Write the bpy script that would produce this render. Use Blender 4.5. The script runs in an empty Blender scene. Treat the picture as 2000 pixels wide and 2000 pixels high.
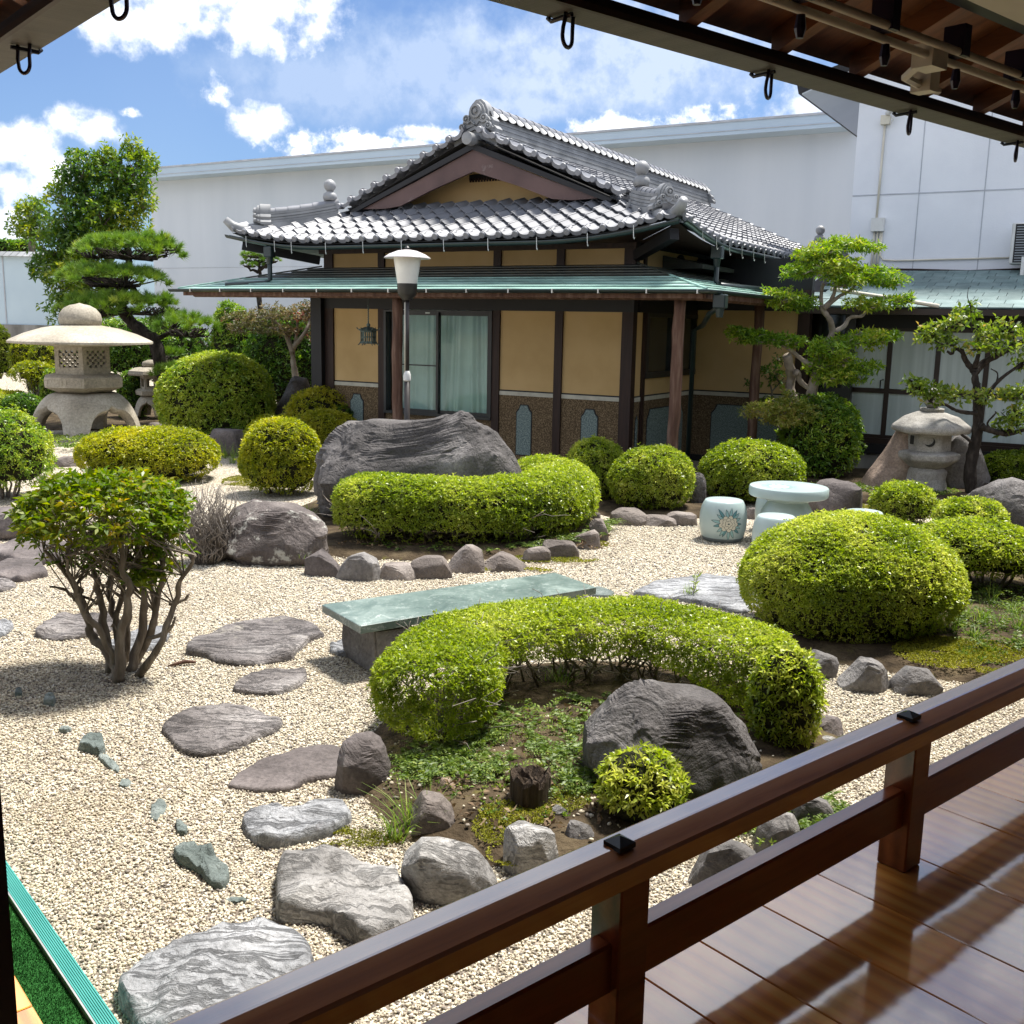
import bpy, bmesh, math, random
import numpy as np
from mathutils import Vector, Matrix
R = math.radians
PI = math.pi
SC = bpy.context.scene
COL = SC.collection

# ------------------------------------------------------------------ camera
cam_data = bpy.data.cameras.new('camera')
cam_data.sensor_width = 36.0
cam_data.lens = 36.36
cam_data.clip_start = 0.02
cam_data.clip_end = 600.0
cam = bpy.data.objects.new('camera', cam_data)
COL.objects.link(cam)
cam.matrix_world = Matrix.Translation((0, 0, 2.05)) @ Matrix.Rotation(R(90 - 10.35), 4, 'X') @ Matrix.Rotation(R(1.14), 4, 'Z')
SC.camera = cam

# ------------------------------------------------------------------ light
SUN_EL, SUN_AZ = 68.0, 48.0          # azimuth clockwise from +Y (the way the camera looks)
sun = bpy.data.lights.new('sun', 'SUN')
sun.energy = 2.3
sun.angle = R(9)
sun.color = (1.0, 0.955, 0.88)
sun_o = bpy.data.objects.new('sun', sun)
COL.objects.link(sun_o)
_d = Vector((math.sin(R(SUN_AZ)) * math.cos(R(SUN_EL)), math.cos(R(SUN_AZ)) * math.cos(R(SUN_EL)), math.sin(R(SUN_EL))))
sun_o.rotation_euler = _d.to_track_quat('Z', 'Y').to_euler()

world = bpy.data.worlds.new('World')
SC.world = world
world.use_nodes = True
wt = world.node_tree
wt.nodes.clear()


def wn(t, **kw):
    n = wt.nodes.new(t)
    for k, v in kw.items():
        setattr(n, k, v)
    return n


def wmath(op, a, b=None, clamp=False):
    n = wn('ShaderNodeMath', operation=op, use_clamp=clamp)
    for i, s in enumerate((a, b)):
        if s is None:
            continue
        if isinstance(s, (int, float)):
            n.inputs[i].default_value = s
        else:
            wt.links.new(s, n.inputs[i])
    return n.outputs[0]


def wmix(f, a, b):
    n = wn('ShaderNodeMix', data_type='RGBA')
    for s, v in ((n.inputs[0], f), (n.inputs[6], a), (n.inputs[7], b)):
        if isinstance(v, (int, float)):
            s.default_value = v
        elif isinstance(v, tuple):
            s.default_value = v + (1,) if len(v) == 3 else v
        else:
            wt.links.new(v, s)
    return n.outputs[2]


sky = wn('ShaderNodeTexSky', sky_type='NISHITA')
sky.sun_disc = False
sky.sun_elevation = R(SUN_EL)
sky.sun_rotation = R(SUN_AZ)
sky.air_density = 1.0
sky.dust_density = 0.6
sky.ozone_density = 1.6
tc = wn('ShaderNodeTexCoord')
sep = wn('ShaderNodeSeparateXYZ')
wt.links.new(tc.outputs['Generated'], sep.inputs[0])
elev = wmath('ARCSINE', sep.outputs[2])
azim = wmath('ARCTAN2', sep.outputs[0], sep.outputs[1])
# cloud noise lives on the dome of directions
cn1 = wn('ShaderNodeTexNoise')
cn1.inputs['Scale'].default_value = 15.0
cn1.inputs['Detail'].default_value = 8.0
cn1.inputs['Roughness'].default_value = 0.62
cn2 = wn('ShaderNodeTexNoise')
cn2.inputs['Scale'].default_value = 2.6
cn2.inputs['Detail'].default_value = 5.0
cn3 = wn('ShaderNodeTexNoise')
cn3.inputs['Scale'].default_value = 42.0
cn3.inputs['Detail'].default_value = 6.0
cn3.inputs['Roughness'].default_value = 0.6
for n in (cn1, cn2, cn3):
    wt.links.new(tc.outputs['Generated'], n.inputs['Vector'])
n3 = wmath('SUBTRACT', cn3.outputs[0], 0.5)
n1 = wmath('ADD', wmath('MULTIPLY', wmath('SUBTRACT', cn1.outputs[0], 0.5), .8), wmath('MULTIPLY', n3, .75))
n2 = wmath('SUBTRACT', cn2.outputs[0], 0.5)
# cumulus seen from the garden: azimuth, elevation, half width, half height (degrees), whiteness
CLOUDS = [
    (-14.03, 14.29, 4.54, 1.64, 1.0), (-16.23, 14.89, 4.95, 1.59, 1.0), (-11.24, 15.06, 2.48, 1.59, 1.0), (-19.97, 13.97, 2.06, 1.59, .85), (-17.73, 13.64, 1.65, 1.06, .9),
    (-21.68, 9.05, 1.76, 1.11, 1.0), (-24.65, 7.76, 2.20, 1.38, 1.0), (-23.35, 6.81, 1.81, 1.06, .95), (-24.86, 6.11, 1.65, 0.95, .9), (-19.76, 9.77, 0.66, 0.27, .9), (-25.43, 4.18, 1.65, 0.79, .7),
    (-13.26, 9.69, 1.71, 1.11, 1.0), (-11.08, 8.90, 3.02, 0.90, 1.0), (-7.92, 8.74, 4.12, 0.69, .95), (-4.17, 9.62, 3.02, 0.42, .6), (-15.56, 11.29, 0.82, 0.79, .8),
    (9.99, 10.59, 2.48, 0.79, .85), (5.78, 10.18, 4.40, 0.64, .8), (14.31, 11.18, 3.30, 1.22, .6),
    (-10.00, 11.75, 7.15, 2.52, .16), (-3.13, 12.64, 9.07, 3.18, .2), (6.17, 13.47, 11.55, 3.98, .34), (-14.08, 12.33, 3.58, 1.59, .12), (-0.42, 11.01, 5.50, 1.06, .3),
]
dens = None
white = None
for (a, e, ra, re, w) in CLOUDS:
    da = wmath('DIVIDE', wmath('SUBTRACT', azim, R(a)), R(ra))
    de = wmath('DIVIDE', wmath('SUBTRACT', elev, R(e)), R(re))
    r2 = wmath('ADD', wmath('MULTIPLY', da, da), wmath('MULTIPLY', de, de))
    s = wmath('SUBTRACT', 1.15, r2)
    d = wmath('MULTIPLY', wmath('ADD', s, wmath('MULTIPLY', n1, (3.6 if re > .9 else 6.5) if w > .5 else 2.2)), 1.0 if w > .5 else .9, True)
    dw = wmath('MULTIPLY', d, wmath('ADD', w, wmath('MULTIPLY', n1, .9)) if w > .5 else w)
    dens = d if dens is None else wmath('MAXIMUM', dens, d)
    white = dw if white is None else wmath('MAXIMUM', white, dw)
# thicker white cloud added over the unseen sky for more fill light
rest = wmath('MULTIPLY', wmath('ADD', wmath('ADD', n2, wmath('MULTIPLY', n1, .5)), .22), 4.0, True)
hi = wmath('MULTIPLY', wmath('SUBTRACT', elev, R(18)), 6.0, True)
back = wmath('MULTIPLY', wmath('SUBTRACT', wmath('ABSOLUTE', azim), R(36)), 5.0, True)
where = wmath('MAXIMUM', hi, back)
rest = wmath('MULTIPLY', rest, where)
dens = wmath('MAXIMUM', dens, rest)
white = wmath('MAXIMUM', white, wmath('MULTIPLY', rest, wmath('ADD', .75, n1)))
veil = wmath('MULTIPLY', wmath('ADD', n2, .35), .35, True)
tint = wn('ShaderNodeMix', data_type='RGBA', blend_type='MULTIPLY')
tint.inputs[0].default_value = 1.0
tint.inputs[7].default_value = (.39, .49, .66, 1)
wt.links.new(sky.outputs[0], tint.inputs[6])
skyc = wmix(veil, tint.outputs[2], (2.9, 3.9, 5.3))
cloudc = wmix(white, (1.65, 2.55, 4.2), (7.4, 7.5, 7.8))
final = wmix(wmath('MULTIPLY', dens, .93), skyc, cloudc)
bg = wn('ShaderNodeBackground')
bg.inputs[1].default_value = 0.05
wt.links.new(final, bg.inputs[0])
out = wn('ShaderNodeOutputWorld')
wt.links.new(bg.outputs[0], out.inputs[0])

vs = SC.view_settings
vs.view_transform = 'Standard'
vs.look = 'None'
vs.exposure = 2.05
vs.gamma = 1.0
vs.use_curve_mapping = False
SC.render.engine = 'CYCLES'
SC.cycles.max_bounces = 8
SC.cycles.transparent_max_bounces = 8
SC.cycles.use_denoising = True

# ------------------------------------------------------------------ axes of the place (metres, camera foot at the origin)
HX = Vector((math.cos(R(30)), -math.sin(R(30)), 0))      # along the garden house front, to the right
HY = Vector((math.sin(R(30)), math.cos(R(30)), 0))       # into the house
VA = Vector((math.sin(R(49.55)), math.cos(R(49.55)), 0))   # along the veranda rail
VN = Vector((-math.cos(R(49.55)), math.sin(R(49.55)), 0))  # from the veranda out to the garden
Z = Vector((0, 0, 1))


def W(u, v, z=0.0):
    return HX * u + HY * v + Z * z


def V(a, n, z=0.0):
    return VA * a + VN * n + Z * z


def frame(x, y, z=None):
    z = Z if z is None else z
    m = Matrix((x, y, z)).transposed().to_4x4()
    return m


HM = frame(HX, HY)
VM = frame(VA, VN)


# ------------------------------------------------------------------ mesh builder
class MB:
    def __init__(s, m=None):
        s.v = []
        s.f = []
        s.m = m

    def add(s, vs_, fs, m=None):
        o = len(s.v)
        mm = s.m if m is None else (m if s.m is None else s.m @ m)
        s.v += [tuple(mm @ Vector(p)) if mm is not None else tuple(p) for p in vs_]
        s.f += [tuple(i + o for i in f) for f in fs]
        return s

    def box(s, lo, hi, m=None, ch=0.0):
        x0, y0, z0 = lo
        x1, y1, z1 = hi
        if ch <= 0:
            p = [(x0, y0, z0), (x1, y0, z0), (x1, y1, z0), (x0, y1, z0), (x0, y0, z1), (x1, y0, z1), (x1, y1, z1), (x0, y1, z1)]
            return s.add(p, [(0, 3, 2, 1), (4, 5, 6, 7), (0, 1, 5, 4), (1, 2, 6, 5), (2, 3, 7, 6), (3, 0, 4, 7)], m)
        bm = bmesh.new()
        bmesh.ops.create_cube(bm, size=1.0)
        for q in bm.verts:
            q.co = Vector(((x0 + x1) / 2 + q.co.x * (x1 - x0), (y0 + y1) / 2 + q.co.y * (y1 - y0), (z0 + z1) / 2 + q.co.z * (z1 - z0)))
        bmesh.ops.bevel(bm, geom=bm.edges[:], offset=ch, segments=1, affect='EDGES', profile=.5)
        return s.bm(bm, m)

    def bm(s, bm, m=None):
        bm.verts.index_update()
        s.add([tuple(q.co) for q in bm.verts], [tuple(q.index for q in f.verts) for f in bm.faces], m)
        bm.free()
        return s

    def prism(s, poly, d, m=None):
        """poly: 3-D points in order; d: extrusion vector"""
        n = len(poly)
        d = Vector(d)
        p = [Vector(q) for q in poly]
        nor = Vector((0, 0, 0))
        for i in range(n):
            nor += p[i].cross(p[(i + 1) % n])
        if nor.dot(d) > 0:
            p = p[::-1]
        vs_ = p + [q + d for q in p]
        fs = [tuple(range(n)), tuple(range(2 * n - 1, n - 1, -1))]
        fs += [(i, i + n, (i + 1) % n + n, (i + 1) % n) for i in range(n)]
        return s.add(vs_, fs, m)

    def tube(s, pts, r, n=8, m=None, cap=True, sq=None):
        pts = [Vector(p) for p in pts]
        k = len(pts)
        rr = r if isinstance(r, (list, tuple)) else [r] * k
        vs_, fs = [], []
        ref = None
        for i, p in enumerate(pts):
            t = (pts[min(i + 1, k - 1)] - pts[max(i - 1, 0)]).normalized()
            if ref is None:
                ref = Vector((0, 0, 1)) if abs(t.z) < .9 else Vector((1, 0, 0))
            a = ref - t * ref.dot(t)
            if a.length < 1e-5:
                a = t.orthogonal()
            a.normalize()
            ref = a
            b = t.cross(a)
            for j in range(n):
                th = 2 * PI * j / n
                vs_.append(p + (a * math.cos(th) + b * math.sin(th)) * rr[i])
        for i in range(k - 1):
            for j in range(n):
                j2 = (j + 1) % n
                fs.append((i * n + j, i * n + j2, (i + 1) * n + j2, (i + 1) * n + j))
        if cap:
            fs.append(tuple(range(n - 1, -1, -1)))
            fs.append(tuple(range((k - 1) * n, k * n)))
        return s.add(vs_, fs, m)

    def lathe(s, prof, n=24, m=None, ph=0.0):
        """prof: (r, z) from bottom to top"""
        vs_, fs = [], []
        for (r, z) in prof:
            for j in range(n):
                th = ph + 2 * PI * j / n
                vs_.append((r * math.cos(th), r * math.sin(th), z))
        for i in range(len(prof) - 1):
            for j in range(n):
                j2 = (j + 1) % n
                fs.append((i * n + j, i * n + j2, (i + 1) * n + j2, (i + 1) * n + j))
        fs.append(tuple(range(n - 1, -1, -1)))
        fs.append(tuple(range((len(prof) - 1) * n, len(prof) * n)))
        return s.add(vs_, fs, m)

    def ball(s, c, r, m=None, sub=2, sc=(1, 1, 1)):
        v, f = ico(sub)
        return s.add([(c[0] + p[0] * r * sc[0], c[1] + p[1] * r * sc[1], c[2] + p[2] * r * sc[2]) for p in v], f, m)

    def build(s, name, mat_=None, parent=None, smooth=False, org=None):
        me = bpy.data.meshes.new(name)
        o0 = Vector((0, 0, 0)) if org is None else Vector(org)
        me.from_pydata([Vector(p) - o0 for p in s.v] if o0.length else s.v, [], s.f)
        return link(name, me, mat_, parent, smooth)


_ico = {}


def ico(sub):
    if sub not in _ico:
        bm = bmesh.new()
        bmesh.ops.create_icosphere(bm, subdivisions=sub, radius=1.0)
        bm.verts.index_update()
        _ico[sub] = (np.array([q.co[:] for q in bm.verts]), [tuple(q.index for q in f.verts) for f in bm.faces])
        bm.free()
    return _ico[sub]


def link(name, me, mat_=None, parent=None, smooth=False, loc=None):
    o = bpy.data.objects.new(name, me)
    COL.objects.link(o)
    if parent is not None:
        o.parent = parent
    if mat_ is not None and not me.materials:
        me.materials.append(mat_)
    if smooth:
        for p in me.polygons:
            p.use_smooth = True
        if smooth == 'auto':
            try:
                me.set_sharp_from_angle(angle=R(38))
            except Exception:
                pass
    if loc is not None:
        o.location = loc
    return o


def thing(name, label, cat, loc=(0, 0, 0), rz=0.0, group=None):
    o = bpy.data.objects.new(name, None)
    COL.objects.link(o)
    o.empty_display_size = .1
    o.location = loc
    o.rotation_euler = (0, 0, rz)
    return tag(o, label, cat, group)


def tag(o, label=None, cat=None, group=None, kind=None):
    if label:
        o['label'] = label
    if cat:
        o['category'] = cat
    if group:
        o['group'] = group
    if kind:
        o['kind'] = kind
    return o


def np_mesh(name, v, f, smooth=False):
    """v (n,3); f (m,k) all of one size"""
    v = np.asarray(v, np.float32)
    f = np.asarray(f, np.int32)
    me = bpy.data.meshes.new(name)
    me.vertices.add(len(v))
    me.vertices.foreach_set('co', v.ravel())
    k = f.shape[1]
    me.loops.add(f.size)
    me.loops.foreach_set('vertex_index', f.ravel())
    me.polygons.add(len(f))
    me.polygons.foreach_set('loop_start', np.arange(0, f.size, k, dtype=np.int32))
    me.polygons.foreach_set('loop_total', np.full(len(f), k, dtype=np.int32))
    if smooth:
        me.polygons.foreach_set('use_smooth', np.ones(len(f), dtype=bool))
    me.update(calc_edges=True)
    return me


def attr(me, name, a, dom='POINT'):
    at = me.attributes.new(name, 'FLOAT', dom)
    at.data.foreach_set('value', np.asarray(a, np.float32))


# ------------------------------------------------------------------ noise on arrays
def vnoise(p, seed=0):
    p = np.asarray(p, float)
    i = np.floor(p).astype(np.int64)
    f = p - i
    f = f * f * (3 - 2 * f)
    r = 0

    def h(a, b, c):
        n = (a * 374761393 + b * 668265263 + c * 2147483647 + seed * 974711) & 0xffffffff
        n = ((n ^ (n >> 13)) * 1274126177) & 0xffffffff
        n = n ^ (n >> 16)
        return (n & 0xffff) / 32767.5 - 1.0
    for dx in (0, 1):
        for dy in (0, 1):
            for dz in (0, 1):
                w = (f[:, 0] if dx else 1 - f[:, 0]) * (f[:, 1] if dy else 1 - f[:, 1]) * (f[:, 2] if dz else 1 - f[:, 2])
                r = r + w * h(i[:, 0] + dx, i[:, 1] + dy, i[:, 2] + dz)
    return r


def fbm(p, seed=0, o=4, rough=.5):
    a, s, t = 1.0, 0, 0
    for k in range(o):
        s = s + a * vnoise(p * 2 ** k, seed + k * 17)
        t += a
        a *= rough
    return s / t


def unit(a):
    return a / np.maximum(np.linalg.norm(a, axis=1, keepdims=True), 1e-9)


# ------------------------------------------------------------------ materials
def new_mat(name):
    m = bpy.data.materials.new(name)
    m.use_nodes = True
    nt = m.node_tree
    nt.nodes.clear()
    o = nt.nodes.new('ShaderNodeOutputMaterial')
    return m, nt, o


def nd(nt, t, ins=None, **kw):
    n = nt.nodes.new(t)
    for k, v in kw.items():
        setattr(n, k, v)
    for k, v in (ins or {}).items():
        s = n.inputs[k]
        if hasattr(v, 'is_output') or isinstance(v, bpy.types.NodeSocket):
            nt.links.new(v, s)
        else:
            if isinstance(v, tuple) and len(v) == 3 and s.type == 'RGBA':
                v = v + (1,)
            s.default_value = v
    return n


def ramp(nt, fac, stops):
    n = nt.nodes.new('ShaderNodeValToRGB')
    nt.links.new(fac, n.inputs[0])
    e = n.color_ramp.elements
    while len(e) < len(stops):
        e.new(.5)
    for q, (p, c) in zip(e, stops):
        q.position = p
        q.color = c + (1,) if len(c) == 3 else c
    return n.outputs[0]


def mix(nt, f, a, b, mode='MIX'):
    n = nt.nodes.new('ShaderNodeMix')
    n.data_type = 'RGBA'
    n.blend_type = mode
    for s, v in ((n.inputs[0], f), (n.inputs[6], a), (n.inputs[7], b)):
        if isinstance(v, bpy.types.NodeSocket):
            nt.links.new(v, s)
        elif isinstance(v, tuple):
            s.default_value = v + (1,)
        else:
            s.default_value = v
    return n.outputs[2]


def mth(nt, op, a, b=None, clamp=False):
    n = nt.nodes.new('ShaderNodeMath')
    n.operation = op
    n.use_clamp = clamp
    for i, v in enumerate((a, b)):
        if v is None:
            continue
        if isinstance(v, bpy.types.NodeSocket):
            nt.links.new(v, n.inputs[i])
        else:
            n.inputs[i].default_value = v
    return n.outputs[0]


def noise(nt, vec, scale, detail=4, rough=.55, dist=0.0, w3=None):
    n = nd(nt, 'ShaderNodeTexNoise', {'Scale': scale, 'Detail': float(detail), 'Roughness': rough, 'Distortion': dist})
    if w3 is not None:
        mp = nd(nt, 'ShaderNodeMapping', {'Scale': w3})
        nt.links.new(vec, mp.inputs[0])
        vec = mp.outputs[0]
    nt.links.new(vec, n.inputs['Vector'])
    return n.outputs[0]


def surf(name, stops, scale=3.0, rough=.8, bump=.3, bscale=None, detail=5, spec=.4, metal=0.0, coat=0.0, stretch=None, spots=None, coords='Object', bdist=.01, rand=0.0, coat_r=.1, nrough=.55, coat_ior=1.5, dist=0.0):
    """one noise-driven surface: colour stops over noise, bump, optional spots [(scale, thr, colour)]"""
    m, nt, o = new_mat(name)
    tcn = nd(nt, 'ShaderNodeTexCoord')
    vec = tcn.outputs[coords]
    f = noise(nt, vec, scale, detail, nrough, dist, stretch)
    if isinstance(stops, tuple):
        stops = [(.3, tuple(c * .82 for c in stops)), (.7, tuple(min(1, c * 1.15) for c in stops))]
    c = ramp(nt, f, stops)
    for sp in (spots or []):
        k = noise(nt, vec, sp[0], 6, .65)
        k = mth(nt, 'MULTIPLY', mth(nt, 'SUBTRACT', k, sp[1]), sp[3] if len(sp) > 3 else 14.0, True)
        c = mix(nt, k, c, sp[2])
    if rand:
        oi = nd(nt, 'ShaderNodeObjectInfo')
        hs = nd(nt, 'ShaderNodeHueSaturation', {'Color': c, 'Value': mth(nt, 'ADD', mth(nt, 'MULTIPLY', oi.outputs['Random'], rand * 2), 1 - rand)})
        c = hs.outputs[0]
    b = nd(nt, 'ShaderNodeBsdfPrincipled', {'Base Color': c, 'Roughness': rough, 'Metallic': metal, 'Specular IOR Level': spec, 'Coat Weight': coat, 'Coat Roughness': coat_r, 'Coat IOR': coat_ior})
    if bump:
        g = noise(nt, vec, bscale or scale * 6, 6, .6, dist, stretch)
        bn = nd(nt, 'ShaderNodeBump', {'Strength': bump, 'Distance': bdist, 'Height': g})
        nt.links.new(bn.outputs[0], b.inputs['Normal'])
        if coat:
            b2 = nd(nt, 'ShaderNodeBump', {'Strength': bump * .35, 'Distance': bdist, 'Height': g})
            nt.links.new(b2.outputs[0], b.inputs['Coat Normal'])
    nt.links.new(b.outputs[0], o.inputs[0])
    return m


def leaf_mat(name, stops, rough=.42, trans=.35, spec=.5):
    """leaves: colour by the 'tint' stored with each leaf, light shines through"""
    m, nt, o = new_mat(name)
    a = nd(nt, 'ShaderNodeAttribute', attribute_name='tint')
    c = ramp(nt, a.outputs['Fac'], stops)
    b = nd(nt, 'ShaderNodeBsdfPrincipled', {'Base Color': c, 'Roughness': rough, 'Specular IOR Level': spec})
    hs = nd(nt, 'ShaderNodeHueSaturation', {'Color': c, 'Value': 1.25, 'Saturation': 1.1})
    t = nd(nt, 'ShaderNodeBsdfTranslucent', {'Color': hs.outputs[0]})
    mx = nd(nt, 'ShaderNodeMixShader', {0: trans})
    nt.links.new(b.outputs[0], mx.inputs[1])
    nt.links.new(t.outputs[0], mx.inputs[2])
    nt.links.new(mx.outputs[0], o.inputs[0])
    return m


def stone_mat(name, cols, scale=2.2, bump=.6, spots=None, layers=0.0, rough=.85, bdist=.03, streak=None):
    """rock: large colour noise, fine grain, cracks, optional bedding layers"""
    m, nt, o = new_mat(name)
    tcn = nd(nt, 'ShaderNodeTexCoord')
    oi = nd(nt, 'ShaderNodeObjectInfo')
    va = nd(nt, 'ShaderNodeVectorMath', operation='ADD')
    nt.links.new(tcn.outputs['Object'], va.inputs[0])
    sc = nd(nt, 'ShaderNodeVectorMath', {0: oi.outputs['Location'], 1: (3.1, 1.7, 2.3)}, operation='MULTIPLY')
    nt.links.new(sc.outputs[0], va.inputs[1])
    vec = va.outputs[0]
    f = noise(nt, vec, scale, 8, .62)
    c = ramp(nt, f, cols)
    g = noise(nt, vec, scale * 22, 4, .7)
    c = mix(nt, .55, c, ramp(nt, g, [(.3, (.25, .25, .25)), (.7, (.85, .85, .85))]), 'OVERLAY')
    for sp in (spots or []):
        k = noise(nt, vec, sp[0], 7, .7)
        k = mth(nt, 'MULTIPLY', mth(nt, 'SUBTRACT', k, sp[1]), sp[3] if len(sp) > 3 else 12.0, True)
        c = mix(nt, k, c, sp[2])
    if streak:
        k = noise(nt, vec, 2.6, 8, .68, .9, (1.0, 5.5, 3.0))
        k = ramp(nt, k, [(.40, (0, 0, 0)), (.445, (.9, .9, .9)), (.48, (0, 0, 0)), (.60, (0, 0, 0)), (.68, (.8, .8, .8))])
        c = mix(nt, mth(nt, 'MULTIPLY', k, .28), c, streak)
    vo = nd(nt, 'ShaderNodeTexNoise', {'Scale': scale * 1.7, 'Detail': 5.0, 'Roughness': .6, 'Distortion': .8})
    nt.links.new(vec, vo.inputs['Vector'])
    cr = mth(nt, 'ABSOLUTE', mth(nt, 'SUBTRACT', vo.outputs[0], .5))
    cr = mth(nt, 'MULTIPLY', cr, 20.0, True)
    pit = noise(nt, vec, scale * 5, 9, .68)
    h = mth(nt, 'ADD', mth(nt, 'MULTIPLY', f, 1.0), mth(nt, 'MULTIPLY', g, .16))
    h = mth(nt, 'ADD', h, mth(nt, 'ADD', mth(nt, 'MULTIPLY', cr, .10), mth(nt, 'MULTIPLY', pit, .55)))
    if streak:
        h = mth(nt, 'SUBTRACT', h, mth(nt, 'MULTIPLY', k, .2))
    if layers:
        l = noise(nt, vec, 3.2, 6, .6, .6, (1.2, 1.2, 9.0))
        h = mth(nt, 'ADD', h, mth(nt, 'MULTIPLY', l, layers))
    b = nd(nt, 'ShaderNodeBsdfPrincipled', {'Base Color': c, 'Roughness': rough, 'Specular IOR Level': .35})
    bn = nd(nt, 'ShaderNodeBump', {'Strength': bump, 'Distance': bdist, 'Height': h})
    nt.links.new(bn.outputs[0], b.inputs['Normal'])
    nt.links.new(b.outputs[0], o.inputs[0])
    return m


def glass_mat(name, col, rough=.05, spec=.5, bump=0.0):
    m, nt, o = new_mat(name)
    tcn = nd(nt, 'ShaderNodeTexCoord')
    b = nd(nt, 'ShaderNodeBsdfPrincipled', {'Base Color': col, 'Roughness': rough, 'Specular IOR Level': spec})
    if bump:
        g = noise(nt, tcn.outputs['Object'], 2.5, 2)
        bn = nd(nt, 'ShaderNodeBump', {'Strength': bump, 'Distance': .02, 'Height': g})
        nt.links.new(bn.outputs[0], b.inputs['Normal'])
    nt.links.new(b.outputs[0], o.inputs[0])
    return m


def see_glass(name, tint=(.86, .92, .9)):
    """clear window pane: mostly lets through, reflects at a slant"""
    m, nt, o = new_mat(name)
    t = nd(nt, 'ShaderNodeBsdfTransparent', {'Color': tint})
    g = nd(nt, 'ShaderNodeBsdfGlossy', {'Roughness': .03, 'Color': (1, 1, 1)})
    fr = nd(nt, 'ShaderNodeFresnel', {'IOR': 1.28})
    mx = nd(nt, 'ShaderNodeMixShader', {0: fr.outputs[0]})
    nt.links.new(t.outputs[0], mx.inputs[1])
    nt.links.new(g.outputs[0], mx.inputs[2])
    nt.links.new(mx.outputs[0], o.inputs[0])
    return m

# ------------------------------------------------------------------ building materials
M = {}
M['tile'] = surf('grey glazed roof tile', [(.25, (.15, .155, .17)), (.55, (.225, .23, .25)), (.8, (.31, .31, .33))], 2.3, .48, .12, 30, 4, .45, rand=.16, bdist=.004, spots=[(5, .64, (.2, .19, .16), 6)])
M['tile_dark'] = surf('weathered grey ridge tile', [(.3, (.16, .165, .17)), (.7, (.31, .315, .32))], 3, .5, .25, 25, 5, .5, rand=.12, bdist=.006, spots=[(7, .62, (.12, .12, .10), 6)])
M['under'] = surf('roof underlay', (.035, .032, .03), 4, .9, 0)
M['ochre'] = surf('ochre clay plaster', [(.25, (.46, .31, .135)), (.5, (.55, .38, .18)), (.75, (.62, .44, .23))], 1.1, .93, .25, 90, 6, .2, bdist=.003)
M['wood_d'] = surf('dark stained timber', [(.3, (.018, .0085, .006)), (.7, (.04, .018, .012))], 4, .55, .25, 20, 5, .35, stretch=(6, 6, .5))
M['wood_n'] = surf('black painted timber', (.012, .012, .014), 3, .5, .1, 20, spec=.35)
M['log'] = surf('weathered brown log', [(.25, (.05, .024, .016)), (.5, (.11, .056, .038)), (.8, (.24, .16, .12))], 3, .7, .7, 9, 6, .3, stretch=(5, 5, .6), bdist=.02)
M['dado'] = surf('brown pebble dash', [(.34, (.05, .034, .02)), (.5, (.13, .09, .05)), (.66, (.27, .2, .12))], 55, .9, .5, 60, 3, .2, bdist=.008, nrough=.7)
M['inlay'] = surf('grey green pebble inlay', [(.34, (.07, .10, .10)), (.5, (.16, .21, .20)), (.66, (.32, .38, .36))], 60, .9, .4, 60, 3, .2, bdist=.006, nrough=.7)
M['band'] = surf('pale mortar band', (.5, .48, .4), 8, .9, .2, 60)
M['gutter'] = surf('dark green painted gutter', [(.3, (.008, .016, .016)), (.7, (.014, .026, .026))], 3, .3, .05, 30, spec=.5)
M['barge'] = surf('brown painted barge board', [(.3, (.075, .04, .036)), (.7, (.12, .068, .06))], 2.2, .45, .1, 30, spots=[(3.5, .64, (.3, .26, .24), 5)])
M['wire'] = surf('galvanised wire', (.55, .55, .52), 5, .4, 0, metal=.6)
M['frame'] = surf('dark bronze sash frame', (.022, .022, .022), 4, .4, 0, spec=.5)
M['curtain'] = surf('pale green sheer curtain', [(.3, (.58, .68, .66)), (.7, (.74, .82, .80))], 2, .9, .15, 200, 3, .1)
M['pane'] = see_glass('window glass')
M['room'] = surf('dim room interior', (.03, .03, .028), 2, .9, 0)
M['darkglass'] = glass_mat('dark window glass', (.022, .028, .026), .06, .6)


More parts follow.
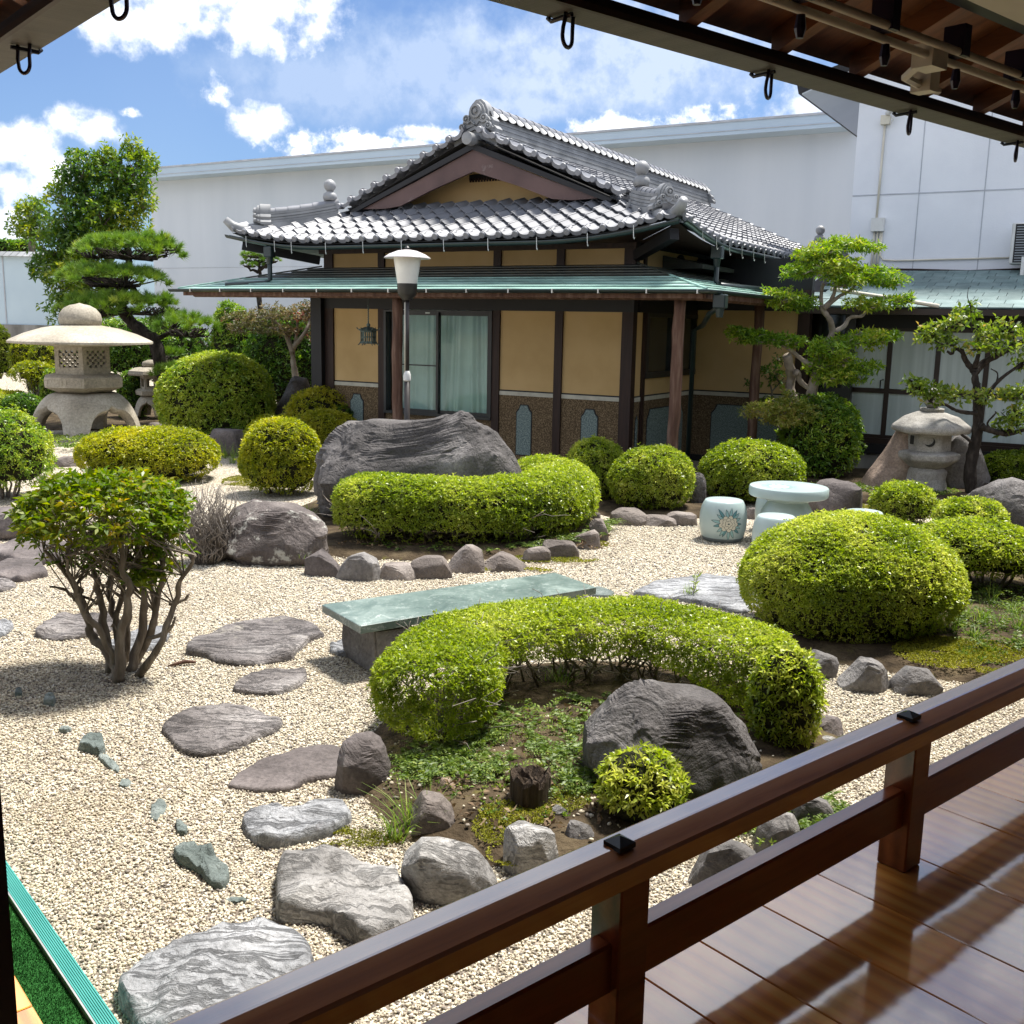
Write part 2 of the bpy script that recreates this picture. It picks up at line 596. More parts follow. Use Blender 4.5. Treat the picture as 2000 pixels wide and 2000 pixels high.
def copper_mat():
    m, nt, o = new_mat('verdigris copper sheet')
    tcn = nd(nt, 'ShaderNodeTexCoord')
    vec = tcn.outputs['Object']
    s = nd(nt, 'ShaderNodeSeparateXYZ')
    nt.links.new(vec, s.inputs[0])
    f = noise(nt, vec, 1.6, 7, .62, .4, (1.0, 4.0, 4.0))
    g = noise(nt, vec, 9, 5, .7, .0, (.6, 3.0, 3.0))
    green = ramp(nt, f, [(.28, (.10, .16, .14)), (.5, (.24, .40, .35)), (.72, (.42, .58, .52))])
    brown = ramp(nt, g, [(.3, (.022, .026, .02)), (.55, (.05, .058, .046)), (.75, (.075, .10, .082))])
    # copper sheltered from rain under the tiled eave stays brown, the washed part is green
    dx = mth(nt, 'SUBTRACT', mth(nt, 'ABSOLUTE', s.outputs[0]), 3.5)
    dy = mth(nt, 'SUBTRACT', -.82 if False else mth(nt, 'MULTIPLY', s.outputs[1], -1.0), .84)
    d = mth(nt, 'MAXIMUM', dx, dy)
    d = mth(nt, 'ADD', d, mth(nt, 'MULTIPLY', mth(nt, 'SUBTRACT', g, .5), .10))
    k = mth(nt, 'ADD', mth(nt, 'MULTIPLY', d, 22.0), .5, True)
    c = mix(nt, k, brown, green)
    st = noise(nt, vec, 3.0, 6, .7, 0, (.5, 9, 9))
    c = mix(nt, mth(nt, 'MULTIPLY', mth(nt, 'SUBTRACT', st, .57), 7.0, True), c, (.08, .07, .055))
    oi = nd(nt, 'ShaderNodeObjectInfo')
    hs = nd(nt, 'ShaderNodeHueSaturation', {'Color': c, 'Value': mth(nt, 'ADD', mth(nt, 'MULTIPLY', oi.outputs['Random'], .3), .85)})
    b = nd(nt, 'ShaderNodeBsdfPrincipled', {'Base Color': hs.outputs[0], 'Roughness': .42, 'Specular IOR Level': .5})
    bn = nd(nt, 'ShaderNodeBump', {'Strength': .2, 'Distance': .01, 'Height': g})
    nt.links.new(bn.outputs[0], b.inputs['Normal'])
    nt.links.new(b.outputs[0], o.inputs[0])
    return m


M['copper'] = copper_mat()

# ------------------------------------------------------------------ the garden house
house = thing('garden_house', 'ochre walled garden house with grey tiled gable roof over green copper eaves', 'house', W(-8.385, 13, 0), R(-30))


def part(name, mb, mt, parent=None, smooth=False):
    return mb.build(name, M[mt] if isinstance(mt, str) else mt, parent or house, smooth)


def hb(name, mt, lo, hi, ch=0.0, parent=None):
    return part(name, MB().box(lo, hi, None, ch), mt, parent)


# walls ------------------------------------------------------------
XL, XR = -2.83, 2.713
hb('plinth', M['band'], (XL + .05, .03, -.1), (XR - .03, 9.0, .12))
POSTS = [(-2.615, -2.445, .0), (-1.555, -1.435, .0), (.51, .631, .0), (1.528, 1.649, .0), (2.547, 2.713, .0)]
for (a, b, y) in POSTS:
    hb('post', 'wood_d', (a, -.035, .1), (b, .1, 3.13))
hb('shutter_box', 'wood_n', (-2.83, -.12, .1), (-2.618, .3, 2.47))
hb('lintel_beam', 'wood_n', (-2.61, -.045, 2.223), (2.72, .08, 2.47))
hb('top_beam', 'wood_d', (-2.7, -.05, 3.06), (2.72, .1, 3.2))
hb('side_wall', 'ochre', (XL, .31, .1), (XL + .1, 9.0, 3.1))
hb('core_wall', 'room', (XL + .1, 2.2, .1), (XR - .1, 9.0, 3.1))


def panel_bay(x0, x1, inlay=None):
    hb('wall_panel', 'ochre', (x0, 0, 1.098), (x1, .06, 2.225))
    hb('wall_band', 'band', (x0, -.012, 1.022), (x1, .06, 1.078))
    hb('band_reveal', 'wood_n', (x0, -.006, 1.078), (x1, .06, 1.098))
    hb('dado_panel', 'dado', (x0, -.004, .1), (x1, .06, 1.022))
    if inlay:
        a, b, top, n = inlay
        ins(a, b, top, n)


def ins(a, b, top, n=.05, y=-.004, base=.16, m=None, parent=None):
    for nm, mt, g, yy in (('inlay_edge', 'wood_n', .0, y - .006), ('dado_inlay', 'inlay', .014, y - .012)):
        x0, x1, z0, z1 = a + g, b - g, base + g, top - g
        q = n
        p = [(x0, yy, z0), (x1, yy, z0), (x1, yy, z1 - q * 1.5)]
        p += [(x1 - q * .55, yy, z1 - q * .9), (x1 - q * .95, yy, z1)]
        p += [(x0 + q * .95, yy, z1), (x0 + q * .55, yy, z1 - q * .9), (x0, yy, z1 - q * 1.5)]
        part(nm, MB(m).prism(p, (0, .02, 0)), mt, parent)


panel_bay(-2.445, -1.555, (-2.13, -1.86, .905, .07))
panel_bay(.631, 1.528, (.92, 1.185, .9, .07))
panel_bay(1.649, 2.547, (1.965, 2.235, .9, .07))
# upper wall strip above the lower roof
for (a, b) in ((-2.445, -1.555), (-1.435, .51), (.631, 1.528), (1.649, 2.547)):
    hb('upper_wall_panel', 'ochre', (a, 0, 2.45), (b, .06, 3.08))
# window with sliding sashes
wz0, wz1, wx0, wx1 = .68, 2.215, -1.435, .51
hb('dado_panel', 'dado', (wx0, -.004, .1), (wx1, .06, wz0 - .04))
ins(-1.1, .2, .56, .07)
win = hb('window', 'frame', (wx0, -.06, wz0 - .04), (wx1, .08, wz0))
hb('frame_head', 'frame', (wx0, -.05, wz1 - .03), (wx1, .08, wz1), parent=win)
hb('frame_jamb', 'frame', (wx0, -.05, wz0), (wx0 + .04, .08, wz1 - .03), parent=win)
hb('frame_jamb', 'frame', (wx1 - .04, -.05, wz0), (wx1, .08, wz1 - .03), parent=win)
for (a, b, y) in ((wx0 + .15, -.43, -.02), (-.47, wx1 - .06, .02)):
    for (p, q, r_, s_) in ((a, a + .04, wz0, wz1 - .03), (b - .04, b, wz0, wz1 - .03), (a + .04, b - .04, wz0, wz0 + .05), (a + .04, b - .04, wz1 - .075, wz1 - .03)):
        hb('sash_bar', 'frame', (p, y - .018, r_), (q, y + .018, s_), parent=win)
    hb('pane', 'pane', (a + .04, y - .002, wz0 + .05), (b - .04, y + .002, wz1 - .075), parent=win)
hb('sash_bar', 'frame', (wx0 + .19, -.032, 1.385), (-.47, -.01, 1.405), parent=win)
hb('sticker', M['curtain'], (-.66, -.045, 2.165), (-.58, -.039, 2.185), parent=win)
# curtain: folds hang inside
for (a, b, y0, fr_, am, nm) in ((-1.33, -.45, .2, 22, .018, 1), (-.43, .46, .14, 34, .03, 2)):
    rng = random.Random(nm)
    n = 120
    vs_, fs = [], []
    for i in range(n + 1):
        t = i / n
        x = a + (b - a) * t
        for j in range(9):
            zt = j / 8
            sk = (.16 * (1 - zt) ** 1.5 * math.sin(t * 5 + 1)) if nm == 2 else 0
            ph = fr_ * (t + sk * .4) + 1.3 * math.sin(t * 9) + .8 * math.sin(t * 17 + nm)
            y = y0 + am * (math.sin(ph) + .5 * math.sin(2.3 * ph + 1))
            vs_.append((x, y, wz0 + .02 + (wz1 - wz0) * zt))
    for i in range(n):
        for j in range(8):
            k = i * 9 + j
            fs.append((k, k + 9, k + 10, k + 1))
    part('curtain', MB().add(vs_, fs), 'curtain', win, True)

# right side: bay wall with its window, then the set back wall
SM = Matrix.Translation((XR, 0, 0)) @ Matrix.Rotation(R(90), 4, 'Z')      # local x runs into depth, local -y faces right


def sb(name, mt, lo, hi, parent=None):
    return part(name, MB(SM).box(lo, hi), mt, parent)


D1 = 2.30
sb('wall_panel', 'ochre', (.1, 0, 1.098), (.28, .06, 2.225))
sb('wall_panel', 'ochre', (.37, 0, 1.098), (D1, .06, 1.33))
sb('upper_wall_panel', 'ochre', (.1, 0, 2.47), (.22, .06, 3.08))
sb('upper_wall_panel', 'ochre', (.30, 0, 2.47), (D1, .06, 3.08))
sb('post', 'wood_d', (.22, -.03, 2.47), (.30, .06, 3.13))
sb('post', 'wood_d', (.28, -.035, .1), (.37, .06, 2.25))
sb('lintel_beam', 'wood_n', (.1, -.04, 2.225), (D1, .06, 2.47))
for (a, b) in ((.1, .28), (.37, D1)):
    sb('wall_band', 'band', (a, -.012, 1.022), (b, .06, 1.078))
    sb('band_reveal', 'wood_n', (a, -.006, 1.078), (b, .06, 1.098))
    sb('dado_panel', 'dado', (a, -.004, .1), (b, .06, 1.022))
ins(.14, .23, .83, .04, m=SM)
ins(.55, 1.95, .9, .09, m=SM)
sw = sb('window', 'frame', (.37, -.05, 1.33), (D1, .06, 1.41))
sb('frame_head', 'frame', (.37, -.05, 2.17), (D1, .06, 2.225), sw)
for (a, b) in ((.37, .45), (1.28, 1.36), (D1 - .07, D1)):
    sb('sash_bar', 'frame', (a, -.04, 1.41), (b, .06, 2.17), sw)
for (a, b) in ((.45, 1.28), (1.36, D1 - .07)):
    sb('pane', 'darkglass', (a, 0, 1.41), (b, .012, 2.17), sw)
# round vent window
rv = part('round_window', MB(SM @ Matrix.Translation((1.55, 0, 2.9)) @ Matrix.Rotation(R(90), 4, 'X')).lathe([(.17, -.02), (.17, .03), (.13, .03), (.13, -.02)], 20), 'wood_n')
part('pane', MB(SM @ Matrix.Translation((1.55, 0, 2.9)) @ Matrix.Rotation(R(90), 4, 'X')).lathe([(.13, -.012), (.13, .0)], 20), 'darkglass', rv)
# set back wall
x0, x1 = XR, 4.30
hb('wall_panel', 'ochre', (x0, D1, 1.098), (x1, D1 + .08, 2.6))
hb('wall_band', 'band', (x0, D1 - .012, 1.022), (x1, D1 + .08, 1.078))
hb('band_reveal', 'wood_n', (x0, D1 - .006, 1.078), (x1, D1 + .08, 1.098))
hb('dado_panel', 'dado', (x0, D1 - .004, .1), (x1, D1 + .08, 1.022))
ins(3.05, 4.1, .9, .09, D1 - .004)
hb('plinth', M['wood_n'], (x0, D1 - .03, -.1), (x1, D1 + .06, .1))
hb('post', 'wood_d', (4.30, D1 - .06, .1), (4.47, D1 + .1, 2.6))
hb('lintel_beam', 'wood_n', (x0, D1 - .04, 2.3), (4.47, D1 + .1, 3.05))
dw = hb('dark_door', 'frame', (4.47, D1 + .5, .1), (5.0, D1 + .6, 2.5))
hb('pane', 'darkglass', (4.52, D1 + .48, 1.2), (4.85, D1 + .498, 2.3), parent=dw)
hb('pane', 'darkglass', (4.52, D1 + .48, .3), (4.85, D1 + .498, 1.1), parent=dw)

# log columns under the lower roof
for k, (lx, ly) in enumerate(((-.265, -1.28), (3.838, -1.28), (3.95, 1.5))):
    rng = random.Random(k + 3)
    pts, rr = [], []
    for i in range(13):
        z = i / 12 * 2.4
        pts.append((lx + rng.uniform(-.008, .008), ly + rng.uniform(-.008, .008), z))
        rr.append(.075 - .006 * i / 12 + rng.uniform(-.005, .005))
    part('log_column', MB().tube(pts, rr, 12), 'log', None, True)
for (a, b, y) in ((-4.1, 4.05, -1.33),):
    part('eave_log', MB().tube([(a, y, 2.40), (b, y, 2.40)], .05, 10), 'log', None, True)
part('eave_log', MB().tube([(4.05, -1.33, 2.40), (4.05, 4, 2.40)], .05, 10), 'log', None, True)

# lower copper roof in overlapping strips ---------------------------------
LZ, LS = 2.455, .255           # edge height, slope
NS = 9
OW = 1.55
for i in range(NS):
    t0, t1 = OW * i / NS, OW * (i + 1) / NS + .03
    lift = .02
    za, zb = LZ + LS * t0 + lift, LZ + LS * t1
    xa, xb = XR + OW - t0, XR + OW - t1
    yl, yh = -OW + t0, -OW + t1
    xl0, xl1 = XL - OW + .15 + t0, XL - OW + .15 + t1
    fr = MB()
    e = .012
    top = [(xl0, yl, za), (xa, yl, za), (xb, yh, zb), (xl1, yh, zb)]
    fr.add(top + [(p[0], p[1], p[2] - e) for p in top], [(0, 1, 2, 3), (7, 6, 5, 4), (0, 4, 5, 1), (1, 5, 6, 2), (2, 6, 7, 3), (3, 7, 4, 0)])
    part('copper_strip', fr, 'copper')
    sd = MB()
    top = [(xa, yl, za), (xa, 5.0, za), (xb, 5.0, zb), (xb, yh, zb)]
    sd.add(top + [(p[0], p[1], p[2] - e) for p in top], [(0, 1, 2, 3), (7, 6, 5, 4), (0, 4, 5, 1), (1, 5, 6, 2), (2, 6, 7, 3), (3, 7, 4, 0)])
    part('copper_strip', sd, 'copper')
    sl = MB()
    top = [(xl0, 5.0, za), (xl0, yl, za), (xl1, yh, zb), (xl1, 5.0, zb)]
    sl.add(top + [(p[0], p[1], p[2] - e) for p in top], [(0, 1, 2, 3), (7, 6, 5, 4), (0, 4, 5, 1), (1, 5, 6, 2), (2, 6, 7, 3), (3, 7, 4, 0)])
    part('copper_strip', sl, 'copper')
# standing hip seams and vertical seams
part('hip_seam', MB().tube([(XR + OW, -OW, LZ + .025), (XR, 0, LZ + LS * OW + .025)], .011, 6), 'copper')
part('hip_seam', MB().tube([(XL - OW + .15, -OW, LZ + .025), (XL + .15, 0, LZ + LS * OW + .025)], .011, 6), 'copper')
soff = MB()
soff.add([(XL - OW + .2, -OW + .03, LZ - .03), (XR + OW - .03, -OW + .03, LZ - .03), (XR, 0, LZ + .2), (XL, 0, LZ + .2)], [(3, 2, 1, 0)])
soff.add([(XR + OW - .03, -OW + .03, LZ - .03), (XR + OW - .03, 5, LZ - .03), (XR, 5, LZ + .2), (XR, 0, LZ + .2)], [(3, 2, 1, 0)])
soff.add([(XL - OW + .2, -OW + .03, LZ - .03), (XL, 0, LZ + .2), (XL, 5, LZ + .2), (XL - OW + .2, 5, LZ - .03)], [(3, 2, 1, 0)])
part('soffit', soff, 'wood_d')
hb('fascia', 'log', (XL - OW + .22, -OW + .04, LZ - .085), (XR + OW - .06, -OW + .07, LZ - .005))
hb('fascia', 'log', (XR + OW - .07, -OW + .07, LZ - .085), (XR + OW - .04, 5, LZ - .005))
# gutters
def gutter(pts, r=.045, name='gutter'):
    g = MB()
    n = 8
    pts = [Vector(p) for p in pts]
    vs_, fs = [], []
    for i, p in enumerate(pts):
        t = (pts[min(i + 1, len(pts) - 1)] - pts[max(i - 1, 0)])
        t.z = 0
        t.normalize()
        b = Vector((t.y, -t.x, 0))
        for (rr, s_) in ((r, 1), (r * .86, -1)):
            for j in range(n + 1):
                th = PI + PI * j / n if s_ == 1 else 2 * PI - PI * j / n
                vs_.append(p + b * math.cos(th) * rr + Vector((0, 0, math.sin(th) * rr)))
    k = 2 * (n + 1)
    for i in range(len(pts) - 1):
        for j in range(k):
            fs.append((i * k + j, i * k + (j + 1) % k, (i + 1) * k + (j + 1) % k, (i + 1) * k + j))
    g.add(vs_, fs)
    return part(name, g, 'gutter', None, True)


gl = gutter([(XL - OW + .02, -OW - .035, LZ + .01), (XR + OW + .02, -OW - .035, LZ + .01), (XR + OW + .08, -OW + .1, LZ + .01), (XR + OW + .06, 4.5, LZ + .01)])
x = XL - OW + .5
while x < XR + OW:
    part('gutter_clip', MB().box((x - .008, -OW - .085, LZ - .035), (x + .008, -OW + .02, LZ + .018)), 'wire', gl)
    x += .62

# upper tiled roof --------------------------------------------------------
EX, EY0, EY1, VY = 3.665, -.95, 10.2, .15      # eave half width, front eave, rear eave, verge
EZ, RS = 3.17, .42


def lift(s):
    """upward sweep of the eave towards a corner, s metres away"""
    k = max(0.0, 1 - s / 1.9)
    return .21 * k * k


def roof_front(x, t):
    return EZ + RS * t + lift(EX - abs(x)) * max(0, 1 - t / 1.3)


def roof_side(y, t):
    return EZ + RS * t + lift(min(y - EY0, EY1 - y)) * max(0, 1 - t / 1.3)


TW, TE = .252, .272          # tile pitch across, exposed length
ANG = math.atan(RS)


def tile_mesh(name, eave=False):
    n = 8
    mb = MB()
    L = TE + .035
    lip = .052 if eave else .022
    prof = []
    for i in range(n + 1):
        t = i / n
        z = .034 * math.cos(2 * PI * t) + .012 * math.cos(4 * PI * t) * (1 if t < .5 else .6)
        prof.append((t * (TW + .02) - .0, z))
    vs_, fs = [], []
    for (y, dz) in ((L, -.006), (0, .042)):
        for (px_, pz) in prof:
            vs_.append((px_, y, pz + dz))
    for (px_, pz) in prof:
        vs_.append((px_, .004, pz + .042 - lip))
    for i in range(n):
        fs.append((i, i + n + 1, i + n + 2, i + 1))
        fs.append((n + 1 + i, 2 * n + 2 + i, 2 * n + 3 + i, n + 2 + i))
    mb.add(vs_, fs)
    if eave:
        m2 = Matrix.Translation((.0, .0, .03)) @ Matrix.Rotation(R(90), 4, 'X')
        mb.lathe([(.046, -.10), (.047, .02), (.04, .03), (.0, .032)], 12, m2)
    me = bpy.data.meshes.new(name)
    me.from_pydata(mb.v, [], mb.f)
    me.materials.append(M['tile'])
    for p in me.polygons:
        p.use_smooth = True
    me.set_sharp_from_angle(angle=R(40))
    return me


ROW = tile_mesh('roof_tile')
EAV = tile_mesh('eave_tile', True)
places = []           # (priority, mesh, matrix)
FX = Matrix.Rotation(ANG, 4, 'X')
rt = random.Random(5)


def tilt():
    return Matrix.Rotation(rt.uniform(-.012, .012), 4, 'Z') @ Matrix.Rotation(rt.uniform(-.014, .014), 4, 'Y') @ Matrix.Rotation(rt.uniform(-.01, .01), 4, 'X')


nx = int(2 * EX / TW)
for row in range(7):
    t = row * TE * math.cos(ANG)
    for i in range(nx + 1):
        x = -EX + .03 + i * TW
        if abs(x + TW / 2) > EX - t - .06 and row > 0:
            continue
        if row == 0 and x > EX - .15:
            continue
        if EY0 + t > .5:
            continue
        sl = math.atan((roof_front(x + TW, t) - roof_front(x, t)) / TW)
        m = Matrix.Translation((x, EY0 + t, roof_front(x, t))) @ Matrix.Rotation(-sl, 4, 'Y') @ FX @ tilt()
        places.append((row * .01, EAV if row == 0 else ROW, m))
ROT = Matrix.Rotation(R(90), 4, 'Z')
ny = int((EY1 - EY0) / TW)
for row in range(16):
    t = row * TE * math.cos(ANG)
    for i in range(ny):
        y = EY0 + .05 + i * TW
        if t < VY - EY0:
            if y < EY0 + t + .05:
                continue
        elif y < VY + .28:
            continue
        if y > EY1 - min(t, 1.1) - .2:
            continue
        z = roof_side(y, t)
        sl = math.atan((roof_side(y + TW, t) - z) / TW)
        m = Matrix.Translation((EX - t, y, z)) @ ROT @ Matrix.Rotation(-sl, 4, 'Y') @ FX @ tilt()
        places.append((1 + y * .12 + row * .05, EAV if row == 0 else ROW, m))
# the verge: short tiles stepping up the gable edge, facing the garden
for s_ in (-1, 1):
    n = 10
    for i in range(n):
        d = 1.36 + i * .228
        x = s_ * (EX - d)
        if abs(x) < .12:
            continue
        xx = x - (TW / 2)
        m = Matrix.Translation((xx, VY - .02, EZ + RS * d + .075 - .047 * (1 if s_ > 0 else -1) * 0)) @ Matrix.Translation((TW / 2, 0, 0)) @ Matrix.Rotation(s_ * ANG, 4, 'Y') @ Matrix.Translation((-TW / 2, 0, 0)) @ Matrix.Rotation(R(7), 4, 'X') @ Matrix.Scale(1.02, 4)
        places.append((.1, EAV, m))
places.sort(key=lambda q: q[0])
single = places[:296]
rest_ = places[296:]
for (_, me, m) in single:
    o = bpy.data.objects.new(me.name, me)
    COL.objects.link(o)
    o.parent = house
    o.matrix_local = m
mb = MB()
cache = {}
for me in (ROW, EAV):
    cache[me] = ([q.co.copy() for q in me.vertices], [tuple(p.vertices) for p in me.polygons])
for (_, me, m) in rest_:
    mb.add(cache[me][0], cache[me][1], m)
o = part('far_roof_tiles', mb, 'tile', None, 'auto')
o['kind'] = 'stuff'
# boarding under the tiles
ub = MB()
TM = EX
zr = EZ + RS * EX - .03
b0 = -.045


def up(x, y, t):
    return (x, y, EZ + RS * t + b0)


seg = 14
for s_ in (-1, 1):
    pts0 = []
    vs_ = []
    fs = []
    nn = 30
    for i in range(nn + 1):
        y = EY0 + (EY1 - EY0) * i / nn
        for j in range(6):
            t = (0, .25, .5, .8, 1.1, EX)[j]
            yy = min(max(y, EY0 + min(t, 1.1)), EY1 - min(t, 1.1))
            vs_.append((s_ * (EX - t), yy, roof_side(yy, t) + b0))
    for i in range(nn):
        for j in range(5):
            k = i * 6 + j
            fs.append((k, k + 6, k + 7, k + 1) if s_ > 0 else (k, k + 1, k + 7, k + 6))
    ub.add(vs_, fs)
vs_, fs = [], []
for i in range(nn + 1):
    for j in range(6):
        t = (0, .25, .5, .8, 1.1, 1.45)[j]
        x = (EX - min(t, 1.45)) * (2 * i / nn - 1)
        vs_.append((x, EY0 + t, roof_front(x, t) + b0))
for i in range(nn):
    for j in range(5):
        k = i * 6 + j
        fs.append((k, k + 6, k + 7, k + 1))
ub.add(vs_, fs)
part('roof_boards', ub, 'under')
# eave soffit, rafters
sf = MB()
nn = 24
vs_, fs = [], []
for i in range(nn + 1):
    x = (EX - .06) * (2 * i / nn - 1)
    vs_ += [(x, EY0 + .05, roof_front(x, 0) - .085), (min(max(x, XL + .2), XR), 0, 3.13)]
fs = [(2 * i, 2 * i + 1, 2 * i + 3, 2 * i + 2) for i in range(nn)]
sf.add(vs_, fs)
for s_ in (-1, 1):
    vs_ = []
    for i in range(nn + 1):
        y = EY0 + .06 + (9.5 - EY0) * i / nn
        vs_ += [(s_ * (EX - .05), y, roof_side(y, 0) - .085), (XR if s_ > 0 else XL + .2, max(0, y), 3.13)]
    sf.add(vs_, fs)
part('soffit', sf, 'wood_d')
for s_ in (-1, 1):
    part('hip_rafter', MB(Matrix.Translation((s_ * 3.35, -.63, 3.11)) @ Matrix.Rotation(s_ * R(45), 4, 'Z') @ Matrix.Rotation(R(-9), 4, 'X')).box((-.06, -.3, -.07), (.06, .9, .06)), 'wood_n')
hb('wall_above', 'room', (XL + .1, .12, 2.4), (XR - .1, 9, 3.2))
# gable wall, barge boards
gy = .78
gt = MB()
gt.prism([(-2.2, gy, 3.72), (2.2, gy, 3.72), (0, gy, 4.55)], (0, .05, 0))
part('gable_wall', gt, 'ochre')
hb('gable_ledge', 'tile_dark', (-1.55, gy - .12, 3.76), (1.55, gy + .0, 3.80))
hb('gable_ledge', 'tile_dark', (-1.6, gy - .16, 3.715), (1.6, gy + .0, 3.755))
hb('gable_vent', 'wood_n', (-.42, gy - .03, 4.16), (.42, gy, 4.24))
for i in range(17):
    hb('vent_slat', 'wood_d', (-.40 + i * .05, gy - .05, 4.13), (-.378 + i * .05, gy - .03, 4.19))
for s_ in (-1, 1):
    p = [(0, 4.50), (s_ * 1.0, 4.11), (s_ * 2.03, 3.745), (s_ * 1.6, 3.735), (s_ * 1.3, 3.765), (s_ * .75, 3.965), (0, 4.20)]
    mbb = MB().prism([(q[0], VY + .05, q[1]) for q in p], (0, .05, 0))
    part('barge_board', mbb, 'barge')
    p = [(0, 4.585), (s_ * 2.25, 3.725), (s_ * 2.2, 3.675), (0, 4.50)]
    part('verge_fascia', MB().prism([(q[0], VY + .01, q[1]) for q in p], (0, .25, 0)), 'wood_n')
# rolls of round tiles running down beside the verge
cap_v = []
half = MB()
for (y, r_) in ((0, .068), (.245, .06)):
    for j in range(9):
        th = PI * j / 8
        half.v.append((r_ * math.cos(th), y, r_ * math.sin(th) * .95))
half.f = [(i, i + 1, i + 10, i + 9) for i in range(8)] + [tuple(range(8, -1, -1)), tuple(range(9, 18))]
HALF = bpy.data.meshes.new('round_tile')
HALF.from_pydata(half.v, [], half.f)
HALF.materials.append(M['tile'])
for p in HALF.polygons:
    p.use_smooth = True
HALF.set_sharp_from_angle(angle=R(45))


def piece(me, m, parent=None):
    o = bpy.data.objects.new(me.name, me)
    COL.objects.link(o)
    o.parent = parent or house
    o.matrix_local = m
    return o


for s_ in (-1, 1):
    for (yy, zz) in ((VY + .30, .075), (VY + .52, .06)):
        for i in range(10):
            d = 1.28 + i * .235
            x = s_ * (EX - d)
            m = Matrix.Translation((x, yy, EZ + RS * d + zz)) @ Matrix.Rotation(s_ * R(90), 4, 'Z') @ Matrix.Rotation(ANG, 4, 'X')
            piece(HALF, m)
# main ridge
RZ = EZ + RS * EX
ry0, ry1 = .36, 9.75
rd = part('main_ridge', MB().box((-.19, ry0, RZ - .12), (.19, ry1, RZ + .03)), 'tile_dark')
for k in range(7):
    w = .165 - .006 * k
    part('ridge_course', MB().box((-w - (.012 if k % 2 else 0), ry0, RZ + .03 + k * .036), (w + (.012 if k % 2 else 0), ry1, RZ + .062 + k * .036)), 'tile_dark', rd)
scal = MB()
n = int((ry1 - ry0) / .245)
for s_ in (-1, 1):
    for i in range(n):
        y = ry0 + i * .245
        vs_ = []
        for j in range(9):
            th = PI * j / 8
            vs_.append((s_ * .155, y + .1225 - .1225 * math.cos(th), RZ + .285 + .03 - .055 * math.sin(th) * -1 * -1))
        top = [(s_ * .10, q[1], RZ + .36) for q in vs_]
        a = [(s_ * .19, q[1], RZ + .33 - .065 * abs(math.sin(PI * (j / 8)))) for j, q in enumerate(vs_)]
        vv = a + [(s_ * .08, q[1], RZ + .395) for q in vs_]
        ff = [(j, j + 1, j + 10, j + 9) if s_ > 0 else (j, j + 9, j + 10, j + 1) for j in range(8)]
        scal.add(vv, ff)
part('ridge_apron', scal, 'tile_dark', rd)
for i in range(n):
    y = ry0 + i * .245
    m = Matrix.Translation((0, y, RZ + .375)) @ Matrix.Scale(1.45, 4)
    m = Matrix.Translation((0, y, RZ + .37)) @ Matrix.Diagonal((1.55, 1.04, 1.5, 1))
    piece(HALF, m, rd)


# ornaments
def onigawara(name, m, w=.5, h=.5, parent=None):
    """scrolled ridge end tile facing -y; origin at its bottom centre"""
    mb = MB(m)
    prof = [(-.5, 0), (-.52, .12), (-.46, .2), (-.40, .25), (-.43, .36), (-.36, .47), (-.27, .5), (-.26, .66), (-.18, .84), (-.07, .96), (.07, .97), (.18, .86), (.26, .66), (.27, .5), (.36, .47), (.43, .36), (.40, .25), (.46, .2), (.52, .12), (.5, 0), (.2, .1), (0, .16), (-.2, .1)]
    mb.prism([(x * w, -.02, z * h) for (x, z) in prof], (0, .16, 0))
    mb.prism([(x * w * .84, -.06, .06 * h + z * h * .86) for (x, z) in prof], (0, .05, 0))
    mb.prism([(x * w * .66, -.085, .12 * h + z * h * .72) for (x, z) in prof], (0, .03, 0))
    for (x, z, r_) in ((0, .62, .13), (-.24, .42, .075), (.24, .42, .075), (-.36, .2, .065), (.36, .2, .065)):
        mm = Matrix.Translation((x * w, -.085, z * h)) @ Matrix.Rotation(R(90), 4, 'X')
        a = r_ * w
        mb.lathe([(a * 1.25, 0), (a * 1.2, .03), (a * .8, .035), (a * .72, .01), (a * .42, .015), (a * .36, .04), (0, .045)], 14, mm)
    for s_ in (-1, 1):
        mb.tube([(s_ * .02 * w, -.09, .25 * h), (s_ * .12 * w, -.1, .36 * h), (s_ * .2 * w, -.1, .3 * h), (s_ * .3 * w, -.1, .33 * h), (s_ * .36 * w, -.1, .25 * h)], [.014 * w * 2, .03 * w, .03 * w, .022 * w, .01 * w], 6)
    return part(name, mb, 'tile_dark', parent, 'auto')


onigawara('ridge_end_ornament', Matrix.Translation((0, ry0 - .02, RZ + .02)), .62, .50)
onigawara('ridge_end_ornament', Matrix.Translation((0, ry1 + .02, RZ + .02)) @ Matrix.Rotation(PI, 4, 'Z'), .55, .42)
for s_ in (-1, 1):
    mb = MB().prism([(0, ry0 - .14, RZ + .075), (s_ * .42, ry0 - .14, RZ - .085), (s_ * .44, ry0 - .14, RZ - .06), (0, ry0 - .14, RZ + .12)], (0, .2, 0))
    mb.prism([(0, ry0 - .1, RZ - .02), (s_ * .36, ry0 - .1, RZ - .16), (s_ * .38, ry0 - .1, RZ - .08), (0, ry0 - .1, RZ + .075)], (0, .12, 0))
    part('ornament_foot', mb, 'tile_dark')
part('ridge_nose_tile', MB(Matrix.Translation((0, VY - .1, RZ - .075)) @ Matrix.Rotation(R(90), 4, 'X')).lathe([(.085, -.42), (.092, 0), (.088, .03), (0, .045)], 18), 'tile_dark', None, 'auto')


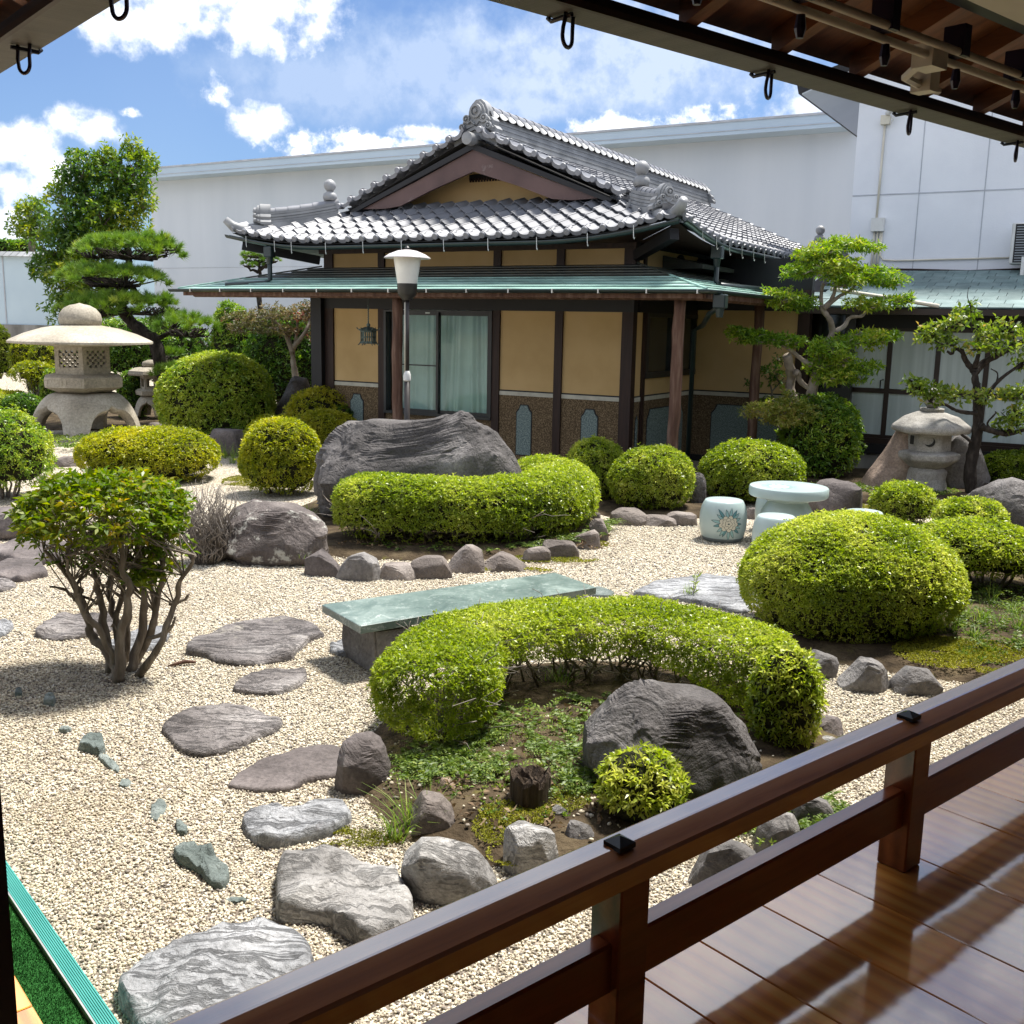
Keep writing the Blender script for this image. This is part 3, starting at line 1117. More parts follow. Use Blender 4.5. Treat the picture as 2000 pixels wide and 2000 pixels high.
# hip ridges
def hip(sx, y_sign, t_top, full=True):
    """from near the corner up the hip; sx: side, y_sign: -1 front"""
    cx, cy = sx * EX, (EY0 if y_sign < 0 else EY1)
    dirv = Vector((-sx, 1 if y_sign < 0 else -1, 0)).normalized()
    hp = None
    a, b = .34, t_top
    nst = 8
    rows = [(.155, -.09, .0), (.122, .004, .040), (.104, .046, .082), (.116, .088, .124), (.098, .130, .172)]
    pts = []
    for i in range(nst + 1):
        t = a + (b - a) * i / nst
        x, y = cx - sx * t, cy + (t if y_sign < 0 else -t)
        z = roof_side(y, t) + .03 + lift(0) * .25 * max(0, 1 - t / 1.2)
        pts.append(Vector((x, y, z)))
    side = Vector((dirv.y, -dirv.x, 0))
    for (w, z0, z1) in rows:
        mb = MB()
        vs_, fs = [], []
        for p in pts:
            for (k, zz) in ((-w, z0), (w, z0), (w, z1), (-w, z1)):
                vs_.append(p + side * k + Vector((0, 0, zz)))
        for i in range(nst):
            for j in range(4):
                fs.append((i * 4 + j, i * 4 + (j + 1) % 4, i * 4 + 4 + (j + 1) % 4, i * 4 + 4 + j))
        fs += [(3, 2, 1, 0), tuple(nst * 4 + q for q in (0, 1, 2, 3))]
        mb.add(vs_, fs)
        if hp is None:
            hp = part('hip_ridge', mb, 'tile_dark')
        else:
            part('ridge_course', mb, 'tile_dark', hp)
    # round caps
    n_ = 6
    for i in range(n_):
        f0 = i / n_ * nst
        k = int(f0)
        p = pts[k].lerp(pts[min(k + 1, nst)], f0 - k)
        f1 = (i + 1) / n_ * nst
        k1 = min(int(f1), nst - 1)
        q = pts[k1].lerp(pts[k1 + 1], f1 - k1)
        d = (q - p)
        m = Matrix.Translation(p + Vector((0, 0, .165))) @ d.to_track_quat('Y', 'Z').to_matrix().to_4x4() @ Matrix.Diagonal((1.35, d.length / .245 * 1.06, 1.15, 1))
        piece(HALF, m, hp)
    # lower end ornament, upper ball finial
    face = Matrix.Translation(pts[0] + Vector((0, 0, -.02)) - dirv * .03) @ Matrix.Rotation(math.atan2(dirv.y, dirv.x) - PI / 2, 4, 'Z')
    onigawara('hip_end_ornament', face @ Matrix.Translation((0, 0, .0)), .36, .33, hp)
    mbp = MB(face)
    mbp.box((-.15, -.16, -.1), (.15, .1, -.01), None, .012)
    part('ornament_foot', mbp, 'tile_dark', hp)
    tp = pts[-1] - dirv * .12 + Vector((0, 0, .2))
    part('ball_finial', MB().lathe([(.10, 0), (.115, .05), (.10, .10), (.06, .125), (.045, .135), (.06, .14)], 14, Matrix.Translation(tp)).ball((tp.x, tp.y, tp.z + .225), .095, None, 3), 'tile_dark', hp, True)
    # swept corner tile
    c0 = Vector((cx, cy, roof_side(cy, 0)))
    mb = MB()
    q = [pts[0] - dirv * .02 + Vector((0, 0, -.05)), c0 + dirv * .18 + Vector((0, 0, .0)), c0 + dirv * .02 + Vector((0, 0, .055)), c0 - dirv * .09 + Vector((0, 0, .15))]
    mb.tube(q, [.075, .085, .075, .055], 10)
    part('corner_tile', mb, 'tile_dark', hp, True)
    return hp


hip(1, -1, 1.0)
hip(-1, -1, 1.15)
hip(1, 1, 1.0)
# upper gutter, sweeping up to its tips
gp = []
for i in range(33):
    x = -EX - .03 + (2 * EX + .06) * i / 32
    gp.append((x, EY0 - .07, roof_front(max(-EX, min(EX, x)), 0) - .075))
gu = gutter(gp, .052)
gp = []
for i in range(40):
    y = EY0 - .07 + (8.5) * i / 39
    gp.append((EX + .07, y, roof_side(max(EY0, y), 0) - .075))
gs = gutter(gp, .052)


def hook(x, y, z, dx, dy, parent):
    pts = [(x, y, z + .05), (x + dx * .02, y + dy * .02, z - .06), (x + dx * .035, y + dy * .035, z - .10), (x + dx * .06, y + dy * .06, z - .115), (x + dx * .085, y + dy * .085, z - .095)]
    part('gutter_hook', MB().tube(pts, .0045, 5), 'wire', parent)


for x in (-3.25, -2.68, -2.35, -1.7, -1.02, -.35, .35, 1.05, 1.78, 2.5, 3.12):
    hook(x, EY0 - .125, roof_front(x, 0) - .08, .35, -.2, gu)
for i in range(9):
    y = EY0 + .45 + i * .52
    hook(EX + .125, y, roof_side(y, 0) - .08, .1, .6, gs)
# down pipes
def downpipe(pts, r=.034, hop=None):
    dp = part('downpipe', MB().tube(pts, r, 10), 'gutter', None, True)
    if hop:
        part('hopper', MB().box((hop[0] - .075, hop[1] - .06, hop[2] - .1), (hop[0] + .075, hop[1] + .06, hop[2] + .06), None, .012).lathe([(.04, -.2), (.055, -.1)], 10, Matrix.Translation(hop)), 'gutter', dp)
    return dp


downpipe([(-2.83, -1.02, 3.05), (-2.83, -1.02, 2.62), (-2.9, -1.06, 2.575), (-3.42, -1.35, 2.53)], .036, (-2.83, -1.02, 3.05))
downpipe([(3.73, .25, 3.05), (3.73, .25, 2.64), (3.8, .2, 2.59), (3.95, 1.9, 2.585)], .036, (3.73, .25, 3.02))
downpipe([(4.35, -1.35, 2.43), (4.35, -1.35, 2.28), (4.2, -1.25, 2.2), (3.75, -.2, 2.07), (3.45, .3, 2.0), (3.45, .3, .1)], .032, (4.37, -1.38, 2.36))
# higher copper canopy over the side door
cn = MB()
cn.add([(3.3, .9, 2.9), (3.3, 5.5, 2.9), (XR, 5.5, 3.02), (XR, .9, 3.02), (3.3, .9, 2.84), (3.3, 5.5, 2.84), (XR, 5.5, 2.84), (XR, .9, 2.84)], [(0, 1, 2, 3), (7, 6, 5, 4), (0, 4, 5, 1), (3, 7, 4, 0)])
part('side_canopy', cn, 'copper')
# bronze hanging lantern under the lower eave
bz = surf('green bronze', [(.3, (.05, .07, .062)), (.7, (.13, .17, .15))], 14, .55, .3, 60, metal=.3)
hl = thing('hanging_lantern', 'small green bronze six sided lantern hanging by the ochre wall under the eave', 'lantern', W(-9.37, 12.0, 1.73), R(-30))
mb = MB()
for i in range(6):
    a0, a1 = R(60 * i), R(60 * i + 60)
hx6 = lambda r_, z: [(r_ * math.cos(R(60 * i + 30)), r_ * math.sin(R(60 * i + 30)), z) for i in range(6)]
mb = MB().lathe([(.02, .205), (.055, .225), (.14, .19), (.15, .175), (.12, .17)][::-1], 6)
mb.build('roof', bz, hl)
for i in range(6):
    a = R(60 * i)
    mb = MB(Matrix.Rotation(a, 4, 'Z'))
    for (y0, y1, z0, z1) in ((-.058, -.044, .0, .17), (.044, .058, 0, .17), (-.044, .044, 0, .02), (-.044, .044, .15, .17), (-.044, .044, .075, .09), (-.008, .008, .02, .15)):
        mb.box((.088, y0, z0), (.1, y1, z1))
    mb.build('side_panel', bz, hl)
    mb = MB(Matrix.Rotation(a + R(30), 4, 'Z')).tube([(.11, 0, .02), (.13, 0, -.02), (.15, 0, -.03)], .008, 5)
    mb.tube([(.12, 0, .185), (.155, 0, .195), (.168, 0, .215)], .008, 5)
    mb.build('foot', bz, hl)
MB().lathe([(.13, -.012), (.12, .004)], 6).build('base', bz, hl)
MB().ball((0, 0, .25), .03).tube([(0, 0, .27), (0, 0, .31)], .012, 6).build('knob', bz, hl)
mb = MB()
for i in range(14):
    mb.lathe([(.010, 0), (.013, .004), (.010, .008)], 6, Matrix.Translation((0, 0, .31 + i * .0165)) @ Matrix.Rotation(R(90), 4, 'X' if i % 2 else 'Y'))
mb.tube([(0, 0, .31), (0, 0, .86)], .004, 5)
mb.build('chain', bz, hl)

# ------------------------------------------------------------------ background buildings
M['ware'] = surf('pale blue grey metal cladding', [(.3, (.50, .545, .60)), (.7, (.57, .61, .66))], .8, .7, .05, 20, 6, .3, stretch=(1, 1, .12))
M['ware_f'] = surf('pale blue fascia metal', [(.3, (.40, .50, .60)), (.7, (.45, .55, .65))], .4, .45, .04, 8)
M['white'] = surf('white textured render', [(.3, (.68, .70, .75)), (.7, (.77, .79, .83))], 1.2, .9, .35, 45, 5, .2, bdist=.01)
M['joint'] = surf('grey wall joint', (.42, .44, .48), 3, .9, 0)
M['cream'] = surf('cream plastic conduit', (.62, .58, .48), 3, .5, 0)
M['conc'] = surf('stained concrete', [(.25, (.13, .125, .11)), (.55, (.26, .25, .23)), (.75, (.40, .39, .36))], 2.0, .9, .4, 18, 7, .2, stretch=(1.5, 1.5, .35), spots=[(3, .58, (.09, .085, .07), 6)])
M['shingle'] = surf('green slate shingle', [(.3, (.09, .14, .14)), (.7, (.17, .23, .225))], 5, .7, .3, 60, 5, .3, rand=.16)
M['frost'] = surf('frosted glass with curtain behind', [(.3, (.40, .47, .47)), (.7, (.52, .60, .60))], 1.4, .22, .12, 60, 4, .5, stretch=(9, 9, .3))
M['frame_b'] = surf('dark brown aluminium frame', (.03, .018, .014), 3, .4, 0)
M['ac'] = surf('off white painted sheet metal', (.62, .62, .6), 3, .4, 0)
M['grille'] = surf('grey metal grille', (.25, .27, .29), 3, .4, 0)
M['bluewall'] = surf('pale blue painted panel wall', [(.3, (.44, .55, .63)), (.7, (.52, .63, .70))], .6, .6, .05, 10)

wh = thing('warehouse', 'huge plain pale blue grey warehouse with metal fascia behind the garden house', 'warehouse', W(-20, 30, 0), R(-30))


def wb(name, mt, u0, u1, v0, v1, z0, z1, root=None, parent=None, ru=0, rv=0, ch=0):
    return MB().box((u0 - ru, v0 - rv, z0), (u1 - ru, v1 - rv, z1), None, ch).build(name, M[mt] if isinstance(mt, str) else mt, parent or root)


q = dict(root=wh, ru=-20, rv=30)
wb('wall', 'ware', -34.4, -3.5, 30, 44, -1, 7.36, **q)
fa = wb('fascia', 'ware_f', -34.7, -6.9, 29.2, 45, 7.34, 7.72, **q)
wb('fascia_line', M['joint'], -34.7, -6.9, 29.185, 29.2, 7.44, 7.46, parent=fa, ru=-20, rv=30)
wb('fascia_line', M['joint'], -34.7, -6.9, 29.17, 29.2, 7.68, 7.74, parent=fa, ru=-20, rv=30)
wb('fascia_end', 'ware_f', -6.9, -6.85, 29.15, 30, 7.30, 7.78, **q)
wb('wall_joint', M['joint'], -34.4, -4, 29.99, 30, 3.95, 3.965, **q)

wt_ = thing('white_building', 'tall white rendered building with panel joints and cream conduit above the green shingle roof', 'building', W(0, 18, 0), R(-30))
q = dict(root=wt_, ru=0, rv=18)
wb('wall', 'white', -4.07, 6, 18, 27, -.5, 7.2, **q)
for x in (-3.045, -2.085, -1.12, -.16, .8):
    wb('panel_joint', 'joint', x, x + .014, 17.994, 18, 0, 7.2, **q)
for z in (4.2, 5.68):
    wb('panel_joint', 'joint', -4.07, 6, 17.992, 18, z, z + .018, **q)
ev = MB().prism([(-4.9, -.6, 5.75), (-4.07, -.6, 6.05), (-4.07, -.6, 6.2), (-4.95, -.6, 5.95)], (0, 10, 0)).build('side_eave', M['wood_n'], wt_)
MB().prism([(-4.85, -.58, 5.74), (-4.07, -.58, 6.03), (-4.07, -.58, 6.05), (-4.85, -.58, 5.76)], (0, 9.9, 0)).build('eave_soffit', M['ware'], ev)
cd = MB().tube([(-3.64, -.03, 5.3), (-3.655, -.03, 3.8)], .018, 8).build('conduit', M['cream'], wt_, True)
wb('junction_box', 'ac', -3.72, -3.52, 17.9, 18, 3.63, 3.84, parent=cd, rv=18)
for dx in (-.05, .0, .05):
    MB().tube([(-3.62 + dx, -.03, 3.64), (-3.63 + dx, -.03, 3.0)], .016, 8).build('conduit_branch', M['cream'], cd, True)
MB().tube([(-3.55, -.03, 3.62), (-3.55, -.03, 3.25), (-3.5, -.03, 3.18), (-3.3, -.03, 3.165), (-1.5, -.03, 3.19)], .014, 8).build('conduit_branch', M['cream'], cd, True)
sc_ = wb('camera_box', 'cream', -3.70, -3.56, 17.9, 18, 5.28, 5.42, root=wt_, rv=18)
MB().tube([(-3.6, -.1, 5.44), (-3.52, -.2, 5.47)], .04, 10).tube([(-3.52, -.2, 5.47), (-3.46, -.27, 5.46)], .05, 10).tube([(-3.56, -.09, 5.4), (-3.5, -.1, 5.33), (-3.56, -.08, 5.28)], .008, 5).build('security_camera', M['ac'], sc_, True)
for zz in (2.985, 3.02):
    MB().tube([(-3.9, -.06, zz + .02), (-3.0, -.06, zz), (-2.2, -.07, zz - .03), (-1.3, -.06, zz)], .016, 6).build('roof_pipe', M['wood_d'], wt_, True)

# air conditioner on a stand
acu = thing('air_conditioner', 'white outdoor air conditioner unit on a stand beside the white wall', 'air conditioner', W(-1.2, 17.7, 2.99), R(-30))
MB().box((-.40, -.15, .08), (.40, .17, .68), None, .015).build('casing', M['ac'], acu)
for i in range(14):
    MB().box((-.33, -.165, .12 + i * .038), (.33, -.152, .135 + i * .038)).build('grille_slat', M['grille'], acu)
MB().box((-.35, -.152, .1), (.35, -.148, .66)).build('fan_opening', M['wood_n'], acu)
for x in (-.22, .3):
    MB().box((x, -.25, -.12), (x + .05, -.2, .18)).box((x - .1, -.25, -.12), (x + .15, .1, -.09)).box((x, -.2, .03), (x + .05, .15, .08)).build('stand', M['ac'], acu)

# side building with glazed doors and green shingles
sd_ = thing('side_building', 'low house with frosted glass sliding doors and green shingle roof below the white building', 'house', W(-3.2, 16, 0), R(-30))
q = dict(root=sd_, ru=-3.2, rv=16)
wb('foundation', 'conc', -3.75, 6, 15.95, 17.9, -.2, .25, **q)
wb('sill_beam', 'wood_n', -3.75, 6, 15.9, 16.1, .25, .40, **q)
wb('wall', 'room', -4.7, 6, 16.6, 17.9, .0, 2.5, **q)
wb('end_wall', 'frame_b', -4.6, -3.72, 16.02, 16.1, .1, 2.4, **q)
wb('head_beam', 'wood_n', -3.75, 6, 15.93, 16.1, 2.09, 2.32, **q)
wb('post', 'frame_b', -3.72, -3.52, 15.93, 16.1, .4, 2.09, **q)
xs = [-3.52, -2.91, -2.245, -1.60, -.95, -.3, .35, 1.0]
for i in range(len(xs) - 1):
    a, b = xs[i] + .034, xs[i + 1] - .034
    dr = wb('sliding_door', 'frame_b', a - .034, a, 15.96, 16.02, .48, 2.09, **q)
    for (n_, u0, u1, z0, z1) in (('stile', b, b + .034, .48, 2.09), ('rail', a, b, .48, .53), ('rail', a, b, 1.14, 1.21), ('rail', a, b, 2.04, 2.09)):
        wb(n_, 'frame_b', u0, u1, 15.96, 16.02, z0, z1, parent=dr, ru=-3.2, rv=16)
    wb('pane', 'frost', a, b, 15.985, 15.995, .53, 1.14, parent=dr, ru=-3.2, rv=16)
    wb('pane', 'frost', a, b, 15.985, 15.995, 1.21, 2.04, parent=dr, ru=-3.2, rv=16)
    if i % 2 == 0:
        MB().tube([(b + 3.2 - .02, -.05, 1.34), (b + 3.2 - .05, -.09, 1.33), (b + 3.2 - .05, -.09, 1.22), ], .01, 6).build('handle', M['wood_n'], dr)
wb('door_track', 'frame_b', -3.52, 6, 15.93, 16.05, .40, .48, **q)
# shingles in courses
sl_ = .247
for r_ in range(11):
    v0 = 15.35 + r_ * .225
    for k in range(24):
        w = .30
        u0 = -4.0 + k * w - (r_ % 2) * .15 + ((r_ * 7) % 3) * .03
        if u0 > 2.2:
            continue
        z = 2.36 + sl_ * (v0 - 15.35)
        mb = MB(Matrix.Translation((u0 + 3.2, v0 - 16, z)) @ Matrix.Rotation(math.atan(sl_), 4, 'X'))
        mb.box((.004, 0, .0), (w - .004, .24, .022))
        mb.build('shingle', M['shingle'], sd_)
MB().prism([(-1.2, -.62, 2.345), (9, -.62, 2.345), (9, 2.1, 2.345 + sl_ * 2.7), (-1.2, 2.1, 2.345 + sl_ * 2.7)], (0, 0, -.05)).build('roof_deck', M['under'], sd_)
wb('gutter', 'frame_b', -4.1, 6, 15.22, 15.33, 2.27, 2.35, **q)
MB().tube([(-.5, -.55, 2.62), (.45, -.66, 2.48), (1.0, -.72, 2.39)], .028, 8).build('drain_pipe', M['cream'], sd_, True)

# blue wall on the left with tile coping and concrete base
bw = thing('boundary_wall', 'pale blue panelled boundary wall with grey coping on a stained concrete base', 'wall', (-16, 30, 0), R(-6))
MB().box((-14, 0, .9), (4.2, .3, 1.73)).build('concrete_base', M['conc'], bw)
MB().box((-14, .05, 1.73), (4.0, .25, 3.62)).build('panel_wall', M['bluewall'], bw)
for x in (-6.2, -4.1, -2, -.35, 1.5, 3.2):
    MB().box((x, .03, 1.75), (x + .03, .05, 3.6)).build('panel_joint', M['joint'], bw)
MB().box((.05, -.15, 1.75), (.6, .05, 3.3), None, .05).build('pier', M['bluewall'], bw)
for i in range(60):
    x = -8 + i * .2
    MB(Matrix.Translation((x, .15, 3.62))).prism([(0, -.25, 0), (0, 0, .14), (0, .25, 0)], (.18, 0, 0)).build('coping_tile', M['tile_dark'], bw)

# ------------------------------------------------------------------ the veranda we stand on
def varnish(name, c0, c1, c2, rough, coat_r, coat=1.0, cior=1.7, ax=1):
    sw_ = (lambda t: t) if ax else (lambda t: (t[1], t[0], t[2]))
    m, nt, o = new_mat(name)
    tcn = nd(nt, 'ShaderNodeTexCoord')
    oi = nd(nt, 'ShaderNodeObjectInfo')
    va = nd(nt, 'ShaderNodeVectorMath', operation='ADD')
    nt.links.new(tcn.outputs['Object'], va.inputs[0])
    cmb = nd(nt, 'ShaderNodeCombineXYZ', {0: mth(nt, 'MULTIPLY', oi.outputs['Random'], 37.0), 1: mth(nt, 'MULTIPLY', oi.outputs['Random'], 11.0)})
    nt.links.new(cmb.outputs[0], va.inputs[1])
    vec = va.outputs[0]
    f = noise(nt, vec, 2.2, 5, .6, 1.4, sw_((6.0, .7, 6.0)))
    g = noise(nt, vec, 7.0, 6, .7, .8, sw_((14.0, .8, 14.0)))
    wv = nd(nt, 'ShaderNodeTexWave', {'Scale': 3.2, 'Distortion': 7.0, 'Detail': 3.0, 'Detail Scale': .7}, bands_direction='X' if ax else 'Y')
    mp = nd(nt, 'ShaderNodeMapping', {'Scale': sw_((1.6, .13, 1.0))})
    nt.links.new(vec, mp.inputs[0])
    nt.links.new(mp.outputs[0], wv.inputs['Vector'])
    k = mth(nt, 'ADD', mth(nt, 'MULTIPLY', f, .45), mth(nt, 'ADD', mth(nt, 'MULTIPLY', g, .3), mth(nt, 'MULTIPLY', wv.outputs[1], .28)))
    c = ramp(nt, k, [(.3, c0), (.52, c1), (.75, c2)])
    hs = nd(nt, 'ShaderNodeHueSaturation', {'Color': c, 'Value': mth(nt, 'ADD', mth(nt, 'MULTIPLY', oi.outputs['Random'], .4), .8)})
    b = nd(nt, 'ShaderNodeBsdfPrincipled', {'Base Color': hs.outputs[0], 'Roughness': rough, 'Specular IOR Level': .3, 'Coat Weight': coat, 'Coat Roughness': coat_r, 'Coat IOR': cior})
    h = mth(nt, 'ADD', mth(nt, 'MULTIPLY', g, .5), mth(nt, 'MULTIPLY', wv.outputs[1], .3))
    low = noise(nt, vec, 5.0, 2, .5)
    h2 = mth(nt, 'ADD', mth(nt, 'MULTIPLY', h, .12), low)
    bn = nd(nt, 'ShaderNodeBump', {'Strength': .12, 'Distance': .006, 'Height': h})
    nt.links.new(bn.outputs[0], b.inputs['Normal'])
    b2 = nd(nt, 'ShaderNodeBump', {'Strength': .10, 'Distance': .01, 'Height': h2})
    nt.links.new(b2.outputs[0], b.inputs['Coat Normal'])
    nt.links.new(b.outputs[0], o.inputs[0])
    return m


M['deck'] = varnish('varnished brown deck board', (.58, .18, .018), (.88, .34, .045), (.95, .48, .09), .45, .075, 1.0, 2.9)
M['rail'] = varnish('varnished red brown rail', (.26, .075, .020), (.42, .145, .042), (.55, .22, .07), .3, .12, 1.0, 3.2, 0)
M['postm'] = varnish('varnished red brown post', (.13, .032, .010), (.22, .058, .018), (.32, .10, .03), .3, .14, 1.0, 1.5, 0)
M['capm'] = surf('black metal post cap', (.03, .032, .034), 4, .3, .05, 40, metal=.6)
M['rafter'] = surf('red brown rafter timber', [(.3, (.11, .040, .014)), (.7, (.26, .10, .036))], 3, .6, .2, 20, stretch=(6, .6, 6))
M['eave_g'] = surf('grey brown eave gutter', [(.3, (.06, .055, .048)), (.7, (.10, .092, .08))], 2, .5, .15, 20, stretch=(8, .8, 8))
M['eave_d'] = surf('dark navy gutter', (.012, .014, .024), 3, .4, 0)
M['strip'] = surf('brown gutter strip', (.05, .035, .03), 3, .5, 0)
M['hookm'] = surf('dark purple iron hook', (.02, .014, .035), 3, .35, 0)
M['turf'] = surf('green artificial turf', [(.3, (.02, .10, .022)), (.7, (.05, .20, .045))], 6, .95, .8, 140, 6, .1, bdist=.02)
M['teal'] = surf('teal ribbed step edging', [(.3, (.05, .28, .25)), (.7, (.075, .35, .31))], 3, .4, .05, 30)

FZ = .5
deck = thing('veranda_deck', 'glossy brown varnished veranda floor of wide boards behind the railing', 'deck', V(0, 0, 0), R(90 - 49.55))
# local axes of everything here: x along the rail (VA), y out to the garden (VN)
rb = random.Random(8)
seams = [.556, .83, 1.12, 1.43, 1.725, 1.95, 2.215, 2.48, 2.80, 3.17, 3.43, 3.73, 4.02, 4.33, 4.6, 4.9, 5.2, 5.5, 5.8, 6.1]
for a, b in zip(seams[:-1], seams[1:]):
    m = Matrix.Translation((0, 0, rb.uniform(-.0012, .0012)))
    MB(m).box((a + .0022, -.45, FZ - .035), (b - .0022, 1.678 + rb.uniform(-.003, .003), FZ), None, .002).build('board', M['deck'], deck)
for i in range(16):
    y0 = 5.6 - i * .3
    MB().box((-.55, y0 + .0022, FZ - .035), (.556, y0 + .2978, FZ), None, .002).build('board', M['deck'], deck)
MB().box((.556, -.45, .0), (6.1, 1.60, FZ - .04)).build('joist_face', M['under'], deck)
MB().box((-.55, .8, .0), (.5, 5.6, FZ - .04)).build('joist_face', M['under'], deck)

rail = thing('veranda_railing', 'low varnished red brown veranda railing with black pyramid post caps', 'railing', V(0, 0, FZ), R(90 - 49.55))
z0 = FZ
prof = [(1.352, .384), (1.352, .426), (1.357, .434), (1.403, .4505), (1.408, .4515), (1.450, .4515), (1.458, .447), (1.463, .438), (1.463, .384)]
top_rail = MB().prism([(.35, y, z) for (y, z) in prof], (6, 0, 0)).build('top_rail', M['rail'], rail)
bottom_rail = MB().box((.35, 1.376, .131), (6.35, 1.428, .250), None, .006).build('lower_rail', M['postm'], rail)
for a in (.333, 1.523, 2.713 + .01, 3.91, 5.10):
    p = MB().box((a - .045, 1.354, .0), (a + .045, 1.444, .386), None, .004).build('post', M['postm'], rail)
    cp = MB()
    c, h, y = .0245, .013, 1.408
    cp.box((a - c, y - c, .449), (a + c, y + c, .460))
    cp.add([(a - c, y - c, .460), (a + c, y - c, .460), (a + c, y + c, .460), (a - c, y + c, .460), (a, y, .460 + h)], [(0, 1, 4), (1, 2, 4), (2, 3, 4), (3, 0, 4)])
    cp.build('post_cap', M['capm'], p)
# dark jamb close by on the left
jb = thing('door_post', 'dark timber post at the left edge of the veranda', 'post', V(.45, 1.98, FZ), R(90 - 49.55))
MB().box((-.07, 0, 0), (.0, .075, 2.3)).build('shaft', M['wood_n'], jb)

# step with turf along the other wing
ts = thing('turf_mat', 'strip of green artificial turf beside the teal step edge', 'mat', V(.55, 2, 0), R(90 - 49.55))
MB().box((.012, -1.5, .0), (.232, 3.6, .137)).build('turf', M['turf'], ts)
rng = np.random.default_rng(4)
n = 60000
px_ = np.stack([rng.uniform(.012, .23, n), rng.uniform(-1.0, 1.6, n), np.full(n, .137)], 1)
d = rng.normal(0, .35, (n, 3))
d[:, 2] = 1
L = rng.uniform(.006, .012, n)[:, None]
d = unit(d) * L
sx = unit(rng.normal(0, 1, (n, 3)) * [1, 1, 0]) * .0011
v = np.concatenate([px_ - sx, px_ + sx, px_ + d])
f = np.stack([np.arange(n), np.arange(n) + n, np.arange(n) + 2 * n], 1)
o = link('turf_blades', np_mesh('turf_blades', v, f), M['turf'], ts)
o['kind'] = 'stuff'
te = thing('step_edging', 'teal ribbed plastic edging along the turf step', 'edging', V(.79, 2, 0), R(90 - 49.55))
mb = MB().box((.0, -1.5, .0), (.052, 3.6, .150))
MB().box((-.006, -1.5, .0), (-.001, 3.6, .158)).build('metal_lip', M['wire'], te)
mb.build('body', M['teal'], te)
for i in range(8):
    MB().box((.003 + i * .0062, -1.5, .150), (.0063 + i * .0062, 3.6, .153)).build('rib', M['teal'], te)

# eaves overhead ---------------------------------------------------------
def eave(name, label, tm, x0, x1, hooks, rafters, valley):
    """tm: frame in which x runs along the eave and y out; outer gutter edge at y = 2.05"""
    rt_ = thing(name, label, 'roof', (0, 0, 0))
    rt_.matrix_world = tm
    g = MB()
    g.box((x0, 1.94, 2.80), (x1, 2.05, 2.808)).box((x0, 2.042, 2.808), (x1, 2.05, 2.86))
    gu_ = g.build('gutter', M['eave_g'], rt_)
    MB().box((x0, 1.925, 2.795), (x1, 1.939, 2.812)).build('gutter_strip', M['strip'], gu_)
    MB().box((x0, 1.928, 2.812), (x1, 1.938, 2.834)).build('gutter_back', M['eave_d'], gu_)
    for h in hooks:
        pts = [(h - .004, 2.055, 2.80), (h, 2.045, 2.79), (h + .0, 1.97, 2.792)]
        MB().tube(pts, .006, 6).build('gutter_bracket', M['eave_d'], gu_)
        u = []
        for i in range(13):
            th = PI + PI * i / 12
            u.append((h + .014 + .024 * math.cos(th), 2.0 + .008 * math.cos(th), 2.748 + .024 * math.sin(th)))
        u = [(h - .002, 1.99, 2.80), (h - .004, 1.99, 2.785), (h - .010, 1.99, 2.765)] + u + [(h + .038, 2.008, 2.77), (h + .041, 2.01, 2.80)]
        MB().tube(u, .0052, 7).build('drain_hook', M['hookm'], gu_, True)
    # boards: from the edge (y=2.0, z=2.876) up and inward
    sl2 = .40
    ys = [2.0 - .24 * i for i in range(13)]
    for i in range(12):
        y1_, y0_ = ys[i], ys[i + 1]
        za, zb = 2.876 + sl2 * (2.0 - y1_), 2.876 + sl2 * (2.0 - y0_)
        xa = x0 + (valley * (y1_ - 2.0)) - .06
        b = MB()
        b.prism([(xa, y1_ - .002, za), (x1, y1_ - .002, za), (x1, y0_, zb), (xa - valley * .24, y0_, zb)], (0, 0, .02))
        b.build('roof_board', M['rafter'], rt_)
    MB().prism([(x0 - .1, 2.03, 2.893), (x1, 2.03, 2.893), (x1, -1, 4.11), (x0 - valley * 3.0, -1, 4.11)], (0, 0, .05)).build('roof_tiles', M['tile_dark'], rt_)
    for a in rafters:
        y1_, y0_ = 1.955, -.6
        za, zb = 2.874 + sl2 * (2.0 - y1_), 2.874 + sl2 * (2.0 - y0_)
        MB().prism([(a - .024, y1_, za), (a - .024, y1_, za - .066), (a - .024, y0_, zb - .066), (a - .024, y0_, zb)], (.048, 0, 0)).build('rafter', M['rafter'], rt_)
    MB().box((x0 - 1.0, 1.30, 2.86), (x1, 1.42, 3.02)).build('purlin', M['eave_d'], rt_)
    return rt_


er = eave('veranda_roof', 'dark timber eave with gutter, hooks and rafters above the veranda railing', Matrix(VM), 1.0, 9.0,
          [1.84 - .82, 1.84, 2.66, 3.47, 4.29, 5.1], [1.02 + .405 * i for i in range(18)], 1)
for (y, z) in ((1.52, 2.77), (1.49, 2.79)):
    pp = MB().tube([(.6, y, z), (9, y, z)], .011, 8).build('curtain_pipe', M['cream'], er, True)
for i in range(12):
    a = 1.75 + i * .36
    MB().box((a - .018, 1.475, 2.78), (a + .018, 1.535, 2.86)).lathe([(.008, -.05), (.014, -.03), (.01, 0)], 8, Matrix.Translation((a, 1.5, 2.75))).build('pipe_clamp', M['hookm'], er)
MB().tube([(2.72, 1.53, 2.765), (2.78, 1.62, 2.74), (2.9, 1.64, 2.74), (3.0, 1.64, 2.74)], .012, 6).box((2.70, 1.5, 2.74), (2.78, 1.56, 2.8)).box((2.88, 1.60, 2.72), (2.93, 1.66, 2.8)).build('pipe_latch', M['cream'], er)
MB().box((.6, .96, 2.66), (9, 1.04, 2.72)).build('pale_rail', M['cream'], er)
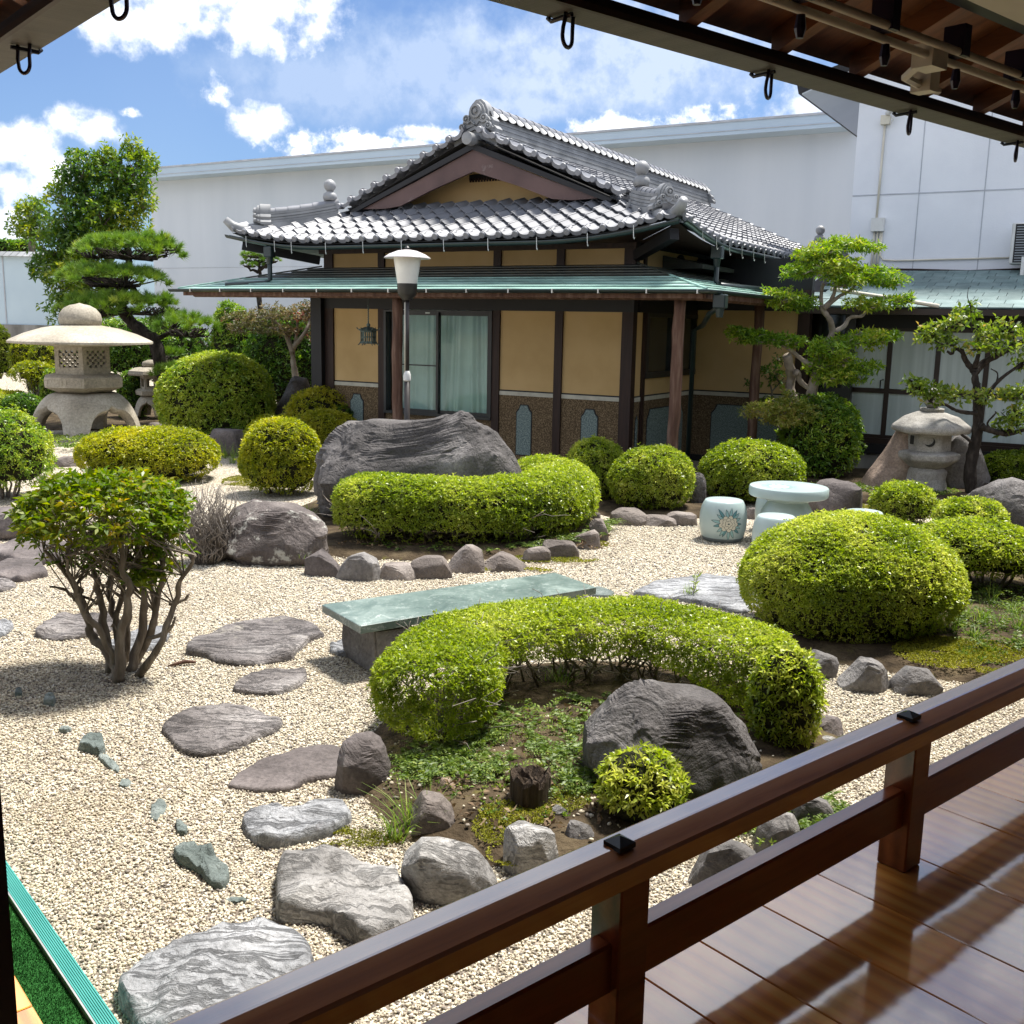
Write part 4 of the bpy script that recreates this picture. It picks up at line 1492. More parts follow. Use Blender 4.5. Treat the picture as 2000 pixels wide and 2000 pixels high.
# the other wing: x runs along -VN there so that y points along VA
LM = Matrix((-VN, VA, Z)).transposed().to_4x4() @ Matrix.Translation((0, -1.05, 0))
el = eave('wing_roof', 'dark eave of the other wing with gutter and hook at the upper left', LM, -9.0, -2.05,
          [-3.31, -2.56, -4.1], [-2.2 - .405 * i for i in range(16)], 0)
# walls behind the viewer
rw = thing('veranda_house', 'dark timber house wall behind the veranda', 'house', V(0, 0, 0), R(90 - 49.55))
MB().box((-.8, -.62, 0), (16, -.5, 3.9)).build('wall', M['wood_d'], rw)
MB().box((-.8, -.5, 0), (-.68, 6, 3.4)).build('wall', M['wood_d'], rw)

# ------------------------------------------------------------------ ground
def gz(x, y):
    """height of the garden ground: level, rising gently at the far left"""
    x = np.asarray(x, float)
    y = np.asarray(y, float)
    a = np.clip((y - 23) / 8, 0, 1)
    b = np.clip((-x - 2.5) / 4, 0, 1)
    return 1.0 * a * a * (3 - 2 * a) * b


M['gravel'] = None
m, nt, o = new_mat('pale gravel')
tcn = nd(nt, 'ShaderNodeTexCoord')
vec = tcn.outputs['Object']
v1 = nd(nt, 'ShaderNodeTexVoronoi', {'Scale': 62.0, 'Randomness': 1.0})
nt.links.new(vec, v1.inputs['Vector'])
sp = nd(nt, 'ShaderNodeSeparateColor')
nt.links.new(v1.outputs['Color'], sp.inputs[0])
c = ramp(nt, sp.outputs[0], [(.0, (.30, .25, .2)), (.12, (.44, .38, .30)), (.35, (.52, .46, .35)), (.65, (.60, .54, .42)), (1, (.68, .63, .53))])
big = noise(nt, vec, .5, 4)
c = mix(nt, mth(nt, 'MULTIPLY', mth(nt, 'SUBTRACT', big, .5), 1.2, True), c, (.56, .46, .30))
dk = mth(nt, 'SUBTRACT', 1.0, mth(nt, 'MULTIPLY', mth(nt, 'SUBTRACT', v1.outputs['Distance'], .42), 4.0, True))
c = mix(nt, mth(nt, 'SUBTRACT', 1.0, dk), c, (.16, .13, .10))
b = nd(nt, 'ShaderNodeBsdfPrincipled', {'Base Color': c, 'Roughness': .85, 'Specular IOR Level': .3})
bn = nd(nt, 'ShaderNodeBump', {'Strength': .8, 'Distance': .012, 'Height': mth(nt, 'SUBTRACT', 1.0, v1.outputs['Distance'])})
nt.links.new(bn.outputs[0], b.inputs['Normal'])
nt.links.new(b.outputs[0], o.inputs[0])
M['gravel'] = m
gx = np.concatenate([np.linspace(-150, -24, 10), np.linspace(-22, 16, 90), np.linspace(18, 150, 10)])
gy_ = np.concatenate([np.linspace(-60, -4, 6), np.linspace(-2, 40, 100), np.linspace(45, 200, 10)])
X, Y = np.meshgrid(gx, gy_)
Zg = gz(X, Y)
v = np.stack([X.ravel(), Y.ravel(), Zg.ravel()], 1)
nx_ = len(gx)
i = (np.arange(len(gy_) - 1)[:, None] * nx_ + np.arange(nx_ - 1)[None]).ravel()
f = np.stack([i, i + 1, i + nx_ + 1, i + nx_], 1)
tag(link('gravel_ground', np_mesh('gravel_ground', v, f, True), M['gravel']), kind='structure')

# loose pebbles over the near gravel: points carrying one of six pebble shapes
PEB = []
pm, nt, o = new_mat('pebble')
oi = nd(nt, 'ShaderNodeObjectInfo')
c = ramp(nt, oi.outputs['Random'], [(0, (.10, .09, .08)), (.14, (.22, .19, .165)), (.28, (.38, .33, .25)), (.5, (.52, .455, .335)), (.75, (.62, .56, .43)), (1, (.72, .68, .59))])
st_ = noise(nt, oi.outputs['Location'], .9, 4, .6)
c = mix(nt, mth(nt, 'MULTIPLY', mth(nt, 'SUBTRACT', st_, .46), 3.0, True), c, mix(nt, .6, c, (.36, .29, .19)))
tcn = nd(nt, 'ShaderNodeTexCoord')
f_ = noise(nt, tcn.outputs['Object'], 3.0, 3)
c = mix(nt, .35, c, ramp(nt, f_, [(.3, (.3, .3, .3)), (.7, (.8, .8, .8))]), 'OVERLAY')
b = nd(nt, 'ShaderNodeBsdfPrincipled', {'Base Color': c, 'Roughness': .7, 'Specular IOR Level': .35})
nt.links.new(b.outputs[0], o.inputs[0])
pcol = bpy.data.collections.new('pebbles')
rp = np.random.default_rng(3)
iv, if_ = ico(1)
for k in range(6):
    s = np.array([1, rp.uniform(.65, .95), rp.uniform(.5, .75)])
    q = iv * (1 + .22 * vnoise(iv * 1.6 + k * 9.1, k)[:, None]) * s
    me = np_mesh('pebble', q, np.array(if_), True)
    me.materials.append(pm)
    ob = bpy.data.objects.new('pebble', me)
    pcol.objects.link(ob)
ng = bpy.data.node_groups.new('scatter', 'GeometryNodeTree')
ng.interface.new_socket('Geometry', in_out='INPUT', socket_type='NodeSocketGeometry')
ng.interface.new_socket('Geometry', in_out='OUTPUT', socket_type='NodeSocketGeometry')
gi = ng.nodes.new('NodeGroupInput')
go = ng.nodes.new('NodeGroupOutput')
ci = ng.nodes.new('GeometryNodeCollectionInfo')
ci.inputs[0].default_value = pcol
ci.inputs['Separate Children'].default_value = True
ci.inputs['Reset Children'].default_value = True
ip = ng.nodes.new('GeometryNodeInstanceOnPoints')
ip.inputs['Pick Instance'].default_value = True
ar = ng.nodes.new('GeometryNodeInputNamedAttribute')
ar.data_type = 'FLOAT_VECTOR'
ar.inputs[0].default_value = 'rot'
asz = ng.nodes.new('GeometryNodeInputNamedAttribute')
asz.data_type = 'FLOAT'
asz.inputs[0].default_value = 'size'
er_ = ng.nodes.new('FunctionNodeEulerToRotation')
ng.links.new(ar.outputs[0], er_.inputs[0])
ng.links.new(gi.outputs[0], ip.inputs['Points'])
ng.links.new(ci.outputs[0], ip.inputs['Instance'])
ng.links.new(er_.outputs[0], ip.inputs['Rotation'])
ng.links.new(asz.outputs[0], ip.inputs['Scale'])
ng.links.new(ip.outputs[0], go.inputs[0])


def pebbles(name, pts, size):
    n = len(pts)
    me = bpy.data.meshes.new(name)
    me.vertices.add(n)
    me.vertices.foreach_set('co', np.asarray(pts, np.float32).ravel())
    r = np.stack([rp.normal(0, .35, n), rp.normal(0, .35, n), rp.uniform(0, 2 * PI, n)], 1).astype(np.float32)
    at = me.attributes.new('rot', 'FLOAT_VECTOR', 'POINT')
    at.data.foreach_set('vector', r.ravel())
    attr(me, 'size', size)
    ob = link(name, me)
    mo = ob.modifiers.new('scatter', 'NODES')
    mo.node_group = ng
    ob['kind'] = 'stuff'
    return ob


pp_ = []
for (y0, y1, dens_, s0) in ((2.4, 4.2, 15500, 1.0), (4.2, 6.2, 11500, 1.05), (6.2, 8.2, 7000, 1.15), (8.2, 10.8, 4000, 1.35)):
    xw = .56 * y1
    x0, x1 = -xw - .1, xw + .1
    k = int((x1 - x0) * (y1 - y0) * dens_)
    p = np.stack([rp.uniform(x0, x1, k), rp.uniform(y0, y1, k)], 1)
    keep = np.abs(p[:, 0]) < .53 * p[:, 1] + .15
    a = p @ np.array([VA.x, VA.y])
    n_ = p @ np.array([VN.x, VN.y])
    keep &= (n_ > 1.6) & (a > .84)
    p = p[keep]
    pp_.append(np.concatenate([p, np.full((len(p), 1), s0)], 1))
pp_ = np.concatenate(pp_)
sz = np.abs(rp.normal(.0052, .0019, len(pp_))).clip(.0025, .014) * pp_[:, 2]
pebbles('gravel', np.stack([pp_[:, 0], pp_[:, 1], rp.uniform(-.002, .007, len(pp_))], 1), sz)

# ------------------------------------------------------------------ stone
def cols(*c):
    n = len(c)
    return [(.28 + .46 * i / (n - 1), q) for i, q in enumerate(c)]


M['rock_dark'] = stone_mat('dark grey brown rock', cols((.035, .032, .031), (.09, .082, .079), (.22, .205, .198)), 1.8, .9, [(5, .66, (.33, .31, .29), 10)], bdist=.07)
M['rock_grey'] = stone_mat('grey rock', cols((.06, .058, .055), (.15, .14, .135), (.30, .285, .27)), 1.5, .9, [(3.2, .62, (.07, .06, .05), 6)], bdist=.05)
M['rock_purple'] = stone_mat('purple brown rock', cols((.05, .042, .04), (.115, .098, .094), (.23, .20, .19)), 2.0, .8, [(4, .66, (.3, .29, .27), 8)])
M['rock_lichen'] = stone_mat('lichen spotted rock', cols((.045, .038, .036), (.105, .088, .082), (.2, .175, .16)), 2.4, .9, [(6, .57, (.40, .39, .35), 16), (2.5, .6, (.07, .085, .035), 5)], bdist=.05)
M['rock_pale'] = stone_mat('pale weathered rock', cols((.12, .115, .11), (.27, .26, .25), (.46, .45, .43)), 2.2, .8, [(4, .63, (.16, .12, .10), 6)], bdist=.05, streak=(.10, .095, .09))
M['rock_edge'] = stone_mat('brown grey edging stone', cols((.075, .062, .055), (.16, .135, .12), (.28, .245, .22)), 3.0, .8, [(5, .64, (.34, .32, .29), 8)])
M['rock_tan'] = stone_mat('tan standing rock', cols((.14, .10, .075), (.28, .21, .165), (.44, .36, .29)), 2.0, .9, [(6, .63, (.12, .09, .07), 8)])
M['step_p'] = stone_mat('grey brown stepping stone', cols((.075, .066, .063), (.17, .153, .147), (.36, .335, .32)), 2.4, .9, [(3, .60, (.40, .37, .31), 7)], .8, bdist=.06, streak=(.045, .038, .036))
M['step_b'] = stone_mat('blue grey stepping stone', cols((.11, .11, .115), (.25, .255, .265), (.46, .465, .475)), 2.0, .9, [(5, .6, (.08, .065, .065), 8)], .5, bdist=.05, streak=(.12, .118, .12))
M['step_g'] = stone_mat('green grey stone', cols((.05, .065, .06), (.13, .155, .145), (.30, .33, .31)), 5, .8)
M['quartz'] = stone_mat('white quartz', cols((.45, .45, .43), (.68, .68, .66), (.85, .85, .84)), 5, .9)
M['granite'] = stone_mat('weathered granite lantern', cols((.20, .175, .135), (.33, .295, .235), (.46, .42, .35)), 1.3, .35, [(3, .62, (.24, .21, .17), 4)], bdist=.012)
M['granite_g'] = stone_mat('grey speckled granite', cols((.15, .14, .125), (.29, .275, .25), (.44, .42, .385)), 3.0, .7, [(5, .6, (.11, .10, .085), 6)], bdist=.02)


def rock(name, label, cx, cy, hw, h, mt, prof=None, depth=.8, seed=0, sub=4, rz=0.0, rough=.09, box=.7, z0=0.0, cuts=7, group=None, sink=.06, cat='rock', bed=0.0):
    """boulder: front silhouette prof [(t, height)] over its width, rounded in depth, facets, noise"""
    iv_, fc = ico(sub)
    p = iv_.copy()
    # towards a block, then cut facets
    p = np.sign(p) * np.abs(p) ** box
    rg = np.random.default_rng(seed)
    for k in range(cuts):
        d = rg.normal(0, 1, 3)
        d[2] = abs(d[2]) * .8
        d /= np.linalg.norm(d)
        lim = np.max(p @ d) * rg.uniform(.68, .9)
        over = np.maximum(p @ d - lim, 0)
        p = p - over[:, None] * d[None] * .92
    for k in range(30):
        d = rg.normal(0, 1, 3)
        d /= np.linalg.norm(d)
        lim = np.max(p @ d) * rg.uniform(.86, .97)
        over = np.maximum(p @ d - lim, 0)
        p = p - over[:, None] * d[None]
    p /= np.max(np.abs(p), axis=0)
    ext = max(hw, h)
    q = p * np.array([hw, hw * depth, h / 2]) / ext
    wq = q + .18 * np.stack([fbm(q * 2.1 + 5 * k, seed + k, 2) for k in range(3)], 1)
    amp = fbm(wq * 1.7 + seed * 3.7, seed, 6, .62) * .8 + (.55 * fbm(wq * 4.5 + seed, seed + 8, 5, .6) if sub > 3 else 0) + (.22 * fbm(wq * 12 + seed, seed + 11, 4, .65) if sub > 4 else 0) + .14 * (1 - 2.4 * np.abs(fbm(wq * 2.6 + seed, seed + 5, 5, .6)))
    if bed:
        amp = amp + bed * (vnoise(q * [1.2, 1.2, 11] + fbm(q * 2, seed + 9, 3)[:, None] * 1.5, seed + 3))
    p = p * (1 + rough * 1.5 * amp)[:, None]
    x = p[:, 0]
    zt = (p[:, 2] + 1) / 2
    hh = np.ones(len(x))
    if prof:
        tx = np.clip((x + 1) / 2, 0, 1)
        hh = np.interp(tx, [a for a, _ in prof], [b for _, b in prof])
    v_ = np.stack([x * hw, p[:, 1] * hw * depth, zt * hh * (h + sink) - sink], 1)
    me = np_mesh(name, v_, np.array(fc), True)
    try:
        me.set_sharp_from_angle(angle=R(28))
    except Exception:
        pass
    ob = link(name, me, M[mt])
    ob.location = (cx, cy, z0)
    ob.rotation_euler = (0, 0, rz)
    return tag(ob, label, cat, group)


def slab(name, label, poly, h, mt, seed=0, tilt_=(0, 0), group=None, z0=0.0, cat='stepping stone', rough=.02, res=.03, bulge=.0):
    h = h * .62
    rough = rough * 1.15
    """flat stone from an outline on the ground: uneven worn top, rounded broken edge"""
    P = np.array([q[:2] for q in poly], float)
    c = P.mean(0)
    # resample and roughen the outline
    seg_ = np.concatenate([P, P[:1]])
    L_ = np.concatenate([[0], np.cumsum(np.linalg.norm(np.diff(seg_, axis=0), axis=1))])
    n = max(36, int(L_[-1] / res))
    s = np.linspace(0, L_[-1], n, endpoint=False)
    O = np.stack([np.interp(s, L_, seg_[:, 0]), np.interp(s, L_, seg_[:, 1])], 1)
    for _ in range(2):
        O = (np.roll(O, 1, 0) + 2 * O + np.roll(O, -1, 0)) / 4
    size = np.sqrt(np.ptp(P[:, 0]) * np.ptp(P[:, 1]))
    O += (O - c) * (.06 * fbm(np.concatenate([O * 7, np.full((n, 1), seed)], 1), seed, 3))[:, None]
    rings = [(1.0, -.03), (1.0, .35), (.985, .72), (.955, .92), (.90, 1.0), (.78, 1.0), (.62, 1.0), (.45, 1.0), (.28, 1.0), (.12, 1.0)]
    vs_ = []
    for (k, hz) in rings:
        q = c + (O - c) * k
        p3 = np.concatenate([q, np.full((n, 1), seed * 1.3)], 1)
        nz = fbm(p3 * 4.5 / max(size, .3), seed, 5, .55)
        rd_ = .6 - 1.2 * np.abs(fbm(p3 * 6.0 / max(size, .3), seed + 4, 4, .6))
        z = hz * h * (1 + .25 * nz) + (rough * (rd_ + nz * 1.4) + bulge * (1 - k)) * (1 if hz > .5 else .2)
        z = z + (q[:, 0] - c[0]) * tilt_[0] * (hz > 0) + (q[:, 1] - c[1]) * tilt_[1] * (hz > 0)
        vs_.append(np.concatenate([q - c, z[:, None]], 1))
    V_ = np.concatenate(vs_ + [np.array([[0, 0, h + bulge]])])
    fs = []
    for r_ in range(len(rings) - 1):
        for j in range(n):
            fs.append((r_ * n + j, r_ * n + (j + 1) % n, (r_ + 1) * n + (j + 1) % n, (r_ + 1) * n + j))
    t = len(rings) - 1
    fs += [(t * n + j, t * n + (j + 1) % n, len(V_) - 1) for j in range(n)]
    a = 0.0
    for j in range(n):
        a += O[j, 0] * O[(j + 1) % n, 1] - O[(j + 1) % n, 0] * O[j, 1]
    if a < 0:
        fs = [q[::-1] for q in fs]
    me = bpy.data.meshes.new(name)
    me.from_pydata(V_.tolist(), [], fs)
    ob = link(name, me, M[mt], None, True)
    try:
        me.set_sharp_from_angle(angle=R(50))
    except Exception:
        pass
    ob.location = (c[0], c[1], z0)
    return tag(ob, label, cat, group)


SG = 'stepping stones in the gravel'
slab('stepping_stone', 'largest pale grey stepping stone in front, beside the teal step edge', [(-1.188, 2.86), (-1.132, 2.996), (-1.053, 3.088), (-0.939, 3.129), (-0.836, 3.164), (-0.759, 3.142), (-0.664, 3.089), (-0.608, 3.014), (-0.586, 2.902), (-0.68, 2.793), (-0.774, 2.672), (-0.908, 2.577), (-0.932, 2.576), (-1.039, 2.645), (-1.114, 2.749)], .12, 'step_b', 1, group=SG, rough=.02, bulge=.02)
slab('stepping_stone', 'rugged pale stone with a notched left edge next to the front bed edging', [(-0.835, 3.473), (-0.832, 3.597), (-0.777, 3.64), (-0.666, 3.653), (-0.594, 3.607), (-0.542, 3.577), (-0.467, 3.548), (-0.402, 3.535), (-0.369, 3.446), (-0.311, 3.32), (-0.297, 3.175), (-0.424, 3.059), (-0.511, 3.129), (-0.599, 3.228), (-0.71, 3.244), (-0.781, 3.235)], .11, 'rock_pale', 2, group=SG, rough=.03)
slab('stepping_stone', 'small silvery stepping stone with a waist, left of the mossy patch', [(-1.091, 3.941), (-1.071, 3.998), (-0.997, 4.021), (-0.912, 3.996), (-0.86, 4.046), (-0.795, 4.078), (-0.696, 4.073), (-0.634, 4.017), (-0.648, 3.941), (-0.701, 3.848), (-0.785, 3.8), (-0.875, 3.753), (-0.955, 3.742), (-1.029, 3.834)], .07, 'step_b', 3, group=SG, rough=.022)
slab('stepping_stone', 'flat purple brown stepping stone touching the dark block left of the arc hedge', [(-1.241, 4.276), (-1.228, 4.387), (-1.177, 4.528), (-1.066, 4.606), (-0.961, 4.686), (-0.879, 4.741), (-0.801, 4.707), (-0.749, 4.573), (-0.761, 4.409), (-0.892, 4.336), (-0.939, 4.247), (-1.057, 4.232), (-1.169, 4.237)], .04, 'rock_purple', 4, group=SG, rough=.008)
slab('stepping_stone', 'brown stepping stone with a cream streak, between the shrub trunk and the arc hedge', [(-1.742, 4.901), (-1.746, 5.059), (-1.671, 5.169), (-1.514, 5.208), (-1.366, 5.201), (-1.252, 5.1), (-1.161, 5.061), (-1.149, 4.932), (-1.221, 4.832), (-1.313, 4.67), (-1.464, 4.564), (-1.597, 4.669), (-1.674, 4.809)], .05, 'step_p', 5, group=SG, rough=.015)
slab('stepping_stone', 'small oval purple stepping stone in front of the bench leg', [(-1.535, 5.451), (-1.543, 5.661), (-1.45, 5.778), (-1.373, 5.821), (-1.197, 5.812), (-1.155, 5.666), (-1.19, 5.539), (-1.249, 5.433), (-1.395, 5.408)], .045, 'step_p', 6, group=SG, rough=.012)
slab('stepping_stone', 'long layered purple stepping stone with a pointed right end left of the bench', [(-1.983, 6.075), (-2.019, 6.341), (-1.949, 6.551), (-1.803, 6.69), (-1.65, 6.836), (-1.462, 6.849), (-1.311, 6.725), (-1.205, 6.518), (-1.295, 6.389), (-1.318, 6.155), (-1.332, 6.008), (-1.56, 5.889), (-1.711, 5.914), (-1.883, 6.045)], .06, 'step_p', 7, group=SG, rough=.018)
slab('stepping_stone', 'brown layered stone lying behind the left side of the shrub trunks', [(-3.057, 6.384), (-3.098, 6.633), (-3.065, 6.815), (-2.936, 6.87), (-2.699, 6.818), (-2.616, 6.667), (-2.632, 6.454), (-2.751, 6.364), (-2.876, 6.296)], .05, 'step_p', 8, group=SG, rough=.018)
slab('stepping_stone', 'blue grey stone showing between the shrub trunks', [(-2.565, 6.251), (-2.494, 6.374), (-2.383, 6.566), (-2.301, 6.615), (-2.193, 6.434), (-2.188, 6.276), (-2.228, 6.122), (-2.393, 6.074)], .04, 'step_b', 9, group=SG)
slab('stepping_stone', 'pale blue stone cut off by the left picture edge', [(-3.405, 6.434), (-3.401, 6.646), (-3.329, 6.651), (-3.266, 6.569), (-3.246, 6.404), (-3.289, 6.32)], .035, 'step_b', 10, group=SG)
slab('stepping_stone', 'flat grey stone at the left edge below the dark slabs', [(-4.048, 7.537), (-3.941, 7.747), (-3.845, 7.725), (-3.744, 7.618), (-3.781, 7.421), (-3.874, 7.387)], .035, 'step_p', 11, group=SG)
slab('stepping_stone', 'grey stone half hidden behind the bench leg', [(-1.135, 6.192), (-1.092, 6.387), (-1.028, 6.513), (-0.909, 6.439), (-0.871, 6.172), (-0.986, 6.091)], .045, 'step_b', 12, group=SG)
slab('stepping_stone', 'wide rippled grey stone left of the big round bush', [(0.947, 7.728), (1.126, 8.043), (1.363, 8.221), (1.616, 8.325), (1.848, 8.303), (1.917, 7.915), (1.873, 7.484), (1.703, 7.274), (1.604, 7.299), (1.398, 7.516), (1.128, 7.635)], .06, 'step_b', 13, group=SG, rough=.014)
slab('stepping_stone', 'flat teal stone just beyond the far end of the bench', [(0.6, 7.673), (0.613, 7.865), (0.703, 7.951), (0.812, 7.771), (0.761, 7.654)], .03, 'step_g', 14, group=SG, rough=.004)
LG = 'low dark stones at the left edge'
slab('flat_rock', 'broad dark slab at the left edge, upper of two', [(-4.513, 8.442), (-4.5, 8.89), (-4.336, 9.064), (-4.009, 9.0), (-3.748, 8.731), (-3.752, 8.405), (-4.011, 8.266)], .12, 'rock_purple', 15, group=LG, cat='rock')
slab('flat_rock', 'purple slab at the left edge, lower of two', [(-4.249, 7.789), (-4.239, 8.202), (-4.062, 8.373), (-3.84, 8.256), (-3.663, 7.961), (-3.765, 7.74)], .09, 'rock_purple', 16, group=LG, cat='rock')
TG = 'small green stones in the gravel'
for k, (lab, poly, h) in enumerate([
    ('tiny dark stone nearest the left edge, in the gravel', [(-2.676, 5.329), (-2.701, 5.4), (-2.67, 5.401), (-2.637, 5.331)], .03),
    ('small dark grey pebble stone left of the shrub base', [(-2.469, 5.214), (-2.502, 5.313), (-2.472, 5.334), (-2.422, 5.263), (-2.405, 5.196)], .045),
    ('thin dark stone half buried above the craggy green one', [(-2.237, 4.861), (-2.242, 4.91), (-2.203, 4.918), (-2.177, 4.881), (-2.194, 4.847)], .02),
    ('craggy dark green stone in the left gravel', [(-2.045, 4.643), (-2.072, 4.757), (-2.034, 4.791), (-1.965, 4.737), (-1.906, 4.625), (-1.917, 4.575), (-1.981, 4.609)], .055),
    ('long flat pale green stone sunk in the gravel', [(-1.922, 4.56), (-1.909, 4.605), (-1.845, 4.54), (-1.776, 4.45), (-1.764, 4.405), (-1.828, 4.448)], .012),
    ('pale streaky green stone barely above the gravel', [(-1.711, 4.266), (-1.719, 4.323), (-1.697, 4.342), (-1.666, 4.3), (-1.669, 4.253)], .012),
    ('fan shaped pale green stone flush with the gravel', [(-1.478, 3.987), (-1.506, 4.091), (-1.493, 4.146), (-1.444, 4.114), (-1.426, 4.027), (-1.439, 3.948)], .014),
    ('little blue grey wedge stone above the knobbly green stone', [(-1.355, 3.946), (-1.335, 3.938), (-1.288, 3.886), (-1.279, 3.841), (-1.32, 3.849)], .03),
    ('knobbly green stone lying aslant in the gravel', [(-1.285, 3.695), (-1.275, 3.753), (-1.224, 3.747), (-1.187, 3.683), (-1.148, 3.717), (-1.101, 3.638), (-1.032, 3.563), (-1.012, 3.503), (-1.025, 3.451), (-1.065, 3.457), (-1.15, 3.558), (-1.24, 3.617)], .06),
    ('thin green sliver above the largest stepping stone', [(-0.996, 3.374), (-0.985, 3.389), (-0.924, 3.386), (-0.911, 3.367), (-0.962, 3.357)], .012)]):
    slab('small_stone', lab, poly, h, 'step_g', 30 + k, group=TG, cat='stone', rough=.012, res=.012, bulge=.01)

# boulders -----------------------------------------------------------------
RG = 'boulders in the garden'
rock('boulder', 'huge craggy dark boulder rising behind the ring hedge', *(-0.943, 10.474, 1.115, 1.243), 'rock_dark', [(0, .74), (.08, .80), (.25, .84), (.45, .84), (.58, .90), (.70, 1), (.86, 1), (.94, .86), (1, .62)], .5, 21, 6, R(-6), .09, .40, group=RG, cuts=6)
rock('boulder', 'broad lichen spotted boulder low at the left end of the ring hedge', *(-2.061, 8.7, 0.465, 0.491), 'rock_lichen', [(0, .8), (.3, 1), (.7, .95), (1, .8)], .6, 22, 6, 0, .075, .40, group=RG)
rock('boulder', 'dark grey boulder inside the arc hedge at the front', *(0.731, 4.34, 0.375, 0.507), 'rock_dark', [(0, .8), (.12, .93), (.3, 1), (.5, .95), (.75, .9), (1, .65)], .7, 23, 6, 0, .07, .46, group=RG, cuts=9)
rock('boulder', 'upright dark rock between the big round bush and the house wall', *(-3.802, 17.896, 0.412, 1.147), 'rock_dark', [(0, .5), (.5, 1), (.75, .97), (1, .7)], .7, 24, 4, 0, .09, group=RG)
rock('boulder', 'brown block of rock at the right foot of the big round bush', *(-4.262, 15.548, 0.304, 0.473), 'rock_purple', None, .7, 25, 4, 0, .05, .6, group=RG)
rock('boulder', 'brown rounded boulder right behind the stone table', *(3.664, 11.465, 0.324, 0.414), 'rock_purple', None, .8, 26, 4, 0, .06, .7, group=RG)
rock('boulder', 'tall leaning tan rock on the left behind the crescent lantern', *(4.93, 13.336, 0.35, 0.972), 'rock_tan', [(0, .25), (.3, .5), (.6, .9), (.85, 1), (1, .9)], .6, 27, 4, 0, .08, .65, group=RG)
rock('boulder', 'tall grey green rock on the right behind the crescent lantern', *(5.88, 13.45, 0.346, 0.888), 'rock_grey', [(0, .9), (.4, 1), (.8, .8), (1, .4)], .6, 28, 4, 0, .08, .65, group=RG)
rock('boulder', 'layered dark rock with the white quartz lump on it at the right edge', *(5.151, 10.576, 0.503, 0.608), 'rock_dark', [(0, .4), (.2, .8), (.5, 1), (1, .95)], .7, 29, 5, 0, .08, .62, group=RG, bed=.35)
rock('quartz_rock', 'white quartz lump sitting on the dark layered rock', *(6.006, 12.09, 0.132, 0.23), 'quartz', None, .8, 30, 4, 0, .1, .8, group=None)
rock('boulder', 'dark upright stone left of the rounded bush by the porch', *(2.142, 11.797, 0.096, 0.406), 'rock_dark', None, .9, 31, 3, 0, .08, group=RG)
rock('boulder', 'dark low boulder at the left edge below the left bush', *(-4.699, 9.467, 0.417, 0.294), 'rock_purple', None, .6, 32, 4, 0, .06, group=RG)
rock('boulder', 'grey rock far left beyond the low hedges', *(-16.262, 32.685, 0.566, 0.646), 'rock_grey', None, .8, 33, 3, 0, .08, group=RG)
rock('boulder', 'dark faced block at the left end of the arc hedge', *(-0.64, 4.318, 0.125, 0.259), 'rock_purple', [(0, .8), (.4, .95), (1, 1)], .7, 34, 4, R(20), .04, .5, group=RG, cuts=8)
# edging stones ----------------------------------------------------------------
EG = 'edging stones round the ring hedge bed'
for k, (b_, lab, mt, h_) in enumerate([
    ((-1.518, 8.225, 0.13, 0.221), 'dark triangular edging stone, first from the left of the ring hedge bed', 'rock_purple', [(0, .95), (.4, 1), (1, .5)]),
    ((-1.236, 8.13, 0.161, 0.222), 'pale pointed edging stone, second from the left of the ring hedge bed', 'rock_grey', [(0, .3), (.35, .9), (.6, 1), (1, .7)]),
    ((-0.913, 8.166, 0.141, 0.123), 'low oblong edging stone between the pale pointed one and the split one', 'rock_edge', None),
    ((-0.644, 8.219, 0.136, 0.171), 'edging stone with a white patch on its face, under the middle of the ring hedge', 'rock_edge', None),
    ((-0.381, 8.441, 0.13, 0.223), 'tall rounded edging stone under the middle of the ring hedge', 'rock_edge', [(0, .5), (.5, 1), (1, .9)]),
    ((-0.042, 8.53, 0.165, 0.153), 'sloping wedge shaped edging stone right of the tall rounded one', 'rock_edge', [(0, .5), (.4, 1), (1, .5)]),
    ((0.223, 8.868, 0.099, 0.134), 'small squared edging stone on the right curve of the ring bed', 'rock_edge', None),
    ((0.443, 9.077, 0.133, 0.154), 'low edging stone on the right curve, before the paired ones', 'rock_edge', None),
    ((0.691, 9.442, 0.103, 0.18), 'rounded edging stone near the right end of the ring bed', 'rock_edge', None),
    ((0.842, 9.781, 0.077, 0.215), 'narrow edging stone last but one at the right end of the ring bed', 'rock_edge', None),
    ((0.87, 10.763, 0.064, 0.102), 'little stone ending the ring bed edging beside the gravel', 'rock_edge', None),
    ((1.219, 10.677, 0.153, 0.163), 'brown flat topped stone left under the twin lobed bush', 'rock_edge', None),
    ((1.528, 10.653, 0.153, 0.113), 'long low stone in the middle under the twin lobed bush', 'rock_edge', None),
    ((1.802, 10.702, 0.14, 0.132), 'greyer stone at the right under the twin lobed bush', 'rock_edge', None),
    ((2.62, 11.126, 0.069, 0.122), 'small brown stone between the flowered stool and the table', 'rock_edge', None)]):
    b_ = (b_[0], b_[1], b_[2] * 1.26, b_[3])
    rock('edging_stone', lab, *b_, mt, h_, .65, 50 + k, 4, 0, .04, .45, group=EG, cat='stone')
FG = 'stones edging the front bed'
